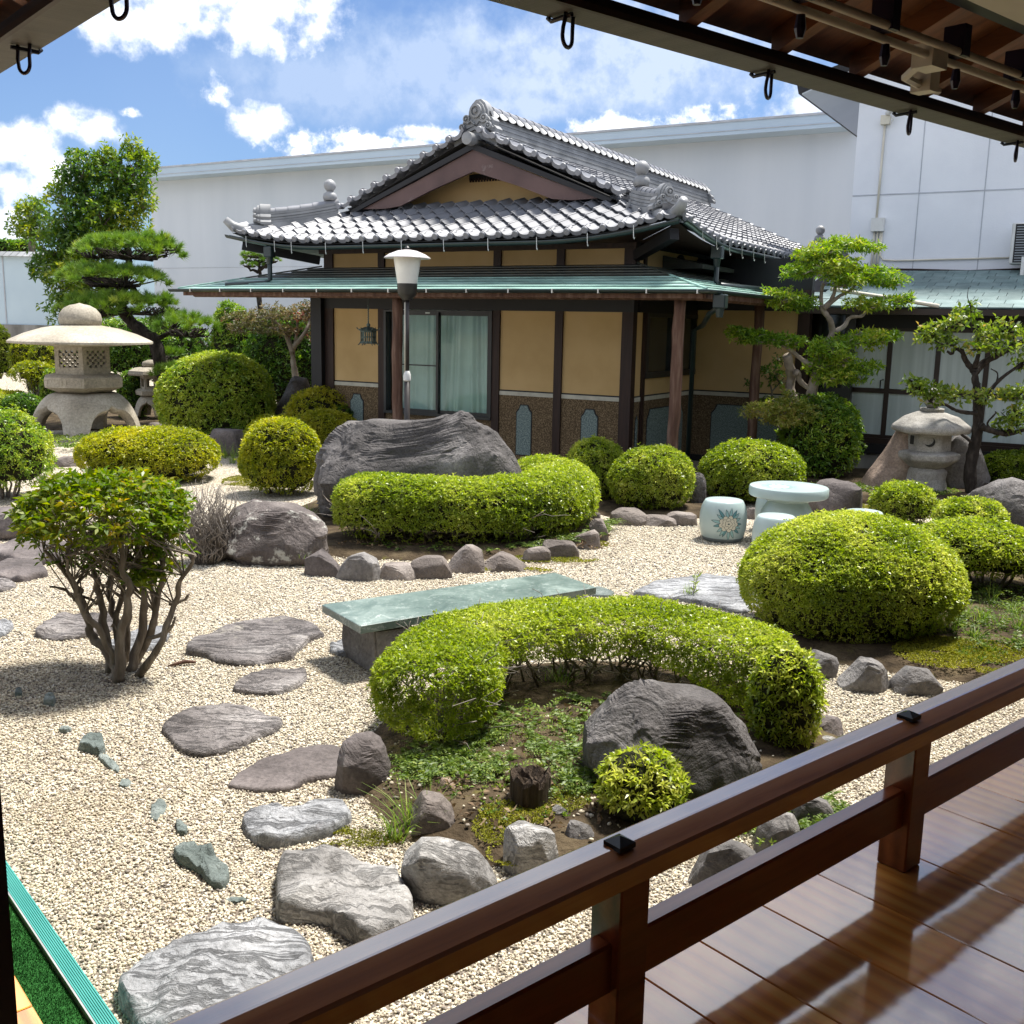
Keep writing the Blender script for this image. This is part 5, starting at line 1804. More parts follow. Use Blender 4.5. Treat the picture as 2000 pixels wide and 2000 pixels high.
for k, (b_, lab, mt, h_, dp) in enumerate([
    ((-0.305, 3.931, 0.128, 0.157), 'rounded brown stone behind the front row, beside the grass tuft', 'rock_edge', [(0, .5), (.35, 1), (.8, .9), (1, .5)], .7),
    ((-0.203, 3.471, 0.174, 0.217), 'large pale block with a flat top, left of the front bed edging', 'rock_pale', [(0, .85), (.2, 1), (.8, .95), (1, .7)], .6),
    ((0.101, 3.644, 0.107, 0.187), 'pale square block just left of the rail post cap', 'rock_pale', None, .7),
    ((0.289, 3.806, 0.063, 0.115), 'small grey stone tucked by the rail left of the little round bush', 'rock_grey', None, .8),
    ((0.812, 3.578, 0.127, 0.17), 'mossy grey block seen through the rail gap', 'rock_grey', None, .6),
    ((1.075, 3.799, 0.088, 0.163), 'squared grey block second in the rail gap', 'rock_grey', None, .6),
    ((1.264, 4.002, 0.099, 0.165), 'dark block under the rail at the right end of the bed', 'rock_grey', None, .6),
    ((1.63, 5.013, 0.094, 0.104), 'purple flat stone right of the end bush by the rail', 'rock_purple', None, .7),
    ((1.567, 4.879, 0.089, 0.059), 'low pale stone below the purple flat one by the rail', 'rock_pale', None, .7),
    ((1.88, 5.957, 0.109, 0.157), 'grey brown stone, left of three in front of the big bush', 'rock_grey', None, .7),
    ((2.085, 5.753, 0.157, 0.193), 'pointed grey stone, middle of three in front of the big bush', 'rock_grey', [(0, .4), (.4, 1), (.7, .9), (1, .5)], .7),
    ((2.369, 5.722, 0.147, 0.157), 'rounded grey stone, right of three in front of the big bush', 'rock_grey', [(0, .6), (.3, 1), (.7, .95), (1, .6)], .7),
    ((-0.265, 4.227, 0.053, 0.088), 'little yellow brown stone under the arc hedge leaves', 'rock_tan', None, .8),
    ((-0.112, 4.103, 0.043, 0.06), 'tan stone among the ferns left of the stump', 'rock_tan', None, .8),
    ((-0.116, 3.969, 0.045, 0.057), 'cream stone in front of the ferns left of the stump', 'rock_pale', None, .8),
    ((0.222, 3.976, 0.034, 0.11), 'cream upright stone right of the stump', 'rock_pale', None, .8),
    ((0.229, 4.584, 0.034, 0.054), 'small buff stone left of the dark boulder', 'rock_tan', None, .8)]):
    rock('bed_stone', lab, *b_, mt, h_, dp, 80 + k, 5 if k < 3 else 4, 0, .05, .5, group=FG, cat='stone')
for k, (b_, lab) in enumerate([((-6.135, 14.077, 0.174, 0.141), 'reddish stone under the low mound bush by the gravel gap'), ((-6.322, 13.999, 0.094, 0.126), 'small grey stone left of the reddish one by the gravel gap'), ((-6.285, 18.155, 0.211, 0.237), 'flat grey base stone under the little lantern')]):
    rock('garden_stone', lab, *b_, 'rock_edge', None, .7, 120 + k, 3, 0, .06, group=None, cat='stone')

# beds of soil: shallow domes --------------------------------------------------
soil = surf('dark garden soil', [(.3, (.03, .022, .014)), (.5, (.075, .055, .034)), (.7, (.13, .10, .06))], 5, .95, .8, 40, 6, .1, bdist=.03, spots=[(3, .6, (.16, .15, .035), 7)])


def bed(poly, h=.06, name='soil_bed'):
    P = np.array([q[:2] for q in poly])
    c = P.mean(0)
    seg_ = np.concatenate([P, P[:1]])
    L_ = np.concatenate([[0], np.cumsum(np.linalg.norm(np.diff(seg_, axis=0), axis=1))])
    n = 60
    s = np.linspace(0, L_[-1], n, endpoint=False)
    O = np.stack([np.interp(s, L_, seg_[:, 0]), np.interp(s, L_, seg_[:, 1])], 1)
    for _ in range(3):
        O = (np.roll(O, 1, 0) + 2 * O + np.roll(O, -1, 0)) / 4
    vs_, fs = [], []
    for k, hz in ((1.0, -.01), (.97, .35), (.9, .8), (.7, 1), (.4, 1.05), (.1, 1.1)):
        q = c + (O - c) * k
        z = h * hz + .015 * fbm(np.concatenate([q * 5, q[:, :1] * 0], 1), 3)
        vs_.append(np.concatenate([q, z[:, None]], 1))
    V_ = np.concatenate(vs_)
    for r_ in range(5):
        for j in range(n):
            fs.append((r_ * n + j, r_ * n + (j + 1) % n, (r_ + 1) * n + (j + 1) % n, (r_ + 1) * n + j))
    fs.append(tuple(range(5 * n, 6 * n)))
    me = bpy.data.meshes.new(name)
    me.from_pydata(V_.tolist(), [], fs)
    return tag(link(name, me, soil, None, True), kind='structure')


bed([(-.75, 4.5), (-.62, 5.3), (-.2, 5.85), (.4, 6.15), (1.0, 6.05), (1.5, 5.6), (1.75, 5.0), (1.55, 4.55), (1.0, 4.0), (.55, 3.6), (-.1, 3.62), (-.5, 3.9)], .07)
bed([(-2.0, 9.05), (-1.5, 8.75), (-.6, 8.75), (.2, 8.95), (.75, 9.6), (1.0, 10.6), (.8, 11.6), (0, 12.4), (-1.2, 12.6), (-2.2, 12.0), (-2.5, 10.5)], .08)
bed([(1.65, 6.35), (2.3, 6.0), (2.9, 5.7), (3.6, 6.0), (5.2, 7.2), (5.6, 8.8), (5.2, 10.2), (4.0, 10.0), (3.1, 8.6), (2.1, 7.9), (1.7, 7.2)], .07)
bed([(.75, 11.3), (1.2, 10.75), (2.1, 10.85), (2.6, 12.2), (3.6, 12.6), (5.0, 11.8), (7.2, 11.4), (7.4, 15.2), (4.6, 15.4), (2.6, 15.0), (.8, 14.0)], .06)

bed([(-12.5, 18.7), (-9.0, 18.3), (-6.0, 18.8), (-3.6, 18.6), (-2.6, 20.5), (-3.5, 22.8), (-8, 23.2), (-13, 23.2)], .05)

# ------------------------------------------------------------------ garden furniture
M['glaze'] = surf('pale celadon glaze', [(.3, (.33, .415, .41)), (.7, (.43, .52, .51))], 2.5, .28, .08, 14, 4, .5, spots=[(2.2, .62, (.33, .38, .36), 4)])
M['glaze_l'] = surf('unglazed grey base', (.13, .15, .15), 3, .6, .1, 30)
M['petal'] = surf('cream painted petal', (.55, .52, .42), 3, .35, 0)
M['outline'] = surf('dark painted outline', (.03, .05, .06), 3, .35, 0)
M['leafp'] = surf('teal painted leaf', (.09, .23, .25), 3, .35, 0)
M['leafp2'] = surf('pale teal painted leaf', (.24, .40, .40), 3, .35, 0)


def flower(parent, rad, zc, ang, s=1.0):
    """painted peony wrapped on a barrel of radius rad(z)"""
    rg = random.Random(7)

    def wrap(pts, lift_):
        o_ = []
        for (x, z) in pts:
            r_ = rad(zc + z) + lift_
            th = ang + x / r_
            o_.append((r_ * math.cos(th), r_ * math.sin(th), zc + z))
        return o_

    def blob(cx, cz, rx, rz, rot, lift_, mt, nm, n=12, tip=0.0):
        p = []
        for i in range(n):
            t = 2 * PI * i / n
            k = 1 + (tip if abs(t) < .3 or abs(t - 2 * PI) < .3 else 0)
            x, z = rx * math.cos(t) * k, rz * math.sin(t)
            p.append((cx + x * math.cos(rot) - z * math.sin(rot), cz + x * math.sin(rot) + z * math.cos(rot)))
        w_ = wrap(p, lift_)
        c_ = wrap([(cx, cz)], lift_)[0]
        MB().add(w_ + [c_], [(i, (i + 1) % n, n) for i in range(n)]).build(nm, M[mt], parent)
    for k in range(17):
        a = 2 * PI * k / 17 + rg.uniform(-.12, .12)
        l_ = rg.uniform(.115, .15) * s
        cx, cz = math.cos(a) * l_ * .78, math.sin(a) * l_ * .78
        blob(cx, cz, l_ * .42, .017 * s, a, .0016, 'outline', 'painted_leaf', 10, .25)
        blob(cx, cz, l_ * .37, .0125 * s, a, .0024, 'leafp2' if k % 3 else 'leafp', 'painted_leaf', 10, .2)
    for (n, r0, sz, li) in ((9, .072, .034, .0032), (7, .045, .029, .0044), (5, .02, .022, .0056)):
        for k in range(n):
            a = 2 * PI * k / n + n
            cx, cz = math.cos(a) * r0 * s, math.sin(a) * r0 * .8 * s
            blob(cx, cz, sz * s, sz * .85 * s, a, li, 'outline', 'painted_petal')
            blob(cx, cz, (sz - .004) * s, (sz * .85 - .004) * s, a, li + .0007, 'petal', 'painted_petal')
    blob(0, 0, .012 * s, .008 * s, 0, .007, 'outline', 'painted_petal')


def stool(label, x, y, r, h, ang=None):
    t = thing('garden_stool', label, 'stool', (x, y, 0), 0, 'ceramic stools round the table')
    pr = [(r * .80, 0), (r * .84, .02), (r * .9, h * .12), (r * .97, h * .3), (r, h * .5), (r * .985, h * .68), (r * .93, h * .84), (r * .83, h * .955), (r * .80, h * .985), (r * .76, h), (0, h + .004)]
    MB().lathe(pr, 40).build('barrel', M['glaze'], t, 'auto')
    MB().lathe([(r * .805, -.0), (r * .845, .02), (r * .895, h * .1), (r * .89, h * .115)], 40).build('base_band', M['glaze_l'], t, True)
    zs = [p[1] for p in pr[:-1]]
    rs = [p[0] for p in pr[:-1]]
    if ang is not None:
        flower(t, lambda z: float(np.interp(z, zs, rs)), h * .5, ang, .92)
    return t


SX = (2.065, 9.942, 0.229, 0.438)
stool('pale celadon barrel stool with a painted peony facing us, left of the table', SX[0], SX[1], SX[2], .40, R(-88))
T_ = (2.857, 10.375, 0.0)
tx, ty = 2.68, 9.92
stool('plain celadon barrel stool in front of the table, half hidden by the big bush', 2.37, 9.12, .205, .40)
stool('celadon barrel stool right of the table behind the big bush', 3.24, 9.38, .205, .41)
stool('celadon stool mostly hidden behind the table stem', 2.70, 10.45, .205, .40)
tb = thing('stone_table', 'round pale celadon table with a faint painted flower, among the barrel stools', 'table', (tx, ty, 0))
MB().lathe([(.225, 0), (.25, .02), (.262, .16), (.25, .30), (.195, .385), (.19, .40)], 40).build('pedestal', M['glaze'], tb, 'auto')
MB().lathe([(.19, .40), (.225, .42), (.24, .447)], 40).build('neck', M['glaze'], tb, 'auto')
MB().lathe([(.24, .447), (.362, .452), (.374, .46), (.378, .485), (.376, .535), (.369, .546), (0, .547)], 48).build('top', M['glaze'], tb, 'auto')
for k in range(9):
    a = 2 * PI * k / 9
    MB().lathe([(.036, 0), (.03, .0012), (0, .0013)], 10, Matrix.Translation((-.1 + .06 * math.cos(a), -.02 + .06 * math.sin(a), .547))).build('painted_petal', M['petal'], tb)
for k in range(12):
    a = 2 * PI * k / 12
    MB(Matrix.Translation((-.1, -.02, .547)) @ Matrix.Rotation(a, 4, 'Z')).prism([(.1, -.012, 0), (.17, 0, 0), (.1, .012, 0)], (0, 0, .001)).build('painted_leaf', M['leafp2'], tb)

# marble bench
M['marble'] = None
m, nt, o = new_mat('green veined marble')
tcn = nd(nt, 'ShaderNodeTexCoord')
vec = tcn.outputs['Object']
f_ = noise(nt, vec, 3.0, 8, .65, .6)
c = ramp(nt, f_, [(.3, (.05, .085, .075)), (.5, (.12, .17, .15)), (.7, (.24, .30, .27))])
vn = noise(nt, vec, 4.2, 8, .62, 1.2)
k = mth(nt, 'MULTIPLY', mth(nt, 'SUBTRACT', .016, mth(nt, 'ABSOLUTE', mth(nt, 'SUBTRACT', vn, .5))), 60.0, True)
vk = noise(nt, vec, 2.2, 3)
k = mth(nt, 'MULTIPLY', k, mth(nt, 'MULTIPLY', mth(nt, 'SUBTRACT', vk, .46), 6.0, True))
c = mix(nt, mth(nt, 'MULTIPLY', k, .75), c, (.55, .6, .56))
vn2 = noise(nt, vec, 34, 6, .7, .8)
k = mth(nt, 'MULTIPLY', mth(nt, 'SUBTRACT', vn2, .54), 5.0, True)
c = mix(nt, mth(nt, 'MULTIPLY', k, .6), c, (.42, .47, .44))
b = nd(nt, 'ShaderNodeBsdfPrincipled', {'Base Color': c, 'Roughness': .32, 'Specular IOR Level': .9})
nt.links.new(b.outputs[0], o.inputs[0])
M['marble'] = m
q = [(-1.152, 6.117, 0.33), (-0.851, 5.682, 0.33), (0.572, 6.676, 0.33), (0.311, 7.07, 0.33)]
cx, cy = sum(p[0] for p in q) / 4, sum(p[1] for p in q) / 4
bt = thing('marble_bench', 'low bench of white veined green marble behind the arc hedge', 'bench', (cx, cy, 0))
rb = random.Random(2)
top = [(p[0] - cx, p[1] - cy, .285) for p in q]
mbm = bmesh.new()
vv = [mbm.verts.new(p) for p in top]
fc_ = mbm.faces.new(vv)
if fc_.normal.z < 0 or True:
    bmesh.ops.recalc_face_normals(mbm, faces=[fc_])
ex = bmesh.ops.extrude_face_region(mbm, geom=[fc_])
for e in ex['geom']:
    if isinstance(e, bmesh.types.BMVert):
        e.co.z += .05
bmesh.ops.recalc_face_normals(mbm, faces=mbm.faces[:])
bmesh.ops.bevel(mbm, geom=mbm.edges[:], offset=.004, segments=1, affect='EDGES')
MB().bm(mbm).build('seat_slab', M['marble'], bt)
d1 = (Vector(q[3]) - Vector(q[0])).normalized()
d2 = (Vector(q[1]) - Vector(q[0])).normalized()
for (s0, s1) in ((.06, .21), (.80, .95)):
    L0 = (Vector(q[3]) - Vector(q[0])).length
    A = Vector(top[0]) + d1 * L0 * s0 + d2 * .05
    B = Vector(top[0]) + d1 * L0 * s1 + d2 * .05
    dd = d2 * ((Vector(q[1]) - Vector(q[0])).length - .08)
    p4 = [A, B, B + dd, A + dd]
    lg = bmesh.new()
    for z_ in (0, .12, .284):
        for p in p4:
            c4 = sum(p4, Vector()) / 4
            k_ = 1.04 if z_ == .12 else 1.0
            lg.verts.new(c4.xy.to_3d() + (p - c4).xy.to_3d() * k_ + Vector((rb.uniform(-.012, .012), rb.uniform(-.012, .012), z_)))
    lg.verts.ensure_lookup_table()
    for r_ in range(2):
        for j in range(4):
            lg.faces.new([lg.verts[r_ * 4 + j], lg.verts[r_ * 4 + (j + 1) % 4], lg.verts[r_ * 4 + 4 + (j + 1) % 4], lg.verts[r_ * 4 + 4 + j]])
    lg.faces.new([lg.verts[8 + j] for j in range(4)])
    lg.faces.new([lg.verts[3 - j] for j in range(4)])
    bmesh.ops.recalc_face_normals(lg, faces=lg.faces[:])
    bmesh.ops.bevel(lg, geom=lg.edges[:], offset=.012, segments=2, affect='EDGES')
    MB().bm(lg).build('leg', M['rock_grey'], bt)

# garden lamp
LX = (-1.343, 13.0, 0.569)
lp = thing('garden_lamp', 'garden lamp with white glass shade on a thin dark pole before the house', 'lamp', (LX[0], LX[1], 0))
k_ = 13.0 / 2020


def lz(y):
    return 2.05 + (627 - y) * k_


M['pole'] = surf('brown black painted pole', [(.3, (.02, .018, .018)), (.7, (.045, .038, .035))], 5, .45, .1, 40)
M['opal'] = surf('opal lamp glass', (.72, .72, .68), 3, .28, 0, spec=.5)
M['hat'] = surf('off white enamel hat', [(.3, (.50, .46, .45)), (.7, (.62, .58, .57))], 4, .35, .05, 30)
MB().tube([(0, 0, 0), (0, 0, lz(738))], .036, 12).build('lower_pole', M['pole'], lp, True)
MB().tube([(0, 0, lz(738)), (0, 0, lz(578))], .027, 12).build('upper_pole', M['pole'], lp, True)
MB().tube([(-.024, -.018, lz(728)), (-.026, -.02, lz(592))], .007, 6).build('cable', M['cream'], lp, True)
MB().lathe([(.036, lz(742)), (.048, lz(740)), (.048, lz(730)), (.032, lz(723)), (.028, lz(722))], 16).build('collar', M['ac'], lp, 'auto')
MB().lathe([(.055, lz(588)), (.10, lz(580)), (.118, lz(576)), (.126, lz(557)), (.12, lz(556.5))], 28).build('holder', M['frame'], lp, 'auto')
MB().lathe([(.122, lz(557)), (.165, lz(513)), (.172, lz(503)), (.1, lz(500))], 28).build('shade', M['opal'], lp, 'auto')
MB().lathe([(.17, lz(505)), (.285, lz(510)), (.283, lz(508.5)), (.22, lz(502)), (.12, lz(496)), (.04, lz(494)), (.0, lz(493.6))], 32).build('hat', M['hat'], lp, 'auto')
MB().lathe([(.03, lz(496)), (.032, lz(490)), (.02, lz(488.5)), (.012, lz(486))], 12).build('finial', M['frame'], lp, 'auto')

# snow viewing lantern -----------------------------------------------------
gx0, gy0 = (-7.421, 17.9, -0.164)[:2]
sl = thing('snow_lantern', 'large pale stone lantern with a wide round roof and arched legs on the left', 'stone lantern', (gx0, gy0, 0), R(21))


def legs(parent, r0, r1, zt, nleg, open_w, open_h, mt, ph=0.0, name='arched_base'):
    nt_, mz = 120, 14
    vs_, fs = [], []
    for i in range(nt_):
        th = 2 * PI * i / nt_
        rel = ((th - ph) / (2 * PI / nleg)) % 1.0 - .5
        a = abs(rel) * (2 * PI / nleg) / open_w
        zl = 0.0
        if a < 1:
            zl = open_h * (max(0, 1 - a ** 3.2)) ** .45 * (.86 + .14 * max(0, 1 - a * 5) ** 1.0)
        for j in range(mz + 1):
            z = zl + (zt - zl) * j / mz
            s_ = z / zt
            r_ = r0 * max(0.0, 1 - s_ ** 2.6) ** .5 * .38 + r1 + (r0 - r1 - r0 * .38) * (1 - s_)
            vs_.append((r_ * math.cos(th), r_ * math.sin(th), z))
    for i in range(nt_):
        i2 = (i + 1) % nt_
        for j in range(mz):
            fs.append((i * (mz + 1) + j, i2 * (mz + 1) + j, i2 * (mz + 1) + j + 1, i * (mz + 1) + j + 1))
    o_ = MB().add(vs_, fs).build(name, mt, parent, True)
    so = o_.modifiers.new('thick', 'SOLIDIFY')
    so.thickness = r0 * .17
    so.offset = -1
    return o_


legs(sl, .92, .42, .745, 4, .56, .55, M['granite'], R(-98))
hexp = lambda r_, n=6, ph=0: [(r_ * math.cos(2 * PI * i / n + ph), r_ * math.sin(2 * PI * i / n + ph)) for i in range(n)]
PH = R(-88)
MB().lathe([(.44, .735), (.60, .80), (.69, .835), (.705, .84), (.705, 1.0), (.68, 1.02), (.52, 1.055)], 6, None, PH).build('platform', M['granite'], sl, 'auto')
for i in range(6):
    a0, a1 = PH + 2 * PI * i / 6, PH + 2 * PI * (i + 1) / 6
    A, B = Vector((math.cos(a0), math.sin(a0), 0)) * .705, Vector((math.cos(a1), math.sin(a1), 0)) * .705
    nrm = ((A + B) / 2).normalized()
    tng = (B - A).normalized()
    fm = Matrix((tng, nrm, Z)).transposed().to_4x4()
    fm.translation = (A + B) / 2
    for sx_ in (-.17, .17):
        fr = MB(fm)
        for (x0_, x1_, z0_, z1_) in ((-.135, .135, .868, .878), (-.135, .135, .962, .972), (-.135, -.125, .878, .962), (.125, .135, .878, .962)):
            fr.box((sx_ + x0_, -.006, z0_), (sx_ + x1_, .008, z1_))
        fr.build('panel_frame', M['granite'], sl)
# fire box with lattice windows
for i in range(6):
    rF = .50
    a0, a1 = PH + 2 * PI * i / 6, PH + 2 * PI * (i + 1) / 6
    A, B = Vector((math.cos(a0), math.sin(a0), 0)) * rF, Vector((math.cos(a1), math.sin(a1), 0)) * rF
    nrm = ((A + B) / 2).normalized()
    tng = (B - A).normalized()
    fm = Matrix((tng, nrm, Z)).transposed().to_4x4()
    fm.translation = (A + B) / 2
    fb = MB(fm)
    hw = .25
    for (x0_, x1_, z0_, z1_) in ((-hw, hw, 1.055, 1.17), (-hw, hw, 1.455, 1.56), (-hw, -.175, 1.17, 1.455), (.175, hw, 1.17, 1.455)):
        fb.box((x0_, -.06, z0_), (x1_, 0, z1_))
    wl = fb.build('firebox_wall', M['granite'], sl)
    lt = MB(fm)
    n_ = 7
    c_ = .35 / n_
    cz = .285 / 6
    for u in range(n_):
        for w_ in range(6):
            if (u + w_) % 2 == 0:
                lt.box((-.175 + u * c_ - .002, -.05, 1.17 + w_ * cz - .002), (-.175 + (u + 1) * c_ + .002, -.02, 1.17 + (w_ + 1) * cz + .002))
    lt.build('lattice', M['granite'], wl)
MB().lathe([(.44, 1.52), (1.15, 1.565), (1.16, 1.572), (1.16, 1.602), (1.13, 1.625), (.9, 1.73), (.62, 1.82), (.36, 1.865), (.33, 1.87)], 56).build('roof', M['granite'], sl, 'auto')
MB().lathe([(.30, 1.865), (.335, 1.89), (.348, 1.97), (.33, 2.06), (.26, 2.15), (.16, 2.205), (.06, 2.225), (.0, 2.245)], 36).build('jewel', M['granite'], sl, True)

# small lantern behind
gx0, gy0 = (-7.162, 20.5, -0.019)[:2]
s2 = thing('small_snow_lantern', 'small pale snow lantern behind the large one, right of it', 'stone lantern', (gx0, gy0, .1), R(12))
legs(s2, .36, .16, .40, 4, .5, .3, M['granite'], R(-60))
MB().lathe([(.2, .39), (.3, .42), (.31, .5), (.25, .54)], 6).build('platform', M['granite'], s2, 'auto')
for i in range(6):
    a = R(60 * i + 30)
    fm = Matrix.Rotation(a, 4, 'Z')
    MB(fm).box((.14, -.1, .53), (.18, .1, .58)).box((.14, -.1, .74), (.18, .1, .8)).box((.14, -.1, .58), (.18, -.06, .74)).box((.14, .06, .58), (.18, .1, .74)).build('firebox_wall', M['granite'], s2)
MB().lathe([(.2, .79), (.42, .80), (.44, .83), (.42, .89), (.3, .95), (.1, .97)], 6, None, .3).build('roof', M['granite'], s2, 'auto')
MB().lathe([(.14, .96), (.17, 1.0), (.15, 1.06), (.05, 1.1), (0, 1.105)], 16).build('jewel', M['granite'], s2, True)

# crescent lantern on the right
gx0, gy0 = (5.279, 13.1, 0.044)[:2]
s3 = thing('crescent_lantern', 'rough grey stone lantern with a crescent cut in its firebox by the right tree', 'stone lantern', (gx0, gy0, 0), R(-4.7))


def rough(o_, amp, sc, seed):
    me = o_.data
    n = len(me.vertices)
    co = np.empty(n * 3, np.float32)
    me.vertices.foreach_get('co', co)
    co = co.reshape(-1, 3)
    d = np.stack([fbm(co * sc + 11 * k, seed + k, 3) for k in range(3)], 1)
    me.vertices.foreach_set('co', (co + d * amp).astype(np.float32).ravel())
    return o_


def hexbody(name, prof, parent, n=6, ph=0.0, seed=1, amp=.012, sub=3):
    mb = bmesh.new()
    rings = []
    for (r_, z) in prof:
        rings.append([mb.verts.new((r_ * math.cos(2 * PI * i / n + ph), r_ * math.sin(2 * PI * i / n + ph), z)) for i in range(n)])
    for a, b_ in zip(rings[:-1], rings[1:]):
        for i in range(n):
            mb.faces.new((a[i], a[(i + 1) % n], b_[(i + 1) % n], b_[i]))
    mb.faces.new(rings[-1])
    mb.faces.new(rings[0][::-1])
    bmesh.ops.bevel(mb, geom=mb.edges[:], offset=.012, segments=1, affect='EDGES')
    bmesh.ops.triangulate(mb, faces=mb.faces[:])
    bmesh.ops.subdivide_edges(mb, edges=mb.edges[:], cuts=2, use_grid_fill=True)
    o_ = MB().bm(mb).build(name, M['granite_g'], parent, True)
    o_.data.set_sharp_from_angle(angle=R(24))
    return rough(o_, amp, 7, seed)


P3 = R(-75)
hexbody('pedestal', [(.26, 0), (.27, .06), (.235, .2), (.25, .3), (.2, .36)], s3, 6, P3, 2, .02)
hexbody('platform', [(.21, .34), (.26, .37), (.375, .46), (.38, .535), (.3, .56)], s3, 6, P3, 3)
fbx = hexbody('firebox', [(.262, .55), (.262, .80)], s3, 6, P3, 4, .008)
hexbody('roof', [(.26, .79), (.46, .795), (.485, .84), (.47, .885), (.33, .99), (.17, 1.05)], s3, 6, P3, 5, .018)
hexbody('cap', [(.15, 1.045), (.155, 1.10)], s3, 6, P3, 6, .008)
rough(MB().lathe([(.06, 1.10), (.1, 1.16), (.11, 1.22), (.07, 1.30), (.02, 1.36), (0, 1.365)], 14).build('jewel', M['granite_g'], s3, True), .015, 8, 7)
for i, kind in ((4, 'window'), (5, 'crescent')):
    a0, a1 = P3 + 2 * PI * i / 6, P3 + 2 * PI * (i + 1) / 6
    A, B = Vector((math.cos(a0), math.sin(a0), 0)) * .262, Vector((math.cos(a1), math.sin(a1), 0)) * .262
    nrm = ((A + B) / 2).normalized()
    tng = (B - A).normalized()
    fm = Matrix((tng, nrm, Z)).transposed().to_4x4()
    fm.translation = (A + B) / 2
    if kind == 'window':
        MB(fm).box((-.05, -.03, .64), (.045, .009, .755)).build('window_dark_patch', M['room'], fbx)  # dark block on the face, painted as the shade in an opening
        MB(fm).box((-.065, -.01, .625), (-.05, .012, .77)).box((.045, -.01, .625), (.06, .012, .77)).box((-.05, -.01, .755), (.045, .012, .77)).box((-.05, -.01, .625), (.045, .012, .64)).build('window_frame', M['granite_g'], fbx)
    else:
        p = []
        for k in range(13):
            t = R(-150 + 190 * k / 12)
            p.append((.062 * math.cos(t), .009, .69 + .062 * math.sin(t)))
        for k in range(13):
            t = R(40 - 190 * k / 12)
            p.append((-.024 + .066 * math.cos(t) * .98, .009, .714 + .06 * math.sin(t)))
        n_ = 13
        MB(fm).add(p, [(k, k + 1, 24 - k, 25 - k) for k in range(12)]).build('crescent_dark_patch', M['room'], fbx)  # flat dark crescent on the face, stands for shade in the cut
    if kind == 'crescent':
        r_ = .247
        MB(fm).box((-.09, -.05, .245), (.07, -.015, .262)).box((-.09, -.05, .215), (.07, -.015, .225)).box((-.09, -.05, .225), (-.08, -.015, .245)).box((.06, -.05, .225), (.07, -.015, .245)).box((-.09, -.05, .12), (.04, -.012, .132)).box((.03, -.05, .132), (.075, -.012, .16)).build('carved_mark', M['granite_g'], s3)

# bamboo pole and block by the layered rock
M['bamboo'] = surf('pale bamboo', [(.3, (.52, .46, .32)), (.7, (.64, .58, .44))], 6, .5, .1, 40, stretch=(1, 8, 8))
a, b = Vector((5.196, 11.0, 0.18)), Vector((5.249, 10.1, 0.094))
bp = thing('bamboo_pole', 'pale bamboo pole leaning from the stone block at the right edge', 'pole', tuple(a))
mb = MB()
d = b - a
for i in range(5):
    p, q_ = d * (i / 5), d * ((i + 1) / 5)
    mb.tube([p, p.lerp(q_, .04), p.lerp(q_, .96), q_], [.026, .022, .022, .026], 10)
mb.build('cane', M['bamboo'], bp, True)
c_ = (5.187, 11.05, 0.216)
MB().box((-.075, -.1, -.05), (.075, .1, .05), Matrix.Rotation(.5, 4, 'Z'), .006).build('x', M['granite_g'])
bpy.data.objects['x'].name = 'stone_block'
o = bpy.data.objects['stone_block']
o.location = c_
tag(o, 'squared grey stone block at the upper end of the bamboo pole', 'block')
# stump
stx, sty = (0.101, 4.018, 0.0)[:2]
st = thing('tree_stump', 'dark rotten tree stump in the front bed left of the little round bush', 'stump', (stx, sty + .07, .0))
rg = random.Random(4)
mb = MB()
vs_, fs = [], []
n = 26
rad_ = [.088 * (1 + .10 * math.sin(3 * 2 * PI * i / n) + rg.uniform(-.06, .06)) for i in range(n)]
for (k, z) in ((1.08, 0), (1.0, .08), (1.0, .17), (.93, .185), (.8, .175), (.5, .155), (.15, .15)):
    for i in range(n):
        th = 2 * PI * i / n
        zz = z + (rg.uniform(-.02, .02) if z > .1 else 0)
        vs_.append((rad_[i] * k * math.cos(th), rad_[i] * k * math.sin(th), zz))
for r_ in range(6):
    for i in range(n):
        fs.append((r_ * n + i, r_ * n + (i + 1) % n, (r_ + 1) * n + (i + 1) % n, (r_ + 1) * n + i))
fs.append(tuple(range(6 * n, 7 * n)))
M['stump'] = surf('wet dark bark', [(.3, (.03, .02, .014)), (.6, (.085, .06, .04)), (.8, (.18, .135, .09))], 9, .85, .9, 14, 6, .3, stretch=(5, 5, .7), bdist=.03)
mb.add(vs_, fs).build('stump', M['stump'], st)
# fallen twig
tw = MB().tube([(-2.019, 5.854, 0.012), (-1.976, 5.88, 0.02), (-1.929, 5.897, 0.028), (-1.869, 5.909, 0.022)], [.006, .010, .012, .008], 7).build('fallen_twig', M['log'], None, True)
tag(tw, 'short dead twig lying on the gravel right of the shrub trunks', 'twig')

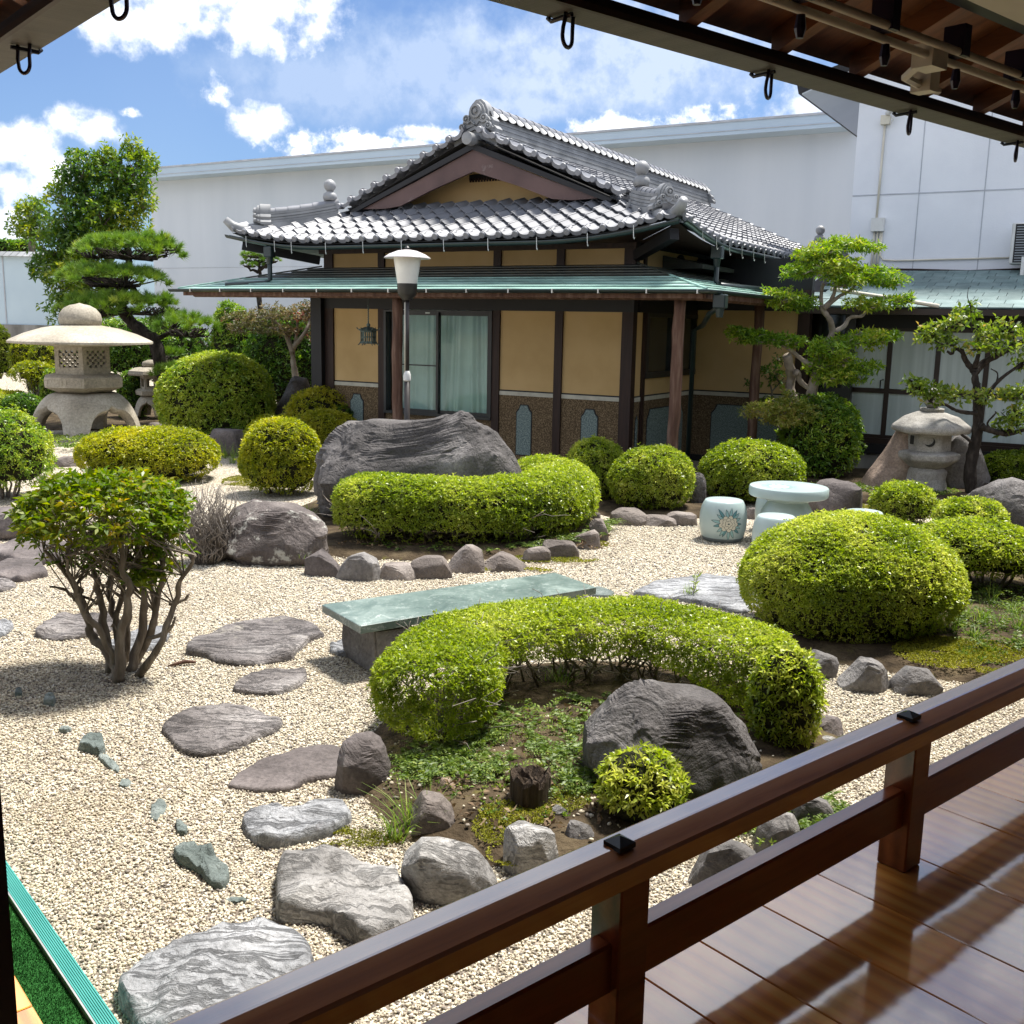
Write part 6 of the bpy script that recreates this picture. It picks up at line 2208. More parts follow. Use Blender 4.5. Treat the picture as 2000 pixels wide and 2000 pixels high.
# ------------------------------------------------------------------ plants
M['azalea'] = leaf_mat('azalea leaf', [(0, (.045, .085, .008)), (.3, (.17, .25, .02)), (.65, (.36, .44, .05)), (1, (.58, .60, .13))], .36, .5)
M['azalea_y'] = leaf_mat('yellow green azalea leaf', [(0, (.07, .11, .010)), (.3, (.22, .27, .016)), (.65, (.40, .41, .028)), (1, (.55, .50, .06))], .42, .5)
M['azalea_d'] = leaf_mat('broad dark green leaf', [(0, (.03, .085, .014)), (.35, (.10, .21, .025)), (.7, (.23, .35, .035)), (1, (.42, .48, .06))], .4, .4)
M['shrub_leaf'] = leaf_mat('shrub leaf with reddish tips', [(0, (.035, .08, .008)), (.4, (.11, .19, .012)), (.75, (.25, .29, .02)), (1, (.42, .28, .04))], .42, .5)
M['maple'] = leaf_mat('maple leaf', [(0, (.06, .14, .014)), (.4, (.16, .29, .025)), (.75, (.32, .42, .035)), (1, (.52, .49, .09))], .5, .45)
M['maple_y'] = leaf_mat('yellowish maple leaf', [(0, (.08, .15, .02)), (.4, (.22, .27, .04)), (.75, (.40, .37, .09)), (1, (.48, .33, .12))], .5, .45)
M['maple_r'] = leaf_mat('bronze maple leaf', [(0, (.05, .07, .02)), (.4, (.14, .13, .04)), (.8, (.26, .17, .09)), (1, (.30, .06, .04))], .5, .4)
M['tree_leaf'] = leaf_mat('glossy tree leaf', [(0, (.03, .085, .014)), (.4, (.09, .18, .022)), (.75, (.21, .29, .025)), (1, (.42, .45, .04))], .38, .4)
M['plum'] = leaf_mat('plum leaf', [(0, (.045, .10, .014)), (.4, (.14, .22, .025)), (.8, (.28, .34, .05)), (1, (.42, .30, .08))], .4, .4)
M['needle'] = leaf_mat('pine needle', [(0, (.04, .095, .016)), (.4, (.11, .22, .028)), (.8, (.23, .35, .035)), (1, (.36, .42, .07))], .5, .25)
M['grass'] = leaf_mat('grass blade', [(0, (.05, .11, .015)), (.5, (.15, .25, .03)), (1, (.34, .40, .08))], .5, .35)
M['fern'] = leaf_mat('fern frond', [(0, (.035, .075, .014)), (.5, (.12, .19, .03)), (1, (.30, .36, .06))], .5, .35)
M['moss'] = leaf_mat('yellow green moss', [(0, (.09, .10, .008)), (.5, (.25, .26, .018)), (1, (.42, .39, .04))], .8, .2)
M['dead_leaf'] = leaf_mat('fallen brown leaf', [(0, (.05, .03, .015)), (.5, (.16, .10, .05)), (1, (.34, .26, .14))], .8, .1)
M['core'] = surf('dark bush core with shade in its colour', [(.3, (.010, .012, .006)), (.7, (.035, .034, .018))], 9, .95, .6, 40, 5, .1, bdist=.03)  # near black: the shade inside a bush is put into this colour
M['bark'] = surf('grey brown bark', [(.25, (.075, .06, .045)), (.5, (.17, .14, .11)), (.8, (.32, .28, .23))], 8, .85, .8, 18, 6, .25, stretch=(3, 3, .7), bdist=.015)
M['bark_p'] = surf('pale maple bark', [(.25, (.13, .105, .08)), (.5, (.25, .21, .17)), (.8, (.40, .36, .30))], 6, .8, .6, 22, 6, .25, bdist=.01)
M['bark_d'] = surf('dark rugged bark', [(.25, (.012, .010, .009)), (.5, (.035, .028, .024)), (.8, (.085, .072, .062))], 9, .9, .9, 16, 6, .2, stretch=(2, 2, .8), bdist=.03)
M['twig'] = surf('grey dry twig', [(.3, (.12, .10, .085)), (.7, (.26, .23, .20))], 10, .85, .3, 50)


def tri_area(v, f):
    a = v[f[:, 1]] - v[f[:, 0]]
    b = v[f[:, 2]] - v[f[:, 0]]
    c = np.cross(a, b)
    ar = np.linalg.norm(c, axis=1)
    return c / np.maximum(ar, 1e-12)[:, None], ar / 2


def sample(v, f, n, rg, keep=None):
    nor, ar = tri_area(v, f)
    if keep is not None:
        ar = ar * keep(nor, v[f].mean(1))
    k = rg.choice(len(f), n, p=ar / ar.sum())
    u = rg.uniform(0, 1, (n, 2))
    s = u.sum(1) > 1
    u[s] = 1 - u[s]
    t = v[f[k]]
    p = t[:, 0] + (t[:, 1] - t[:, 0]) * u[:, :1] + (t[:, 2] - t[:, 0]) * u[:, 1:]
    return p, nor[k]


def leaf_quads(P, D, L, Wd, rg, fold=.25, droop=.15):
    """P base, D direction (unit), sizes L, Wd (arrays) -> verts, quads"""
    n = len(P)
    r_ = unit(rg.normal(0, 1, (n, 3)) + np.array([0, 0, .9]))
    b = unit(np.cross(D, r_))
    c = np.cross(b, D)
    L = np.broadcast_to(np.asarray(L, float), (n,))[:, None]
    Wd = np.broadcast_to(np.asarray(Wd, float), (n,))[:, None]
    v0 = P
    mid = P + D * L * .52
    v1 = mid + b * Wd * .5 + c * L * fold * .3
    v3 = mid - b * Wd * .5 + c * L * fold * .3
    v2 = P + D * L - c * L * droop
    V_ = np.stack([v0, v1, v2, v3], 1).reshape(-1, 3)
    F_ = np.arange(4 * n).reshape(-1, 4)
    return V_, F_


def whorls(P, N, k, L, Wd, rg, out=.75, jit=.35):
    """k leaves round each shoot"""
    n = len(P)
    t0 = unit(np.cross(N, unit(rg.normal(0, 1, (n, 3)))))
    b0 = np.cross(N, t0)
    ps, ds = [], []
    for i in range(k):
        th = 2 * PI * i / k + rg.uniform(-.4, .4, n)
        d = N * rg.uniform(.05, .75, n)[:, None] + (t0 * np.cos(th)[:, None] + b0 * np.sin(th)[:, None]) * out
        d = unit(d + rg.normal(0, jit * .5, (n, 3)))
        ps.append(P)
        ds.append(d)
    P2 = np.concatenate(ps)
    D2 = np.concatenate(ds)
    m_ = len(P2)
    return leaf_quads(P2, D2, L * rg.uniform(.7, 1.2, m_), Wd * rg.uniform(.75, 1.15, m_), rg)


def tints(centers, k, rg, base=.5, patch=.22, rnd=.2, freq=3.0, seed=0):
    t = base + patch * fbm(centers * freq + 5.3, seed, 3) * 1.6 + rg.normal(0, rnd * .5, len(centers))
    t = np.tile(t, k) + rg.normal(0, rnd * .6, len(centers) * k)
    return np.clip(t, 0, 1)


def foliage(name, V_, F_, tint, mt, parent, org):
    me = np_mesh(name, V_ - np.asarray(org), F_)
    attr(me, 'tint', np.repeat(tint, 4) if len(tint) * 4 == len(V_) else tint)
    return link(name, me, M[mt], parent)


def body(hw, depth, h, lift, seed, lump=.05, sq=.86, sub=4, shear=0.0, prof=None, dome=.62):
    """clipped bush body: verts, tris in local metres"""
    iv_, fc = ico(sub)
    p = np.sign(iv_) * np.abs(iv_) ** sq
    p = p / np.max(np.abs(p), axis=0)
    c_ = dome
    zf = np.clip((p[:, 2] + c_) / (1 + c_), 0, 1)
    k = np.interp(zf, [0, .1, .35, 1], [.90, .96, 1, 1])
    v = np.stack([p[:, 0] * hw * k, p[:, 1] * hw * depth * k, lift + (h - lift) * zf], 1)
    if prof:
        s_ = np.interp(p[:, 0], [a for a, _ in prof], [b for _, b in prof])
        v[:, 2] = lift + (v[:, 2] - lift) * s_
    nz = fbm(v * 2.2 / max(hw, .3) + seed * 7.1, seed, 4)
    c = np.array([0, 0, (h + lift) / 2])
    v = c + (v - c) * (1 + lump * nz * 1.6)[:, None]
    v[:, 2] = np.maximum(v[:, 2], lift * .6)
    return v, np.array(fc)


def stems(name, base_pts, ends, r0, mt, parent, org, rg, wob=.06, seg=5, n=5, r1=.35):
    mb = MB()
    for a, b in zip(base_pts, ends):
        a, b = Vector(a), Vector(b)
        pts = []
        l_ = (b - a).length
        for i in range(seg + 1):
            t = i / seg
            q = a.lerp(b, t)
            w = wob * l_ * math.sin(PI * t)
            pts.append(q + Vector((rg.normal(), rg.normal(), rg.normal() * .4)) * w * .5)
        rr = [r0 * (1 - (1 - r1) * i / seg) for i in range(seg + 1)]
        mb.tube(pts, rr, n)
    return mb.build(name, M[mt], parent, True, org)


def bush(label, bx, mt='azalea', depth=.9, leaf=.03, cover=1.9, lift=.04, seed=1, sq=.86, lump=.05, group='clipped round bushes', rz=0.0, prof=None, k=4, base=.5, cat='bush', name='clipped_bush', zb=0.0, core=.87, patch=.3, nstem=10, loose=0.0, wid=.38, fade=.14, dome=.62):
    cx, cy, hw, h = bx[:4]
    rg = np.random.default_rng(seed)
    t = thing(name, label, cat, (cx, cy, zb), rz, group)
    v, f = body(hw, depth, h, lift, seed, lump, sq, 4, 0, prof, dome)
    nor, ar = tri_area(v, f)
    A = ar.sum()
    n = int(A * cover / (leaf * leaf * wid * .55) / k)

    def keep(nn, cc):
        return np.clip(1.0 + nn[:, 2] * 1.3, fade, 1.0)
    P, N = sample(v, f, n, rg, keep)
    sp_ = leaf * .55
    g_ = fbm(P * 6.5 / max(hw, .35) * .6 + seed, seed + 2, 3)
    sel = (g_ > -.30) | (rg.uniform(0, 1, n) < .5)
    P, N, g_ = P[sel], N[sel], g_[sel]
    n = len(P)
    stray = (rg.uniform(0, 1, n) < .03) * rg.uniform(.2, 1.0, n) * leaf
    P = P + N * (rg.normal(0, sp_ * .5, n) + loose * np.abs(rg.normal(0, 1, n)) - leaf * .45 + stray + g_ * leaf * .6)[:, None]
    N2 = unit(N + np.array([0, 0, .45]) + rg.normal(0, .28, (n, 3)))
    V_, F_ = whorls(P, N2, k, leaf, leaf * wid, rg)
    foliage('foliage', V_, F_, tints(P, k, rg, base, patch, .2, 2.6 / max(hw, .25), seed), mt, t, (0, 0, 0))
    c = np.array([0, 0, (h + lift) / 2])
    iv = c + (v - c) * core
    me = np_mesh('dark_core', iv, f, True)
    link('dark_core', me, M['core'], t)  # closed dark hull, stands for the shaded depth behind the leaves
    if nstem:
        b0 = [(rg.uniform(-.3, .3) * hw, rg.uniform(-.3, .3) * hw * depth, -.02) for _ in range(nstem)]
        e0 = [(p[0] * 2.2, p[1] * 2.2, lift + .3 * (h - lift)) for p in b0]
        stems('stems', b0, e0, .012 + hw * .008, 'bark', t, (0, 0, 0), rg)
    return t


def sweep(path, wd, h, lift, seed, n=16, lump=.05, sq=.75, lift_end=None):
    P = np.array(path, float)
    seg_ = np.concatenate([[0], np.cumsum(np.linalg.norm(np.diff(P, axis=0), axis=1))])
    m_ = max(12, int(seg_[-1] / .09))
    s = np.linspace(0, seg_[-1], m_)
    C = np.stack([np.interp(s, seg_, P[:, 0]), np.interp(s, seg_, P[:, 1])], 1)
    for _ in range(8):
        C[1:-1] = (C[:-2] + 2 * C[1:-1] + C[2:]) / 4
    T = np.gradient(C, axis=0)
    T /= np.linalg.norm(T, axis=1, keepdims=True)
    B = np.stack([-T[:, 1], T[:, 0]], 1)
    vs_ = []
    for i in range(m_):
        e = min(s[i], seg_[-1] - s[i]) / (wd * .5)
        k = math.sqrt(max(0.0, 1 - (1 - min(e, 1)) ** 2)) if e < 1 else 1.0
        k = max(k, .05)
        for j in range(n):
            th = 2 * PI * j / n
            a, b_ = math.cos(th), math.sin(th)
            a = math.copysign(abs(a) ** sq, a)
            b_ = math.copysign(abs(b_) ** sq, b_)
            u_ = i / (m_ - 1)
            li = lift if lift_end is None else lift_end + (lift - lift_end) * min(1.0, 3.4 * min(u_, 1 - u_))
            zc = (h + li) / 2
            vs_.append((C[i, 0] + B[i, 0] * a * wd / 2 * k, C[i, 1] + B[i, 1] * a * wd / 2 * k, zc + b_ * (h - li) / 2 * (.55 + .45 * k)))
    v = np.array(vs_)
    nz = fbm(v * 2.6 + seed, seed, 4)
    cc = np.repeat(np.concatenate([C, np.full((m_, 1), (h + lift) / 2)], 1), n, 0)
    v = cc + (v - cc) * (1 + lump * 1.8 * nz)[:, None]
    f = []
    for i in range(m_ - 1):
        for j in range(n):
            a, b_ = i * n + j, i * n + (j + 1) % n
            f.append((a, b_, b_ + n))
            f.append((a, b_ + n, a + n))
    f = np.array(f)
    nor, ar = tri_area(v, f)
    cen = v[f].mean(1)
    if np.sum((nor * (cen - np.repeat(cc[::1], 1, 0)[f].mean(1))).sum(1)) < 0:
        f = f[:, ::-1]
    return v, f, C


def hedge(label, path, wd, h, lift, mt='azalea', leaf=.03, cover=1.9, seed=1, k=4, base=.5, nst=60, core=.82, fade=.10, group=None, patch=.2, wid=.38, topfull=1.3, lift_end=None, lump=.05):
    org = (path[0][0], path[0][1], 0)
    rg = np.random.default_rng(seed)
    t = thing('clipped_hedge', label, 'hedge', org, 0, group)
    v, f, C = sweep(path, wd, h, lift, seed, lump=lump, lift_end=lift_end)
    nor, ar = tri_area(v, f)
    n = int(ar.sum() * cover / (leaf * leaf * wid * .55) / k)
    P, N = sample(v, f, n, rg, lambda nn, cc: np.clip(.9 + nn[:, 2] * topfull, fade, 1))
    g_ = fbm(P * 6.5 + seed, seed + 2, 3)
    sel = (g_ > -.30) | (rg.uniform(0, 1, n) < .5)
    P, N, g_ = P[sel], N[sel], g_[sel]
    n = len(P)
    stray = (rg.uniform(0, 1, n) < .03) * rg.uniform(.2, 1.0, n) * leaf
    P = P + N * (rg.normal(0, leaf * .32, n) - leaf * .35 + stray + g_ * leaf * .6)[:, None]
    N2 = unit(N + np.array([0, 0, .45]) + rg.normal(0, .28, (n, 3)))
    V_, F_ = whorls(P, N2, k, leaf, leaf * wid, rg)
    foliage('foliage', V_, F_, tints(P, k, rg, base, patch, .2, 3.0, seed), mt, t, org)
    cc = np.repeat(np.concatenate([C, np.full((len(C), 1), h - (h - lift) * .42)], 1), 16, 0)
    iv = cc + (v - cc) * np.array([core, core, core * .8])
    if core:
        link('dark_core', np_mesh('dark_core', iv - np.array(org), f, True), M['core'], t)  # dark hull painted as the shade within the hedge
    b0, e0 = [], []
    for _ in range(nst):
        i = rg.integers(2, len(C) - 2)
        c = C[i] + rg.normal(0, wd * .10, 2)
        e = c + rg.normal(0, wd * .24, 2)
        b0.append((c[0], c[1], .0))
        e0.append((e[0], e[1], lift + (h - lift) * rg.uniform(.25, .7)))
    stems('stems', b0, e0, .010, 'bark', t, org, rg, .22, 6)
    b1, e1 = [], []
    for _ in range(nst * 6):
        k_ = rg.integers(len(b0))
        a, b_ = np.array(b0[k_]), np.array(e0[k_])
        q = a + (b_ - a) * rg.uniform(.2, .95)
        b1.append(tuple(q))
        e1.append((q[0] + rg.normal(0, wd * .2), q[1] + rg.normal(0, wd * .2), q[2] + rg.uniform(.02, .2)))
    stems('fine_twigs', b1, e1, .0038, 'twig', t, org, rg, .25, 4, 4, .4)
    return t


AZ = 'clipped azalea bushes'
bush('biggest round azalea bush, right of the marble bench above three grey stones', (2.337, 6.892, 0.744, 0.826), 'azalea',   .85, .025, 2.1, .05, 11, 1.0, .045, AZ, base=.62, core=.88)
bush('long low azalea mound behind and right of the biggest round bush', (3.701, 7.948, 0.639, 0.623), 'azalea', .7, .032, 1.7, .22, 12, .95, .05, AZ, base=.55, prof=[(-1, .85), (-.5, 1), (.2, .92), (1, .62)])
bush('dark round bush of broad leaves in front of the tall rock left of the house', (-4.969, 17.309, 0.951, 1.496), 'azalea_d', .9, .058, 1.8, .03, 13, .9, .06, AZ, base=.86, k=5)
bush('wide low azalea mound before the large snow lantern', (-4.634, 13.042, 0.888, 0.668), 'azalea_y', .75, .042, 1.9, .05, 14, .86, .05, AZ, base=.60)
bush('loose azalea bush cut off by the left edge below the snow lantern', (-5.736, 11.496, 0.507, 0.959), 'azalea_d', .9, .045, 1.4, .18, 15, .86, .09, AZ, base=.72, loose=.03)
bush('yellow green rounded bush leaning on the left end of the huge boulder', (-2.738, 12.098, 0.479, 0.913), 'azalea_y', .85, .038, 1.9, .06, 16, .9, .06, AZ, base=.56)
bush('yellow green dome behind the bush at the left end of the huge boulder', (-3.47, 15.045, 0.447, 0.657), 'azalea_y', .8, .042, 1.8, .05, 17, .86, .05, AZ, base=.6)
bush('flat yellow green bush just behind the left shoulder of the huge boulder', (-2.905, 15.779, 0.555, 0.681), 'azalea_y', .8, .042, 1.8, .05, 18, .86, .05, AZ, base=.66)
bush('loose pale topped bush by the house wall, left of the lamp', (-3.151, 16.695, 0.5, 0.945), 'azalea_y', .9, .055, 1.4, .1, 19, .9, .14, AZ, base=.7, loose=.04)
bush('small yellow green dome showing above the huge boulder by the lamp', (-1.246, 17.698, 0.482, 0.685), 'azalea_y', .9, .042, 1.8, .05, 20, .86, .05, AZ, base=.55)
bush('left lobe of the twin lobed bush before the ochre wall', (0.982, 12.087, 0.359, 0.741), 'azalea', .85, .034, 1.9, .06, 21, .88, .06, AZ, base=.60)
bush('right and nearer lobe of the twin lobed bush before the ochre wall', (1.567, 11.484, 0.472, 0.727), 'azalea', .85, .034, 1.9, .08, 22, .9, .06, AZ, base=.58)
bush('low bush peeping between the twin lobed bush and the house corner', (1.461, 14.901, 0.384, 0.545), 'azalea', .8, .042, 1.8, .04, 23, .86, .05, AZ, base=.42)
bush('round azalea left of the maple trunk behind the table', (2.873, 12.308, 0.615, 0.729), 'azalea', .85, .036, 1.9, .06, 24, .9, .06, AZ, base=.45)
bush('small round bush just right of the stone table', (4.232, 11.031, 0.333, 0.445), 'azalea', .9, .034, 1.8, .05, 25, .88, .07, AZ, base=.55)
bush('round bush below the crescent lantern, near the bamboo pole', (4.565, 10.147, 0.347, 0.433), 'azalea', .9, .034, 1.8, .05, 26, .88, .05, AZ, base=.6)
bush('tiny bush at the left foot of the crescent lantern', (5.184, 13.838, 0.178, 0.349), 'azalea', .9, .034, 1.8, .04, 27, .86, .06, AZ, base=.42)
bush('dull green bush at the right edge behind the layered rock', (6.748, 13.724, 0.523, 0.497), 'azalea', .8, .045, 1.8, .04, 28, .86, .06, AZ, base=.34)
bush('little round azalea by the rail at the right of the stump', (0.548, 3.985, 0.173, 0.35), 'azalea', .95, .034, 1.7, .05, 29, .92, .07, AZ, base=.72, k=5)
bush('upright bushy end of the arc hedge beside the dark boulder', (1.35, 4.813, 0.176, 0.537), 'azalea', .8, .032, 1.6, .07, 30, .82, .07, AZ, base=.56)
BK = 'low bushes far left'
bush('dark green dome low behind the left edge bush', (-9.543, 20.09, 0.358, 0.528), 'azalea_d', .9, .05, 1.8, .04, 31, .86, .05, BK, base=.3)
bush('yellow mound at the far left edge', (-10.882, 22.085, 0.536, 0.424), 'azalea_y', .8, .05, 1.8, .04, 32, .86, .05, BK, base=.5)
bush('leafy dark bush right behind the large snow lantern', (-7.606, 20.66, 0.297, 0.994), 'azalea_d', .9, .055, 1.7, .04, 33, .9, .08, BK, base=.38)
bush('bush left behind the large snow lantern', (-9.75, 22.075, 0.306, 0.933), 'azalea_d', .9, .055, 1.7, .04, 34, .9, .08, BK, base=.62)
bush('round bush at the far left edge under the blue wall', (-12.117, 24.294, 0.385, 1.29), 'azalea', .9, .07, 1.7, .04, 35, .9, .06, BK, base=.55, zb=.55)
bush('small flat topped bush under the blue wall', (-11.192, 23.688, 0.246, 0.852), 'azalea_y', .9, .07, 1.5, .2, 36, .86, .06, BK, base=.4, zb=.6)
bush('thin stemmed cloud pruned bush left of the snow lantern', (-10.305, 22.308, 0.453, 0.892), 'azalea_y', .8, .06, 1.3, .42, 37, .86, .1, BK, base=.35, core=.6, zb=.15)
bush('yellow green bush between the snow lantern roof and the cloud pruned bush', (-10.382, 23.064, 0.388, 1.353), 'azalea_y', .8, .06, 1.5, .1, 38, .86, .1, BK, base=.4, zb=.1)
bush('long low dark hedge at the far left under the yellow mound', (-10.027, 20.288, 0.678, 0.472), 'azalea', .5, .055, 1.7, .05, 39, .8, .05, BK, base=.3)
hedge('curved ring hedge clipped low in front of the huge boulder', [(-1.58, 9.62), (-1.25, 9.38), (-.75, 9.32), (-.2, 9.40), (.28, 9.75), (.52, 10.35), (.45, 10.95), (.12, 11.35)], .74, .64, .06, 'azalea', .032, 2.0, 41, base=.55, nst=90, patch=.25, lump=.06)
hedge('arc shaped azalea hedge on bare stems round the front bed', [(-.30, 4.50), (-.37, 4.82), (-.28, 5.22), (.02, 5.52), (.45, 5.68), (.88, 5.60), (1.18, 5.36), (1.36, 5.00)], .62, .50, .26, 'azalea', .024, 2.1, 42, base=.58, nst=85, fade=.12, topfull=.9, core=0, lift_end=.08, lump=.09)


# trees -------------------------------------------------------------------
def limb(mb, pts, r0, r1, n=8, wob=0.0, rg=None):
    pts = [Vector(p) for p in pts]
    # smooth by Catmull subdivision
    out_ = []
    k = len(pts)
    for i in range(k - 1):
        p0, p1, p2, p3 = pts[max(i - 1, 0)], pts[i], pts[i + 1], pts[min(i + 2, k - 1)]
        for j in range(4):
            t = j / 4
            q = .5 * ((2 * p1) + (p2 - p0) * t + (2 * p0 - 5 * p1 + 4 * p2 - p3) * t * t + (3 * p1 - p0 - 3 * p2 + p3) * t ** 3)
            if wob and rg is not None:
                q = q + Vector((rg.normal(), rg.normal(), rg.normal())) * wob
            out_.append(q)
    out_.append(pts[-1])
    m_ = len(out_)
    rr = [(r0 + (r1 - r0) * i / (m_ - 1)) * (1 + (rg.normal() * .08 if rg is not None else 0)) for i in range(m_)]
    mb.tube(out_, rr, n)
    return out_


def jig(pts, rg, d):
    """spread traced points in depth"""
    o_ = []
    y = 0
    for i, p in enumerate(pts):
        if i:
            y += rg.uniform(-d, d)
        o_.append((p[0], p[1] + y, p[2]))
    return o_


def pads(blobs, n_per, rg, shell=.55, flat=.0):
    """points and normals through leaf pads: (x, y, z, rx, rz[, ry])"""
    ps, ns, cs = [], [], []
    for bl in blobs:
        x, y, z, rx, rz = bl[:5]
        ry = bl[5] if len(bl) > 5 else rx * .85
        n = max(8, int(n_per * (rx * rz + rx * ry) / .2))
        d = unit(rg.normal(0, 1, (n, 3)))
        r_ = rg.uniform(shell, 1.05, n) ** .6
        lump = 1 + .38 * vnoise(d * 2.6 + x * 3, int(abs(x * 10)) + 1)
        q = d * (r_ * lump)[:, None] * np.array([rx, ry, rz])
        ps.append(q + np.array([x, y, z]))
        ns.append(unit(d / np.array([rx, ry, rz]) * rz + np.array([0, 0, .35])))
    return np.concatenate(ps), np.concatenate(ns)


# foreground shrub grown as a little tree
org = (-2.256, 5.756, 0.0)
rg = np.random.default_rng(5)
t = thing('shrub_tree', 'many stemmed shrub tree with a flat leafy crown standing in the gravel at the left', 'shrub', org)
mb = MB()
tips = []
for (pts, r0, r1) in (
    ([(-2.218, 5.62, 0.088), (-2.294, 5.62, 0.163), (-2.39, 5.62, 0.232), (-2.416, 5.62, 0.341), (-2.444, 5.62, 0.48), (-2.454, 5.62, 0.577), (-2.501, 5.62, 0.672), (-2.588, 5.62, 0.765)], .034, .008),
    ([(-2.312, 5.75, 0.053), (-2.362, 5.75, 0.236), (-2.367, 5.75, 0.458), (-2.422, 5.75, 0.621), (-2.465, 5.75, 0.793)], .030, .009),
    ([(-2.219, 5.6, 0.089), (-2.19, 5.6, 0.253), (-2.139, 5.6, 0.503), (-2.139, 5.6, 0.673), (-2.148, 5.6, 0.852)], .034, .010),
    ([(-2.216, 5.78, 0.039), (-2.148, 5.78, 0.232), (-2.111, 5.78, 0.455), (-2.112, 5.78, 0.631), (-2.132, 5.78, 0.826)], .034, .009),
    ([(-2.232, 5.85, 0.026), (-2.078, 5.85, 0.28), (-2.047, 5.85, 0.449), (-1.994, 5.85, 0.617), (-2.014, 5.85, 0.782)], .026, .008),
    ([(-2.153, 5.7, 0.078), (-2.004, 5.7, 0.182), (-1.912, 5.7, 0.437), (-1.831, 5.7, 0.623), (-1.75, 5.7, 0.744)], .026, .007),
    ([(-2.312, 5.9, 0.002), (-2.32, 5.9, 0.168), (-2.365, 5.9, 0.372), (-2.366, 5.9, 0.575), (-2.377, 5.9, 0.786)], .028, .008),
    ([(-2.292, 5.95, -0.009), (-2.269, 5.95, 0.246), (-2.214, 5.95, 0.476), (-2.083, 5.95, 0.703), (-2.023, 5.95, 0.838)], .024, .007),
    ([(-2.255, 5.66, 0.079), (-2.269, 5.66, 0.222), (-2.365, 5.66, 0.417), (-2.404, 5.66, 0.568), (-2.419, 5.66, 0.76)], .022, .007),
    ([(-2.24, 5.9, 0.003), (-2.144, 5.9, 0.172), (-2.104, 5.9, 0.333), (-2.128, 5.9, 0.546), (-2.085, 5.9, 0.77)], .022, .007),
    ([(-2.267, 5.8, 0.031), (-2.31, 5.8, 0.267), (-2.266, 5.8, 0.513), (-2.3, 5.8, 0.677), (-2.377, 5.8, 0.839)], .022, .006),
):
    pp = jig(pts, rg, .07)
    pp[0] = (pp[0][0], pts[0][1], 0.0)
    limb(mb, pp, r0 * 1.0, r1 * 1.15, 8, .006, rg)
    tips += pp[-3:]
for (pts, r0, r1) in (
    ([(-2.068, 5.66, 0.232), (-1.95, 5.66, 0.284), (-1.914, 5.66, 0.328), (-1.899, 5.66, 0.372)], .013, .007),
    ([(-1.941, 5.7, 0.431), (-1.86, 5.7, 0.465), (-1.827, 5.7, 0.499)], .010, .006),
    ([(-2.445, 5.62, 0.47), (-2.509, 5.62, 0.533), (-2.581, 5.62, 0.544)], .011, .006),
    ([(-2.349, 5.7, 0.428), (-2.431, 5.7, 0.47), (-2.504, 5.7, 0.49)], .010, .005),
    ([(-2.187, 5.6, 0.264), (-2.22, 5.6, 0.329), (-2.241, 5.6, 0.334)], .010, .008),
    ([(-2.17, 5.6, 0.502), (-2.271, 5.6, 0.564), (-2.35, 5.6, 0.627), (-2.499, 5.6, 0.74)], .010, .005),
):
    limb(mb, pts, r0, r1, 6, .003, rg)
mb.build('trunk', M['bark'], t, True, org)
mb = MB()
cc = (-2.308, 5.75, 0.977, 0.473, 0.199)
for _ in range(170):
    a = Vector(tips[rg.integers(len(tips))])
    th, rr_ = rg.uniform(0, 2 * PI), rg.uniform(.15, 1) ** .6
    e = Vector((cc[0] + cc[3] * .97 * rr_ * math.cos(th), cc[1] + cc[3] * .9 * rr_ * math.sin(th), cc[2] + rg.uniform(-.15, .1)))
    mid = a.lerp(e, .5) + Vector((rg.normal(), rg.normal(), rg.normal())) * .035
    mb.tube([a, mid, e], [.0052, .004, .0022], 4)
mb.build('twigs', M['bark'], t, True, org)
v, f = body(cc[3], .9, cc[2] + cc[4], cc[2] - cc[4] * 1.0, 9, .09, .9, 4)
v = v + np.array([cc[0], cc[1], 0])
P, N = sample(v, f, 1350, rg, lambda nn, c_: np.clip(1.0 + nn[:, 2] * 1.5, .12, 1))
P = P - N * np.abs(rg.normal(0, .06, len(P)))[:, None] + rg.normal(0, .012, P.shape)
ex_ = np.array([(-2.039, 5.75, 0.691, 0.171, 0.114), (-1.965, 5.8, 0.772, 0.144, 0.144), (-2.708, 5.7, 0.837, 0.113, 0.085), (-2.056, 5.7, 0.583, 0.141, 0.071), (-2.207, 5.8, 0.616, 0.172, 0.115), (-2.456, 5.7, 0.694, 0.169, 0.085), (-1.914, 5.8, 0.952, 0.115, 0.144)])
Pp, Np = pads(ex_, 230, rg, .1)
P = np.concatenate([P, Pp])
N = np.concatenate([N, Np])
N2 = unit(N * .6 + np.array([0, 0, .8]) + rg.normal(0, .3, N.shape))
V_, F_ = whorls(P, N2, 5, .050, .021, rg, .95)
hi_ = np.clip((P[:, 2] - cc[2]) / cc[4], -1, 1)
tt = tints(P, 5, rg, .55, .25, .2, 3, 3)
foliage('foliage', V_, F_, tt, 'shrub_leaf', t, org)

# bare twiggy bush behind it
bx = (-2.582, 8.548, 0.245, 0.681)
t = thing('dead_bush', 'leafless grey twiggy bush before the lichen spotted boulder', 'bush', (bx[0], bx[1], 0))
rg = np.random.default_rng(6)
b0, e0 = [], []
for _ in range(260):
    th = rg.uniform(0, 2 * PI)
    r_ = rg.uniform(0, 1) ** .5
    b0.append((.10 * math.cos(th), .1 * math.sin(th), 0))
    e0.append((bx[2] * 1.05 * r_ * math.cos(th), bx[2] * r_ * math.sin(th), bx[3] * rg.uniform(.35, 1.02)))
stems('twigs', b0, e0, .006, 'twig', t, (0, 0, 0), rg, .22, 6, 4, .3)


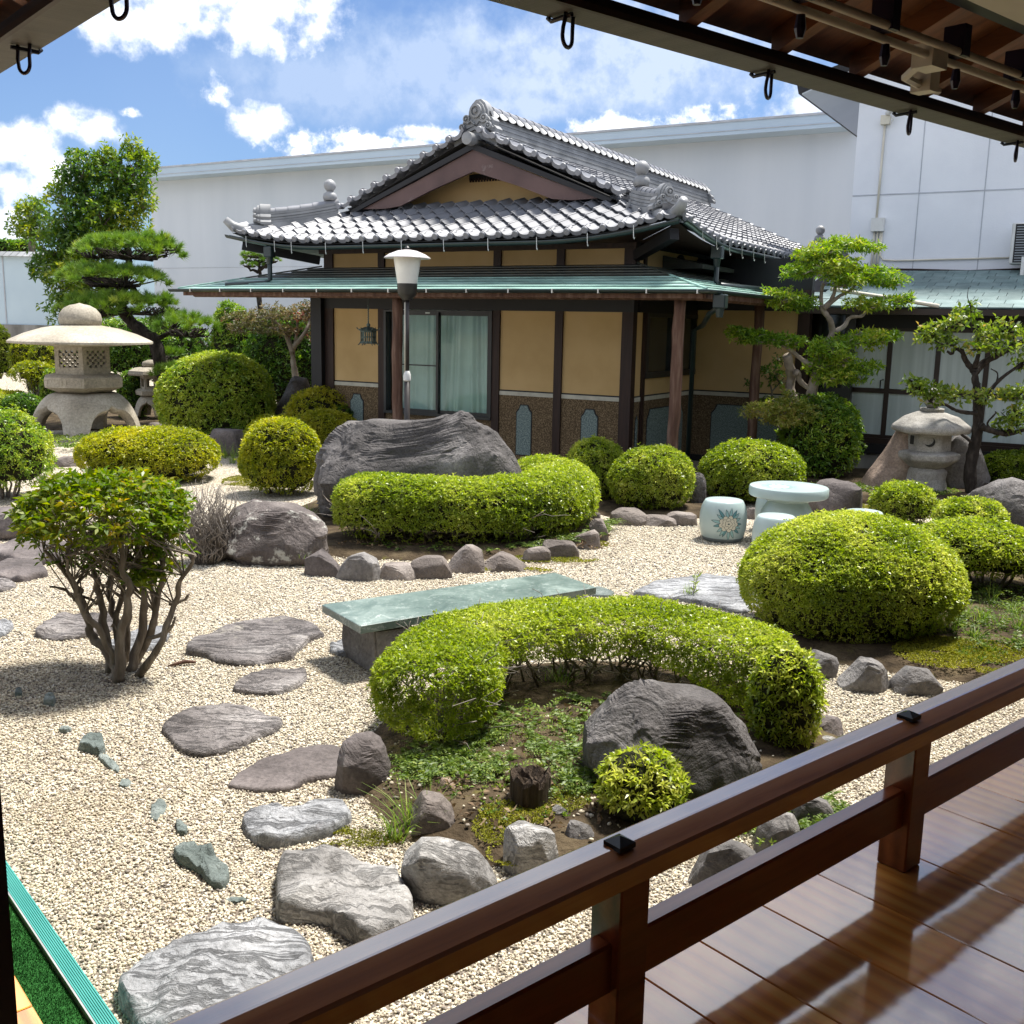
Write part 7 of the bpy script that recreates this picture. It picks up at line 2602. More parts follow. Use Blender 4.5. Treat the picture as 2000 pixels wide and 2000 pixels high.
# pine -------------------------------------------------------------------
def needles(P, U, k, L, w, rg, spread=.75):
    n = len(P)
    d = U[:, None] + rg.normal(0, spread, (n, k, 3))
    d = d.reshape(-1, 3)
    d = unit(d + np.array([0, 0, .25]))
    p = np.repeat(P, k, 0)
    l_ = L * rg.uniform(.7, 1.15, len(p))[:, None]
    s = unit(np.cross(d, rg.normal(0, 1, d.shape))) * w
    v = np.stack([p - s, p + s, p + d * l_], 1).reshape(-1, 3)
    return v, np.arange(len(v)).reshape(-1, 3)


def pine(label, base, trunk, limbs, blobs, seed, L=.11, w=.007, dens=420, k=11, name='pine_tree', r0=.13):
    rg = np.random.default_rng(seed)
    t = thing(name, label, 'tree', base)
    mb = MB()
    limb(mb, trunk, r0, r0 * .35, 10, .012, rg)
    for (pts, a, b) in limbs:
        limb(mb, jig(pts, rg, .12), a, b, 7, .012, rg)
    mb.build('trunk', M['bark_d'], t, True, base)
    mb = MB()
    Ps, Us = [], []
    for bl in blobs:
        x, y, z, rx, rz = bl[:5]
        ry = rx * .8
        n = max(14, int(dens * (rx * ry) * 3.2))
        th = rg.uniform(0, 2 * PI, n)
        r_ = np.sqrt(rg.uniform(0, 1, n)) * (1 + .15 * np.sin(th * 5 + x))
        q = np.stack([x + rx * r_ * np.cos(th), y + ry * r_ * np.sin(th), z - rz * .45 + rz * .85 * np.sqrt(np.clip(1 - r_ ** 2, 0, 1)) * rg.uniform(.55, 1, n)], 1)
        Ps.append(q)
        Us.append(unit(np.stack([r_ * np.cos(th) * .9, r_ * np.sin(th) * .9, np.full(n, .75)], 1)))
        for _ in range(int(16 + rx * 26)):
            a_ = rg.uniform(0, 2 * PI)
            rr_ = rg.uniform(.3, .98)
            e = Vector((x + rx * rr_ * math.cos(a_), y + ry * rr_ * math.sin(a_), z - rz * .25))
            s_ = Vector((x + rx * .2 * math.cos(a_ + .7), y + ry * .2 * math.sin(a_ + .7), z - rz * .62))
            m_ = s_.lerp(e, .5) + Vector((rg.normal(), rg.normal(), rg.normal() * .5)) * rx * .1 - Vector((0, 0, rz * .12))
            mb.tube([s_, m_, e], [.022 * (rx / .8) ** .5, .015, .008], 4)
    mb.build('boughs', M['bark_d'], t, True, base)
    P, U = np.concatenate(Ps), np.concatenate(Us)
    v, f = needles(P, U, k, L, w, rg, .62)
    me = np_mesh('needles', v - np.array(base), f)
    tt = .55 + .3 * fbm(P * 1.7, seed, 3) + rg.normal(0, .13, len(P))
    attr(me, 'tint', np.clip(np.repeat(tt, k * 3), 0, 1))
    link('needles', me, M['needle'], t)
    return t


d_ = 19.6
pb = (-6.551, 19.6, -0.059)
pine('black pine with layered needle pads and a leaning dark trunk behind the snow lantern', (pb[0], pb[1], 0),
     [(pb[0], pb[1], 0)] + [(-6.567, 19.6, 0.503), (-6.624, 19.6, 1.011), (-6.754, 19.6, 1.57), (-7.069, 19.6, 1.828), (-7.286, 19.6, 2.087), (-7.326, 19.6, 2.432), (-7.235, 19.6, 2.759), (-7.161, 19.6, 3.129), (-7.261, 19.6, 3.402)],
     [([(-6.772, 19.6, 1.598), (-6.479, 19.6, 1.746), (-6.073, 19.6, 1.848)], .06, .02), ([(-7.266, 19.6, 2.106), (-7.706, 19.6, 2.079), (-8.181, 19.6, 2.126)], .05, .02), ([(-7.206, 19.6, 2.574), (-6.837, 19.6, 2.32), (-6.456, 19.6, 2.309)], .05, .02),
      ([(-7.237, 19.6, 2.712), (-7.769, 19.6, 2.702), (-8.146, 19.6, 2.741)], .05, .02), ([(-7.179, 19.6, 3.129), (-6.708, 19.6, 3.092), (-6.423, 19.6, 3.143)], .045, .02), ([(-7.222, 19.6, 3.22), (-7.652, 19.6, 3.12), (-7.889, 19.6, 3.115)], .04, .02), ([(-6.677, 19.6, 1.125), (-6.315, 19.6, 1.008), (-5.641, 19.6, 1.002)], .05, .02), ([(-6.625, 19.6, 0.983), (-6.125, 19.6, 0.945), (-5.449, 19.6, 0.958)], .05, .02)],
     [(-7.189, 19.6, 3.33, 0.931, 0.388), (-6.661, 19.5, 3.406, 0.463, 0.29), (-7.698, 19.5, 3.295, 0.425, 0.328), (-7.422, 19.5, 2.797, 0.985, 0.348), (-8.127, 19.8, 2.862, 0.353, 0.255), (-7.726, 19.2, 2.258, 0.627, 0.38), (-7.201, 19.3, 2.307, 0.764, 0.363), (-6.626, 19.4, 2.302, 0.423, 0.384), (-6.039, 19.2, 1.942, 0.57, 0.38), (-6.435, 19.5, 2.01, 0.328, 0.29), (-6.249, 19.4, 1.075, 0.48, 0.25), (-5.548, 19.3, 1.225, 0.554, 0.325), (-6.593, 19.9, 1.356, 0.296, 0.217)], 51, .15, .0065, 95, 46, r0=.16)
nb = (-6.063, 25.0, 2.779)
pine('small cloud pruned pine showing above the green copper roof on the left', (nb[0], nb[1], .0),
     [(nb[0], nb[1], 0)] + [(-6.087, 25.0, 2.303), (-6.075, 25.0, 2.779), (-6.056, 25.0, 3.075), (-6.073, 25.0, 3.368)],
     [([(-6.067, 25.0, 3.11), (-6.271, 25.0, 3.177), (-6.341, 25.0, 3.246)], .04, .02), ([(-6.066, 25.0, 3.157), (-5.846, 25.0, 3.279), (-5.76, 25.0, 3.351)], .04, .02)],
     [(-6.093, 25.0, 3.532, 0.396, 0.149), (-6.265, 24.8, 3.283, 0.209, 0.11), (-5.783, 24.9, 3.415, 0.222, 0.136), (-5.978, 25.1, 3.282, 0.199, 0.099), (-6.168, 25.0, 3.437, 0.322, 0.136)], 52, .10, .007, 130, 34, 'pine_tree', .07)


# broadleaf trees ------------------------------------------------------------
def crown_tree(label, base, trunk, limbs, blobs, mt, leaf, n_per, seed, k=3, wid=.45, bark='bark', base_t=.5, r0=.1, name='broadleaf_tree', cat='tree', shell=.3, patch=.25, twigs=60, freq=1.4, out=.9, droop=True, group=None):
    rg = np.random.default_rng(seed)
    t = thing(name, label, cat, base, 0, group)
    mb = MB()
    if trunk:
        limb(mb, trunk, r0, r0 * .45, 10, r0 * .04, rg)
    for (pts, a, b) in limbs:
        limb(mb, jig(pts, rg, .05 if a < .05 else .12), a, b, 7, a * .06, rg)
    for _ in range(twigs):
        bl = blobs[rg.integers(len(blobs))]
        ry = bl[5] if len(bl) > 5 else bl[3] * .85
        c = Vector(bl[:3])
        d = unit(rg.normal(0, 1, (1, 3)))[0]
        e = c + Vector((d[0] * bl[3], d[1] * ry, d[2] * bl[4])) * .9
        s_ = c + Vector((0, 0, -bl[4] * .5))
        m_ = s_.lerp(e, .5) + Vector((rg.normal(), rg.normal(), rg.normal())) * bl[3] * .08
        mb.tube([s_, m_, e], [r0 * .14 + .004, r0 * .08 + .003, .003], 4)
    mb.build('trunk', M[bark], t, True, base)
    P, N = pads(blobs, n_per, rg, shell)
    N2 = unit(N + rg.normal(0, .45, N.shape))
    V_, F_ = whorls(P, N2, k, leaf, leaf * wid, rg, out, .5)
    foliage('crown', V_, F_, tints(P, k, rg, base_t, patch, .22, freq, seed), mt, t, base)
    return t


d2 = (-9.906, 25.5, 0.76)
crown_tree('tall leafy broadleaf tree rising behind the pine', (d2[0], d2[1], .9),
           [(d2[0], d2[1], .9)] + [(-9.869, 25.5, 1.749), (-9.845, 25.5, 2.723), (-9.815, 25.5, 3.802), (-9.748, 25.5, 4.631)],
           [([(-9.832, 25.5, 2.723), (-10.448, 25.5, 3.432), (-10.92, 25.5, 3.781)], .08, .03), ([(-9.79, 25.5, 3.803), (-9.174, 25.5, 4.407), (-8.797, 25.5, 4.65)], .06, .02), ([(-9.79, 25.5, 4.04), (-10.248, 25.5, 4.856), (-10.466, 25.5, 5.319)], .06, .02), ([(-9.76, 25.5, 4.396), (-9.5, 25.5, 5.221), (-9.29, 25.5, 5.806)], .05, .02)],
           [(-9.749, 25.5, 5.1, 0.884, 0.656), (-10.216, 25.2, 5.398, 0.549, 0.449), (-9.119, 25.3, 5.318, 0.576, 0.576), (-8.85, 25.6, 5.62, 0.33, 0.33), (-10.69, 25.4, 4.895, 0.503, 0.428), (-8.869, 25.2, 4.732, 0.424, 0.374), (-9.752, 25.1, 4.356, 0.82, 0.547), (-9.395, 25.4, 4.098, 0.629, 0.428), (-10.529, 25.2, 4.118, 0.574, 0.499), (-10.833, 25.0, 3.628, 0.545, 0.52), (-10.191, 25.2, 3.654, 0.699, 0.549), (-11.103, 25.0, 3.153, 0.446, 0.371), (-10.488, 24.8, 2.921, 0.614, 0.491), (-9.738, 25.4, 5.747, 0.277, 0.277), (-9.128, 25.4, 5.908, 0.226, 0.251), (-10.388, 24.9, 2.242, 0.74, 0.493), (-9.998, 25.2, 2.709, 0.624, 0.624)],
           'tree_leaf', .13, 85, 61, 4, .42, base_t=.55, r0=.14, twigs=120, shell=.25, patch=.35, freq=.9)
d2 = (-15.143, 33.0, 2.874)
crown_tree('smaller rounded tree behind the blue wall at the far left', (d2[0], d2[1], 2.2), [(d2[0], d2[1], 2.2)] + [(-15.093, 33.0, 3.653), (-15.044, 33.0, 4.426), (-15.014, 33.0, 4.887)], [],
           [(-15.009, 33.0, 4.963, 0.653, 0.555), (-15.201, 32.8, 4.712, 0.422, 0.422), (-14.615, 32.9, 4.733, 0.391, 0.423), (-14.985, 33.0, 5.345, 0.425, 0.294), (-14.945, 32.8, 4.534, 0.585, 0.325)], 'tree_leaf', .15, 40, 62, 4, .42, base_t=.5, r0=.14, twigs=30, patch=.35)
hb_ = (-16.235, 34.0, 3.768)
bush('dark clipped hedge on the bank above the blue wall', (-16.635, 34.334, 1.122, 0.692), 'azalea_d', .35, .16, 1.8, .2, 63, .7, .05, None, base=.35, name='bank_hedge', cat='hedge', zb=hb_[2] - .1, nstem=14)
MB().prism([(-6, -.2, 0), (1.6, -.2, 0), (1.6, 3, .6), (-6, 3, .6)], (0, 0, -3.9)).build('bank', surf('dry grass bank', [(.3, (.16, .15, .06)), (.7, (.28, .26, .11))], 4, .95, .5, 60))
o = bpy.data.objects['bank']
o.location = (hb_[0], hb_[1] - 1.5, hb_[2] - .35)
o['kind'] = 'structure'

# Japanese maple on the right
mb_ = (4.154, 14.217, 0.0)
dm = 14.2
crown_tree('japanese maple with a crooked pale trunk and layered leaf pads right of the house', (mb_[0], mb_[1], 0),
           [(mb_[0], mb_[1], -.03)] + [(4.052, 14.2, 0.322), (3.995, 14.2, 0.607), (4.004, 14.2, 0.848), (4.049, 14.2, 1.131), (4.098, 14.2, 1.413), (4.123, 14.2, 1.606), (4.134, 14.2, 1.756), (4.21, 14.2, 1.885)],
           [([(4.118, 14.2, 1.67), (4.214, 14.2, 1.843), (4.308, 14.2, 2.014), (4.231, 14.2, 2.182), (4.135, 14.2, 2.327), (4.117, 14.2, 2.516), (4.132, 14.2, 2.662)], .055, .02), ([(4.135, 14.2, 2.327), (4.234, 14.2, 2.434), (4.267, 14.2, 2.623), (4.241, 14.2, 2.768)], .04, .015), ([(4.176, 14.2, 2.349), (4.316, 14.2, 2.478), (4.459, 14.2, 2.564), (4.538, 14.2, 2.649)], .03, .012),
            ([(4.007, 14.2, 0.804), (3.86, 14.2, 1.041), (3.783, 14.2, 1.212), (3.793, 14.2, 1.385), (3.728, 14.2, 1.534), (3.659, 14.2, 1.693)], .075, .062), ([(4.065, 14.2, 1.218), (3.882, 14.2, 1.344), (3.831, 14.2, 1.45), (3.787, 14.2, 1.471)], .03, .05), ([(4.011, 14.1, 1.565), (3.878, 14.1, 1.637), (3.764, 14.1, 1.73), (3.63, 14.1, 1.812), (3.432, 14.1, 1.893), (3.236, 14.1, 1.952)], .04, .012),
            ([(4.339, 14.3, 2.014), (4.462, 14.3, 2.102), (4.518, 14.3, 2.209), (4.667, 14.3, 2.233), (4.728, 14.3, 2.287), (4.849, 14.3, 2.385)], .035, .014), ([(3.988, 14.2, 0.607), (3.891, 14.2, 0.583), (3.757, 14.2, 0.624), (3.641, 14.2, 0.731)], .03, .012), ([(4.048, 14.2, 1.455), (4.257, 14.2, 1.545), (4.516, 14.2, 1.55), (4.687, 14.2, 1.575)], .03, .01), ([(4.128, 14.2, 1.841), (4.359, 14.2, 1.909), (4.653, 14.2, 2.0)], .028, .01)],
           [(4.357, 14.2, 3.182, 0.323, 0.077), (4.065, 14.1, 3.051, 0.279, 0.098), (4.666, 14.3, 3.149, 0.241, 0.071), (3.83, 14.1, 3.02, 0.209, 0.084), (4.214, 14.1, 2.875, 0.433, 0.126), (4.662, 14.2, 2.789, 0.394, 0.112), (3.744, 14.1, 2.8, 0.279, 0.098), (5.012, 14.3, 2.713, 0.269, 0.092), (4.367, 14.0, 2.689, 0.277, 0.111),
            (3.525, 14.0, 2.44, 0.236, 0.139), (3.772, 14.1, 2.387, 0.251, 0.098), (3.385, 14.0, 2.497, 0.139, 0.083), (4.762, 14.2, 2.408, 0.323, 0.091), (5.173, 14.3, 2.445, 0.198, 0.085), (5.307, 14.3, 2.502, 0.099, 0.042),
            (3.162, 14.0, 1.932, 0.319, 0.09), (3.505, 14.0, 1.911, 0.277, 0.083), (2.926, 14.0, 2.008, 0.152, 0.049), (3.773, 14.1, 1.874, 0.168, 0.07), (4.162, 14.0, 1.803, 0.305, 0.139), (4.461, 14.1, 1.888, 0.209, 0.098), (4.834, 14.2, 1.948, 0.295, 0.12), (5.087, 14.2, 1.98, 0.141, 0.056), (4.343, 14.0, 1.671, 0.236, 0.097),
            (4.459, 14.1, 1.464, 0.349, 0.126), (4.727, 14.1, 1.573, 0.237, 0.084), (4.226, 14.0, 1.41, 0.208, 0.097), (4.106, 14.1, 1.56, 0.209, 0.098)],
           'maple', .075, 270, 71, 5, .30, 'bark_p', .52, .105, 'maple_tree', 'tree', .15, .3, 110, 2.5, 1.1)
crown_tree('low yellowish maple bough spreading left from the maple trunk', (mb_[0] - .2, mb_[1] - .1, .3), None,
           [([(3.964, 14.0, 0.628), (3.763, 14.0, 0.732), (3.562, 14.0, 0.835), (3.343, 14.0, 0.896), (3.173, 14.0, 0.871)], .022, .006)],
           [(3.404, 13.9, 0.976, 0.317, 0.11), (3.674, 13.9, 1.05, 0.303, 0.124), (3.167, 13.9, 0.93, 0.179, 0.069), (3.922, 13.9, 0.945, 0.275, 0.151), (3.593, 13.8, 0.852, 0.342, 0.082), (3.699, 13.9, 1.187, 0.138, 0.069)], 'maple_y', .062, 240, 72, 5, .30, 'bark_p', .5, .03, 'maple_bough', 'branch', .15, .3, 30, 3, 1.1)
bush('dense dark camellia bush behind the maple trunk', (4.212, 14.181, 0.541, 1.163), 'azalea_d', .85, .062, 1.8, .12, 73, .92, .10, None, base=.52, name='camellia_bush', k=4, loose=.02)
crown_tree('small dark shrub with thin stems by the porch log column', (4.383, 17.538, 0.0), None,
           [([(3.704, 14.9, 0.87), (3.696, 14.9, 1.166), (3.642, 14.9, 1.301)], .018, .008), ([(3.696, 14.9, 1.166), (3.802, 14.9, 1.281), (3.866, 14.9, 1.35)], .012, .006)],
           [(3.651, 14.9, 1.447, 0.192, 0.162), (3.406, 14.9, 1.26, 0.148, 0.074), (3.804, 14.9, 1.341, 0.162, 0.133), (3.645, 14.9, 0.972, 0.192, 0.118), (3.488, 14.9, 0.896, 0.133, 0.059), (3.748, 14.9, 1.629, 0.103, 0.074)], 'azalea_d', .06, 130, 74, 4, .42, 'bark', .38, .03, 'thin_shrub', 'shrub', .2, .2, 20, 3)

# plum tree with dark bark by the crescent lantern
pb = (5.804, 12.9, 0.094)
dp = 12.9
crown_tree('dark barked plum tree with curling leaves at the right by the crescent lantern', (pb[0], pb[1], 0),
           [(pb[0], pb[1], -.02)] + [(5.746, 12.9, 0.32), (5.764, 12.9, 0.602), (5.787, 12.9, 0.862), (5.762, 12.9, 1.119), (5.746, 12.9, 1.276), (5.704, 12.9, 1.452), (5.681, 12.9, 1.568)],
           [([(5.681, 12.9, 1.568), (5.632, 12.9, 1.626), (5.542, 12.9, 1.741), (5.486, 12.9, 1.817), (5.415, 12.9, 1.845), (5.362, 12.9, 1.785), (5.3, 12.9, 1.813)], .04, .016), ([(5.682, 12.9, 1.559), (5.785, 12.9, 1.668), (5.892, 12.9, 1.767), (6.041, 12.9, 1.847), (6.17, 12.9, 1.917), (6.301, 12.9, 1.968)], .05, .025), ([(5.671, 12.9, 1.626), (5.679, 12.9, 1.743), (5.707, 12.9, 1.86), (5.672, 12.9, 2.014)], .035, .012),
            ([(5.723, 12.8, 1.067), (5.565, 12.8, 1.074), (5.445, 12.8, 1.101), (5.321, 12.8, 1.167), (5.204, 12.8, 1.155), (5.12, 12.8, 1.212)], .03, .012), ([(5.778, 12.8, 0.911), (5.86, 12.8, 0.873), (5.982, 12.8, 0.836), (6.142, 12.8, 0.82), (6.316, 12.8, 0.882), (6.465, 12.8, 0.925)], .045, .02), ([(5.752, 12.9, 1.217), (5.895, 12.9, 1.357), (5.999, 12.9, 1.496), (6.144, 12.9, 1.616), (6.27, 12.9, 1.716)], .03, .012),
            ([(5.68, 12.8, 0.711), (5.552, 12.8, 0.808), (5.467, 12.8, 0.865), (5.407, 12.8, 0.884)], .02, .008), ([(5.9, 12.8, 0.874), (5.852, 12.8, 0.952), (5.919, 12.8, 1.071), (5.94, 12.8, 1.091)], .016, .008), ([(5.966, 12.9, 1.437), (5.973, 12.9, 1.555), (5.869, 12.9, 1.611)], .014, .006), ([(5.63, 12.9, 1.645), (5.548, 12.9, 1.682), (5.521, 12.9, 1.759)], .016, .008), ([(5.59, 12.9, 2.05), (5.559, 12.9, 2.203), (5.53, 12.9, 2.356), (5.471, 12.9, 2.469), (5.456, 12.9, 2.582)], .010, .003)],
           [(5.12, 12.9, 2.034, 0.217, 0.102), (5.245, 12.8, 2.147, 0.203, 0.101), (5.023, 12.9, 2.001, 0.128, 0.089), (5.404, 12.9, 2.225, 0.166, 0.128), (5.602, 13.0, 2.241, 0.154, 0.077), (5.241, 12.8, 1.926, 0.215, 0.089), (5.798, 12.9, 2.047, 0.217, 0.128), (6.011, 12.9, 2.113, 0.217, 0.153), (6.181, 12.9, 1.993, 0.192, 0.166), (5.864, 12.8, 1.877, 0.253, 0.089), (5.659, 12.8, 1.86, 0.19, 0.063),
            (4.964, 12.7, 1.386, 0.214, 0.101), (5.188, 12.7, 1.329, 0.226, 0.101), (4.863, 12.7, 1.465, 0.126, 0.063), (5.379, 12.7, 1.289, 0.176, 0.088), (5.102, 12.7, 1.246, 0.163, 0.063), (5.801, 12.8, 1.272, 0.215, 0.089), (6.096, 12.9, 1.302, 0.192, 0.089), (6.251, 12.9, 1.337, 0.153, 0.089), (6.145, 12.8, 0.995, 0.203, 0.139), (6.061, 12.8, 0.898, 0.152, 0.089), (6.258, 12.8, 1.123, 0.165, 0.114), (6.246, 12.9, 1.682, 0.128, 0.102), (5.579, 12.9, 2.351, 0.077, 0.166)],
           'plum', .085, 130, 75, 3, .45, 'bark_d', .5, .082, 'plum_tree', 'tree', .1, .25, 130, 3, .8)

# trees left of the house
mb2 = (-3.963, 19.5, 0.945)
crown_tree('bronze leaved maple with a forked pale trunk left of the house', (mb2[0], mb2[1], 0),
           [(mb2[0], mb2[1], 0)] + [(-4.107, 19.5, 0.99), (-4.148, 19.5, 1.321), (-4.144, 19.5, 1.557)],
           [([(-4.147, 19.5, 1.416), (-4.237, 19.5, 1.697), (-4.328, 19.5, 1.883), (-4.44, 19.5, 2.021)], .05, .02), ([(-4.145, 19.5, 1.51), (-3.97, 19.5, 1.702), (-3.853, 19.5, 1.892), (-3.821, 19.5, 2.079)], .05, .02), ([(-4.255, 19.5, 1.743), (-4.444, 19.5, 1.833), (-4.633, 19.5, 1.877)], .03, .01), ([(-4.116, 19.5, 1.511), (-4.062, 19.5, 1.888), (-4.076, 19.5, 2.168)], .035, .012)],
           [(-4.889, 19.4, 2.039, 0.48, 0.154), (-4.414, 19.4, 2.142, 0.384, 0.154), (-4.03, 19.6, 2.151, 0.349, 0.175), (-3.796, 19.6, 1.893, 0.194, 0.291), (-4.585, 19.3, 1.878, 0.42, 0.115), (-5.102, 19.4, 1.868, 0.25, 0.096), (-4.231, 19.4, 1.838, 0.25, 0.115), (-3.905, 19.7, 2.267, 0.234, 0.137)],
           'maple_r', .075, 150, 81, 5, .3, 'bark_p', .5, .075, 'bronze_maple', 'tree', .15, .35, 60, 1.6, 1.1)
GR = 'shrubs left of the house'
bush('tall dense hedge bush behind the bronze maple, left part', (-6.418, 23.805, 0.483, 2.417), 'azalea_d', .9, .085, 1.8, .1, 82, .8, .06, GR, base=.55, name='tall_shrub')
bush('dark camellia mass behind the bronze maple trunk', (-5.011, 22.88, 0.895, 2.078), 'azalea_d', .5, .085, 1.6, .1, 83, .85, .09, GR, base=.3, name='tall_shrub', zb=.1)
bush('low bronze and green shrub below the bronze maple', (-5.145, 24.111, 0.627, 1.266), 'azalea_d', .7, .07, 1.3, .1, 84, .86, .12, GR, base=.5, name='tall_shrub', loose=.04)
bush('green shrub between the pine trunk and the copper roof', (-8.485, 23.907, 1.598, 1.366), 'azalea_d', .3, .085, 1.5, .1, 85, .85, .12, GR, base=.4, name='tall_shrub', zb=.6, loose=.05)
bush('pale bush top showing beside the small pine over the copper roof', (-5.613, 26.24, 0.565, 1.643), 'azalea', .5, .09, 1.5, .1, 86, .85, .1, GR, base=.55, name='tall_shrub', loose=.05, zb=0.0)
bush('dark creeping shrub along the left foot of the house', (-2.813, 16.499, 0.327, 0.721), 'azalea_d', .5, .06, 1.3, .03, 87, .86, .1, GR, base=.42, name='tall_shrub')


# ground cover (nobody could count it) ----------------------------------------------
def cover(name, spots, mt, L, Wd, seed, k=5, up=.9, base=.5, dens=900, z=.05):
    """spots: (x, y, radius x, radius y)"""
    rg = np.random.default_rng(seed)
    Ps = []
    for s_ in spots:
        x, y, rx, ry = s_[:4]
        n = max(4, int(dens * rx * ry * 3.1))
        th = rg.uniform(0, 2 * PI, n)
        r_ = np.sqrt(rg.uniform(0, 1, n))
        zz = s_[4] if len(s_) > 4 else z
        q = np.stack([x + rx * r_ * np.cos(th), y + ry * r_ * np.sin(th), np.full(n, zz)], 1)
        q = q[(fbm(q * 6, seed, 2) > -.25)]
        Ps.append(q)
    P = np.concatenate(Ps)
    n = len(P)
    N = unit(np.stack([rg.normal(0, .25, n), rg.normal(0, .25, n), np.full(n, 1.0)], 1))
    V_, F_ = whorls(P, N, k, L, Wd, rg, 1 - up + .25, .6)
    o_ = foliage(name, V_, F_, tints(P, k, rg, base, .3, .25, 4, seed), mt, None, (0, 0, 0))
    o_['kind'] = 'stuff'
    return o_


def fronds(name, spots, mt, seed, L=.16, n_per=6):
    rg = np.random.default_rng(seed)
    Ps, Ds = [], []
    for (x, y, z, s_) in spots:
        for i in range(n_per):
            th = rg.uniform(0, 2 * PI)
            l_ = L * s_ * rg.uniform(.7, 1.2)
            h_ = rg.uniform(.5, .9)
            prev = None
            for j in range(11):
                t_ = j / 10
                p = np.array([x + math.cos(th) * l_ * t_, y + math.sin(th) * l_ * t_, z + l_ * h_ * (1.4 * t_ - 1.05 * t_ * t_)])
                if j > 1:
                    d = unit((p - prev)[None])[0]
                    sd = unit(np.cross(d, [0, 0, 1.0])[None])[0]
                    for q in (-1, 1):
                        Ps.append(p)
                        Ds.append(unit((d * .55 + sd * q)[None])[0] * (1 - t_ * .75))
                prev = p
    Ps, Ds = np.array(Ps), np.array(Ds)
    ln = np.linalg.norm(Ds, axis=1)
    V_, F_ = leaf_quads(Ps, Ds / ln[:, None], ln * .042, ln * .016, rg, .1, .1)
    o_ = foliage(name, V_, F_, np.clip(rg.normal(.5, .18, len(Ps)), 0, 1), mt, None, (0, 0, 0))
    o_['kind'] = 'stuff'


def blades(name, spots, mt, seed, L=.2, n_per=26, w=.004):
    rg = np.random.default_rng(seed)
    vs_, fs, tt = [], [], []
    for (x, y, z, s_) in spots:
        for i in range(n_per):
            th = rg.uniform(0, 2 * PI)
            l_ = L * s_ * rg.uniform(.5, 1.1)
            out_ = rg.uniform(.2, .95)
            sd = np.array([-math.sin(th), math.cos(th), 0]) * w
            b0 = np.array([x + rg.normal(0, .02), y + rg.normal(0, .02), z])
            o_ = len(vs_)
            tn = rg.normal(.55, .2)
            for j in range(4):
                t_ = j / 3
                c = b0 + np.array([math.cos(th) * out_ * l_ * t_ ** 1.3, math.sin(th) * out_ * l_ * t_ ** 1.3, l_ * (t_ - .45 * out_ * t_ * t_)])
                k_ = 1 - t_ * .9
                vs_ += [c - sd * k_, c + sd * k_]
                tt += [tn, tn]
            for j in range(3):
                a = o_ + 2 * j
                fs.append((a, a + 1, a + 3, a + 2))
    me = np_mesh(name, np.array(vs_), np.array(fs))
    attr(me, 'tint', np.clip(tt, 0, 1))
    o_ = link(name, me, M[mt])
    o_['kind'] = 'stuff'


rg = np.random.default_rng(77)
front = []
for _ in range(64):
    th, r_ = rg.uniform(0, 2 * PI), rg.uniform(0, 1) ** .5
    front.append((.18 + .62 * r_ * math.cos(th), 4.72 + .62 * r_ * math.sin(th), .07, rg.uniform(.6, 1.1)))
for _ in range(46):
    front.append((rg.uniform(-.45, .0), rg.uniform(4.25, 4.9), .06, rg.uniform(.5, 1)))
for _ in range(50):
    front.append((rg.uniform(.6, 1.5), rg.uniform(3.75, 4.2) , .05, rg.uniform(.5, .9)))
fronds('fern_cover', front, 'fern', 5, .15)
ring = []
for _ in range(60):
    t_ = rg.uniform(0, 1)
    a = np.array([(-1.5, 9.15), (-.6, 9.0), (.3, 9.2), (.85, 9.9), (.95, 10.5)])
    i = min(int(t_ * 4), 3)
    p = a[i] + (a[i + 1] - a[i]) * (t_ * 4 - i)
    ring.append((p[0] + rg.normal(0, .08), p[1] + rg.normal(0, .08), .05, rg.uniform(.7, 1.2) if p[0] > .3 else rg.uniform(.3, .6)))
fronds('bed_ferns', ring, 'fern', 6, .17, 5)
rt2 = []
for _ in range(90):
    rt2.append((rg.uniform(2.9, 4.4), rg.uniform(6.3, 7.9), .06, rg.uniform(.7, 1.3)))
fronds('right_ferns', rt2, 'fern', 7, .2, 5)
blades('grass_tufts', [(-0.392, 3.914, 0.0) + (1.2,), (-0.447, 3.848, 0.0) + (.9,), (-0.335, 3.982, 0.0) + (1.0,)] + [(p[0], p[1], .05, rg.uniform(.6, 1.2)) for p in [(3.197, 7.05, 0.0), (3.272, 6.932, 0.0), (3.372, 6.879, 0.0), (2.995, 6.737, 0.0), (3.615, 7.206, 0.0), (3.077, 6.607, 0.0), (3.587, 7.473, 0.0), (3.46, 6.767, 0.0)]] + [(0.307, 5.513, 0.0) + (1.0,), (0.348, 5.639, 0.0) + (1.0,), (0.267, 5.592, 0.0) + (.9,), (1.364, 7.669, 0.0) + (.7,)] + [(-2.095, 10.138, 0.0) + (1.2,), (-2.088, 10.409, 0.0) + (1.2,), (-1.784, 8.501, 0.0) + (.9,), (-1.846, 8.59, 0.0) + (.8,)] + [(-4.001, 14.652, 0.0) + (1.6,), (-4.257, 15.182, 0.0) + (1.6,), (-3.966, 14.937, 0.0) + (1.4,), (-4.254, 15.795, 0.0) + (1.6,)], 'grass', 8, .22, 30)
cover('weeds', [(.25, 4.75, .55, .45), (.1, 4.15, .4, .28), (.75, 4.35, .35, .3), (-.3, 4.4, .25, .25), (.95, 5.2, .4, .3), (1.05, 3.9, .4, .2)], 'grass', .020, .010, 9, 4, .6, .5, 380, .075)
cover('dead_leaves', [(.25, 4.7, .6, .5), (.1, 4.1, .45, .3), (.8, 4.3, .4, .3), (-.9, 9.1, .7, .15), (.6, 9.4, .4, .4)], 'dead_leaf', .034, .018, 15, 2, .3, .5, 260, .078)
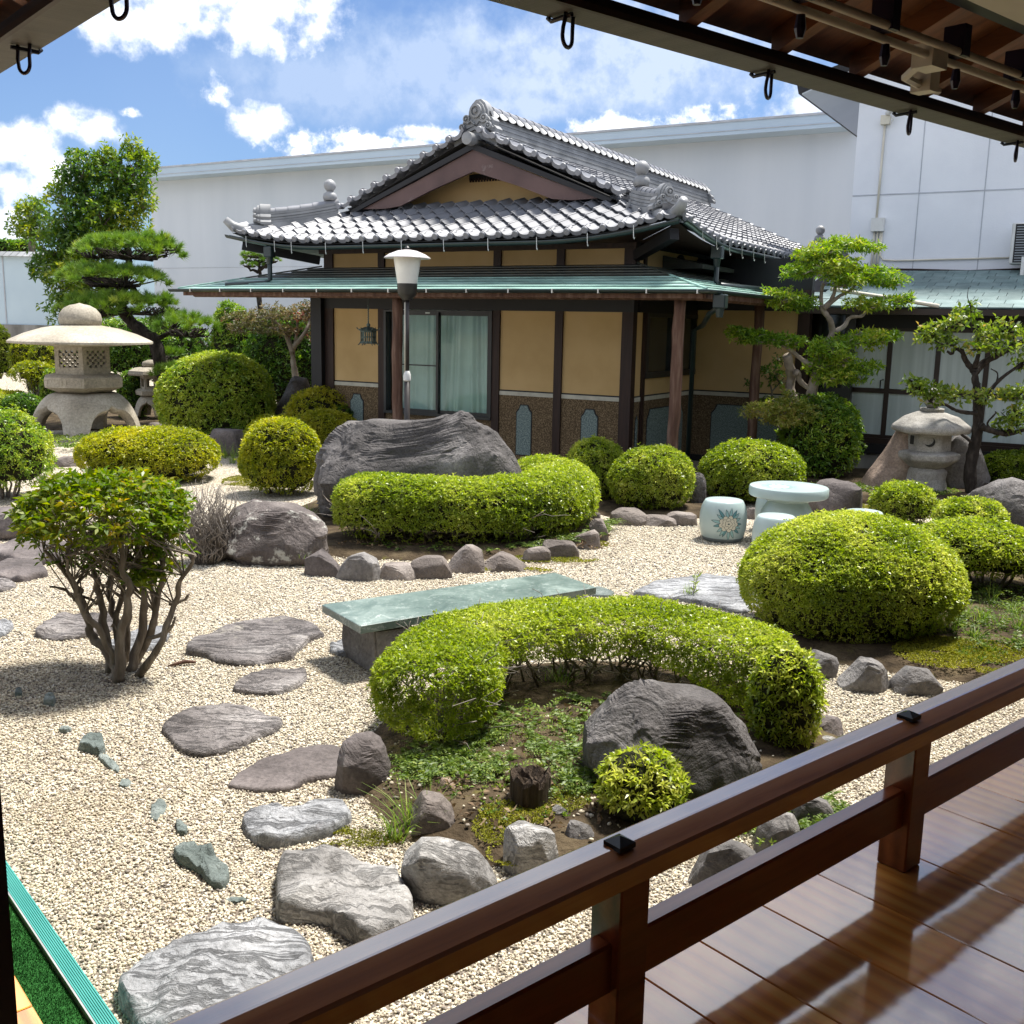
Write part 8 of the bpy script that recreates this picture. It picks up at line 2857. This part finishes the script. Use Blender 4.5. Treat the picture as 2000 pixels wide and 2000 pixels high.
cover('moss', [(-0.609, 3.833, 0.0)[:2] + (.20, .07), (-0.723, 3.901, 0.0)[:2] + (.1, .04), (0.047, 3.954, 0.0)[:2] + (.16, .12, .075), (0.221, 4.097, 0.0)[:2] + (.14, .12, .075), (0.027, 3.667, 0.0)[:2] + (.1, .1, .05), (-0.056, 3.864, 0.0)[:2] + (.08, .14, .06)], 'moss', .008, .005, 10, 5, .8, .45, 14000, .012)
cover('bed_moss', [(2.9, 6.199, 0.0)[:2] + (.5, .35, .07), (2.799, 6.344, 0.0)[:2] + (.3, .25, .07), (0.279, 8.874, 0.0)[:2] + (.5, .12, .015), (-0.055, 8.463, 0.0)[:2] + (.4, .08, .015), (0.732, 9.556, 0.0)[:2] + (.2, .2, .015), (3.938, 11.343, 0.0)[:2] + (.3, .6, .06), (-3.286, 12.83, 0.0)[:2] + (.35, .5, .05)], 'moss', .012, .008, 11, 5, .8, .5, 5200, .05)
cover('low_creeper', [(-5.866, 15.855, 0.0)[:2] + (.6, .4, .08), (-6.68, 15.721, 0.0)[:2] + (.5, .3, .08), (-6.844, 16.509, 0.0)[:2] + (.9, .4, .1), (3.802, 13.108, 0.0)[:2] + (.7, .3, .06), (4.894, 13.04, 0.0)[:2] + (.8, .5, .06), (2.591, 12.958, 0.0)[:2] + (.5, .3, .06), (5.217, 11.803, 0.0)[:2] + (.4, .4, .06)], 'fern', .045, .024, 12, 4, .5, .6, 380, .06)
cover('right_bed_weeds', [(3.6, 7.0, .9, .7), (3.3, 6.2, .5, .3)], 'fern', .03, .015, 13, 4, .6, .4, 700, .065)
weed = thing('weed_plant', 'small light green weed sprouting by the rippled grey stone', 'plant', (1.392, 7.671, 0.0))
rgw = np.random.default_rng(1)
mb = MB()
P, D = [], []
for s_ in range(3):
    dx, dy = rgw.normal(0, .05, 2)
    mb.tube([(0, 0, 0), (dx * .5, dy * .5, .1), (dx, dy, .2)], [.003, .0025, .0015], 5)
    for j in range(9):
        t_ = .25 + .75 * j / 9
        th = j * 2.4
        P.append((dx * t_, dy * t_, .2 * t_))
        D.append(unit(np.array([[math.cos(th), math.sin(th), .7]]))[0])
mb.build('stem', M['bark'], weed)
V_, F_ = leaf_quads(np.array(P), np.array(D), .05, .012, rgw)
foliage('leaves', V_, F_, np.full(len(P), .8), 'grass', weed, (0, 0, 0))
# pebbles strewn in the front bed
rs_ = np.random.default_rng(12)
k = 900
q = np.stack([rs_.normal(.3, .5, k), rs_.normal(4.45, .42, k), np.full(k, .07)], 1)
q = q[(q[:, 1] > 3.75) & (q[:, 1] < 5.4) & (np.abs(q[:, 0] - .35) < .95)]
pebbles('bed_pebbles', q, np.abs(rs_.normal(.009, .004, len(q))).clip(.004, .02))
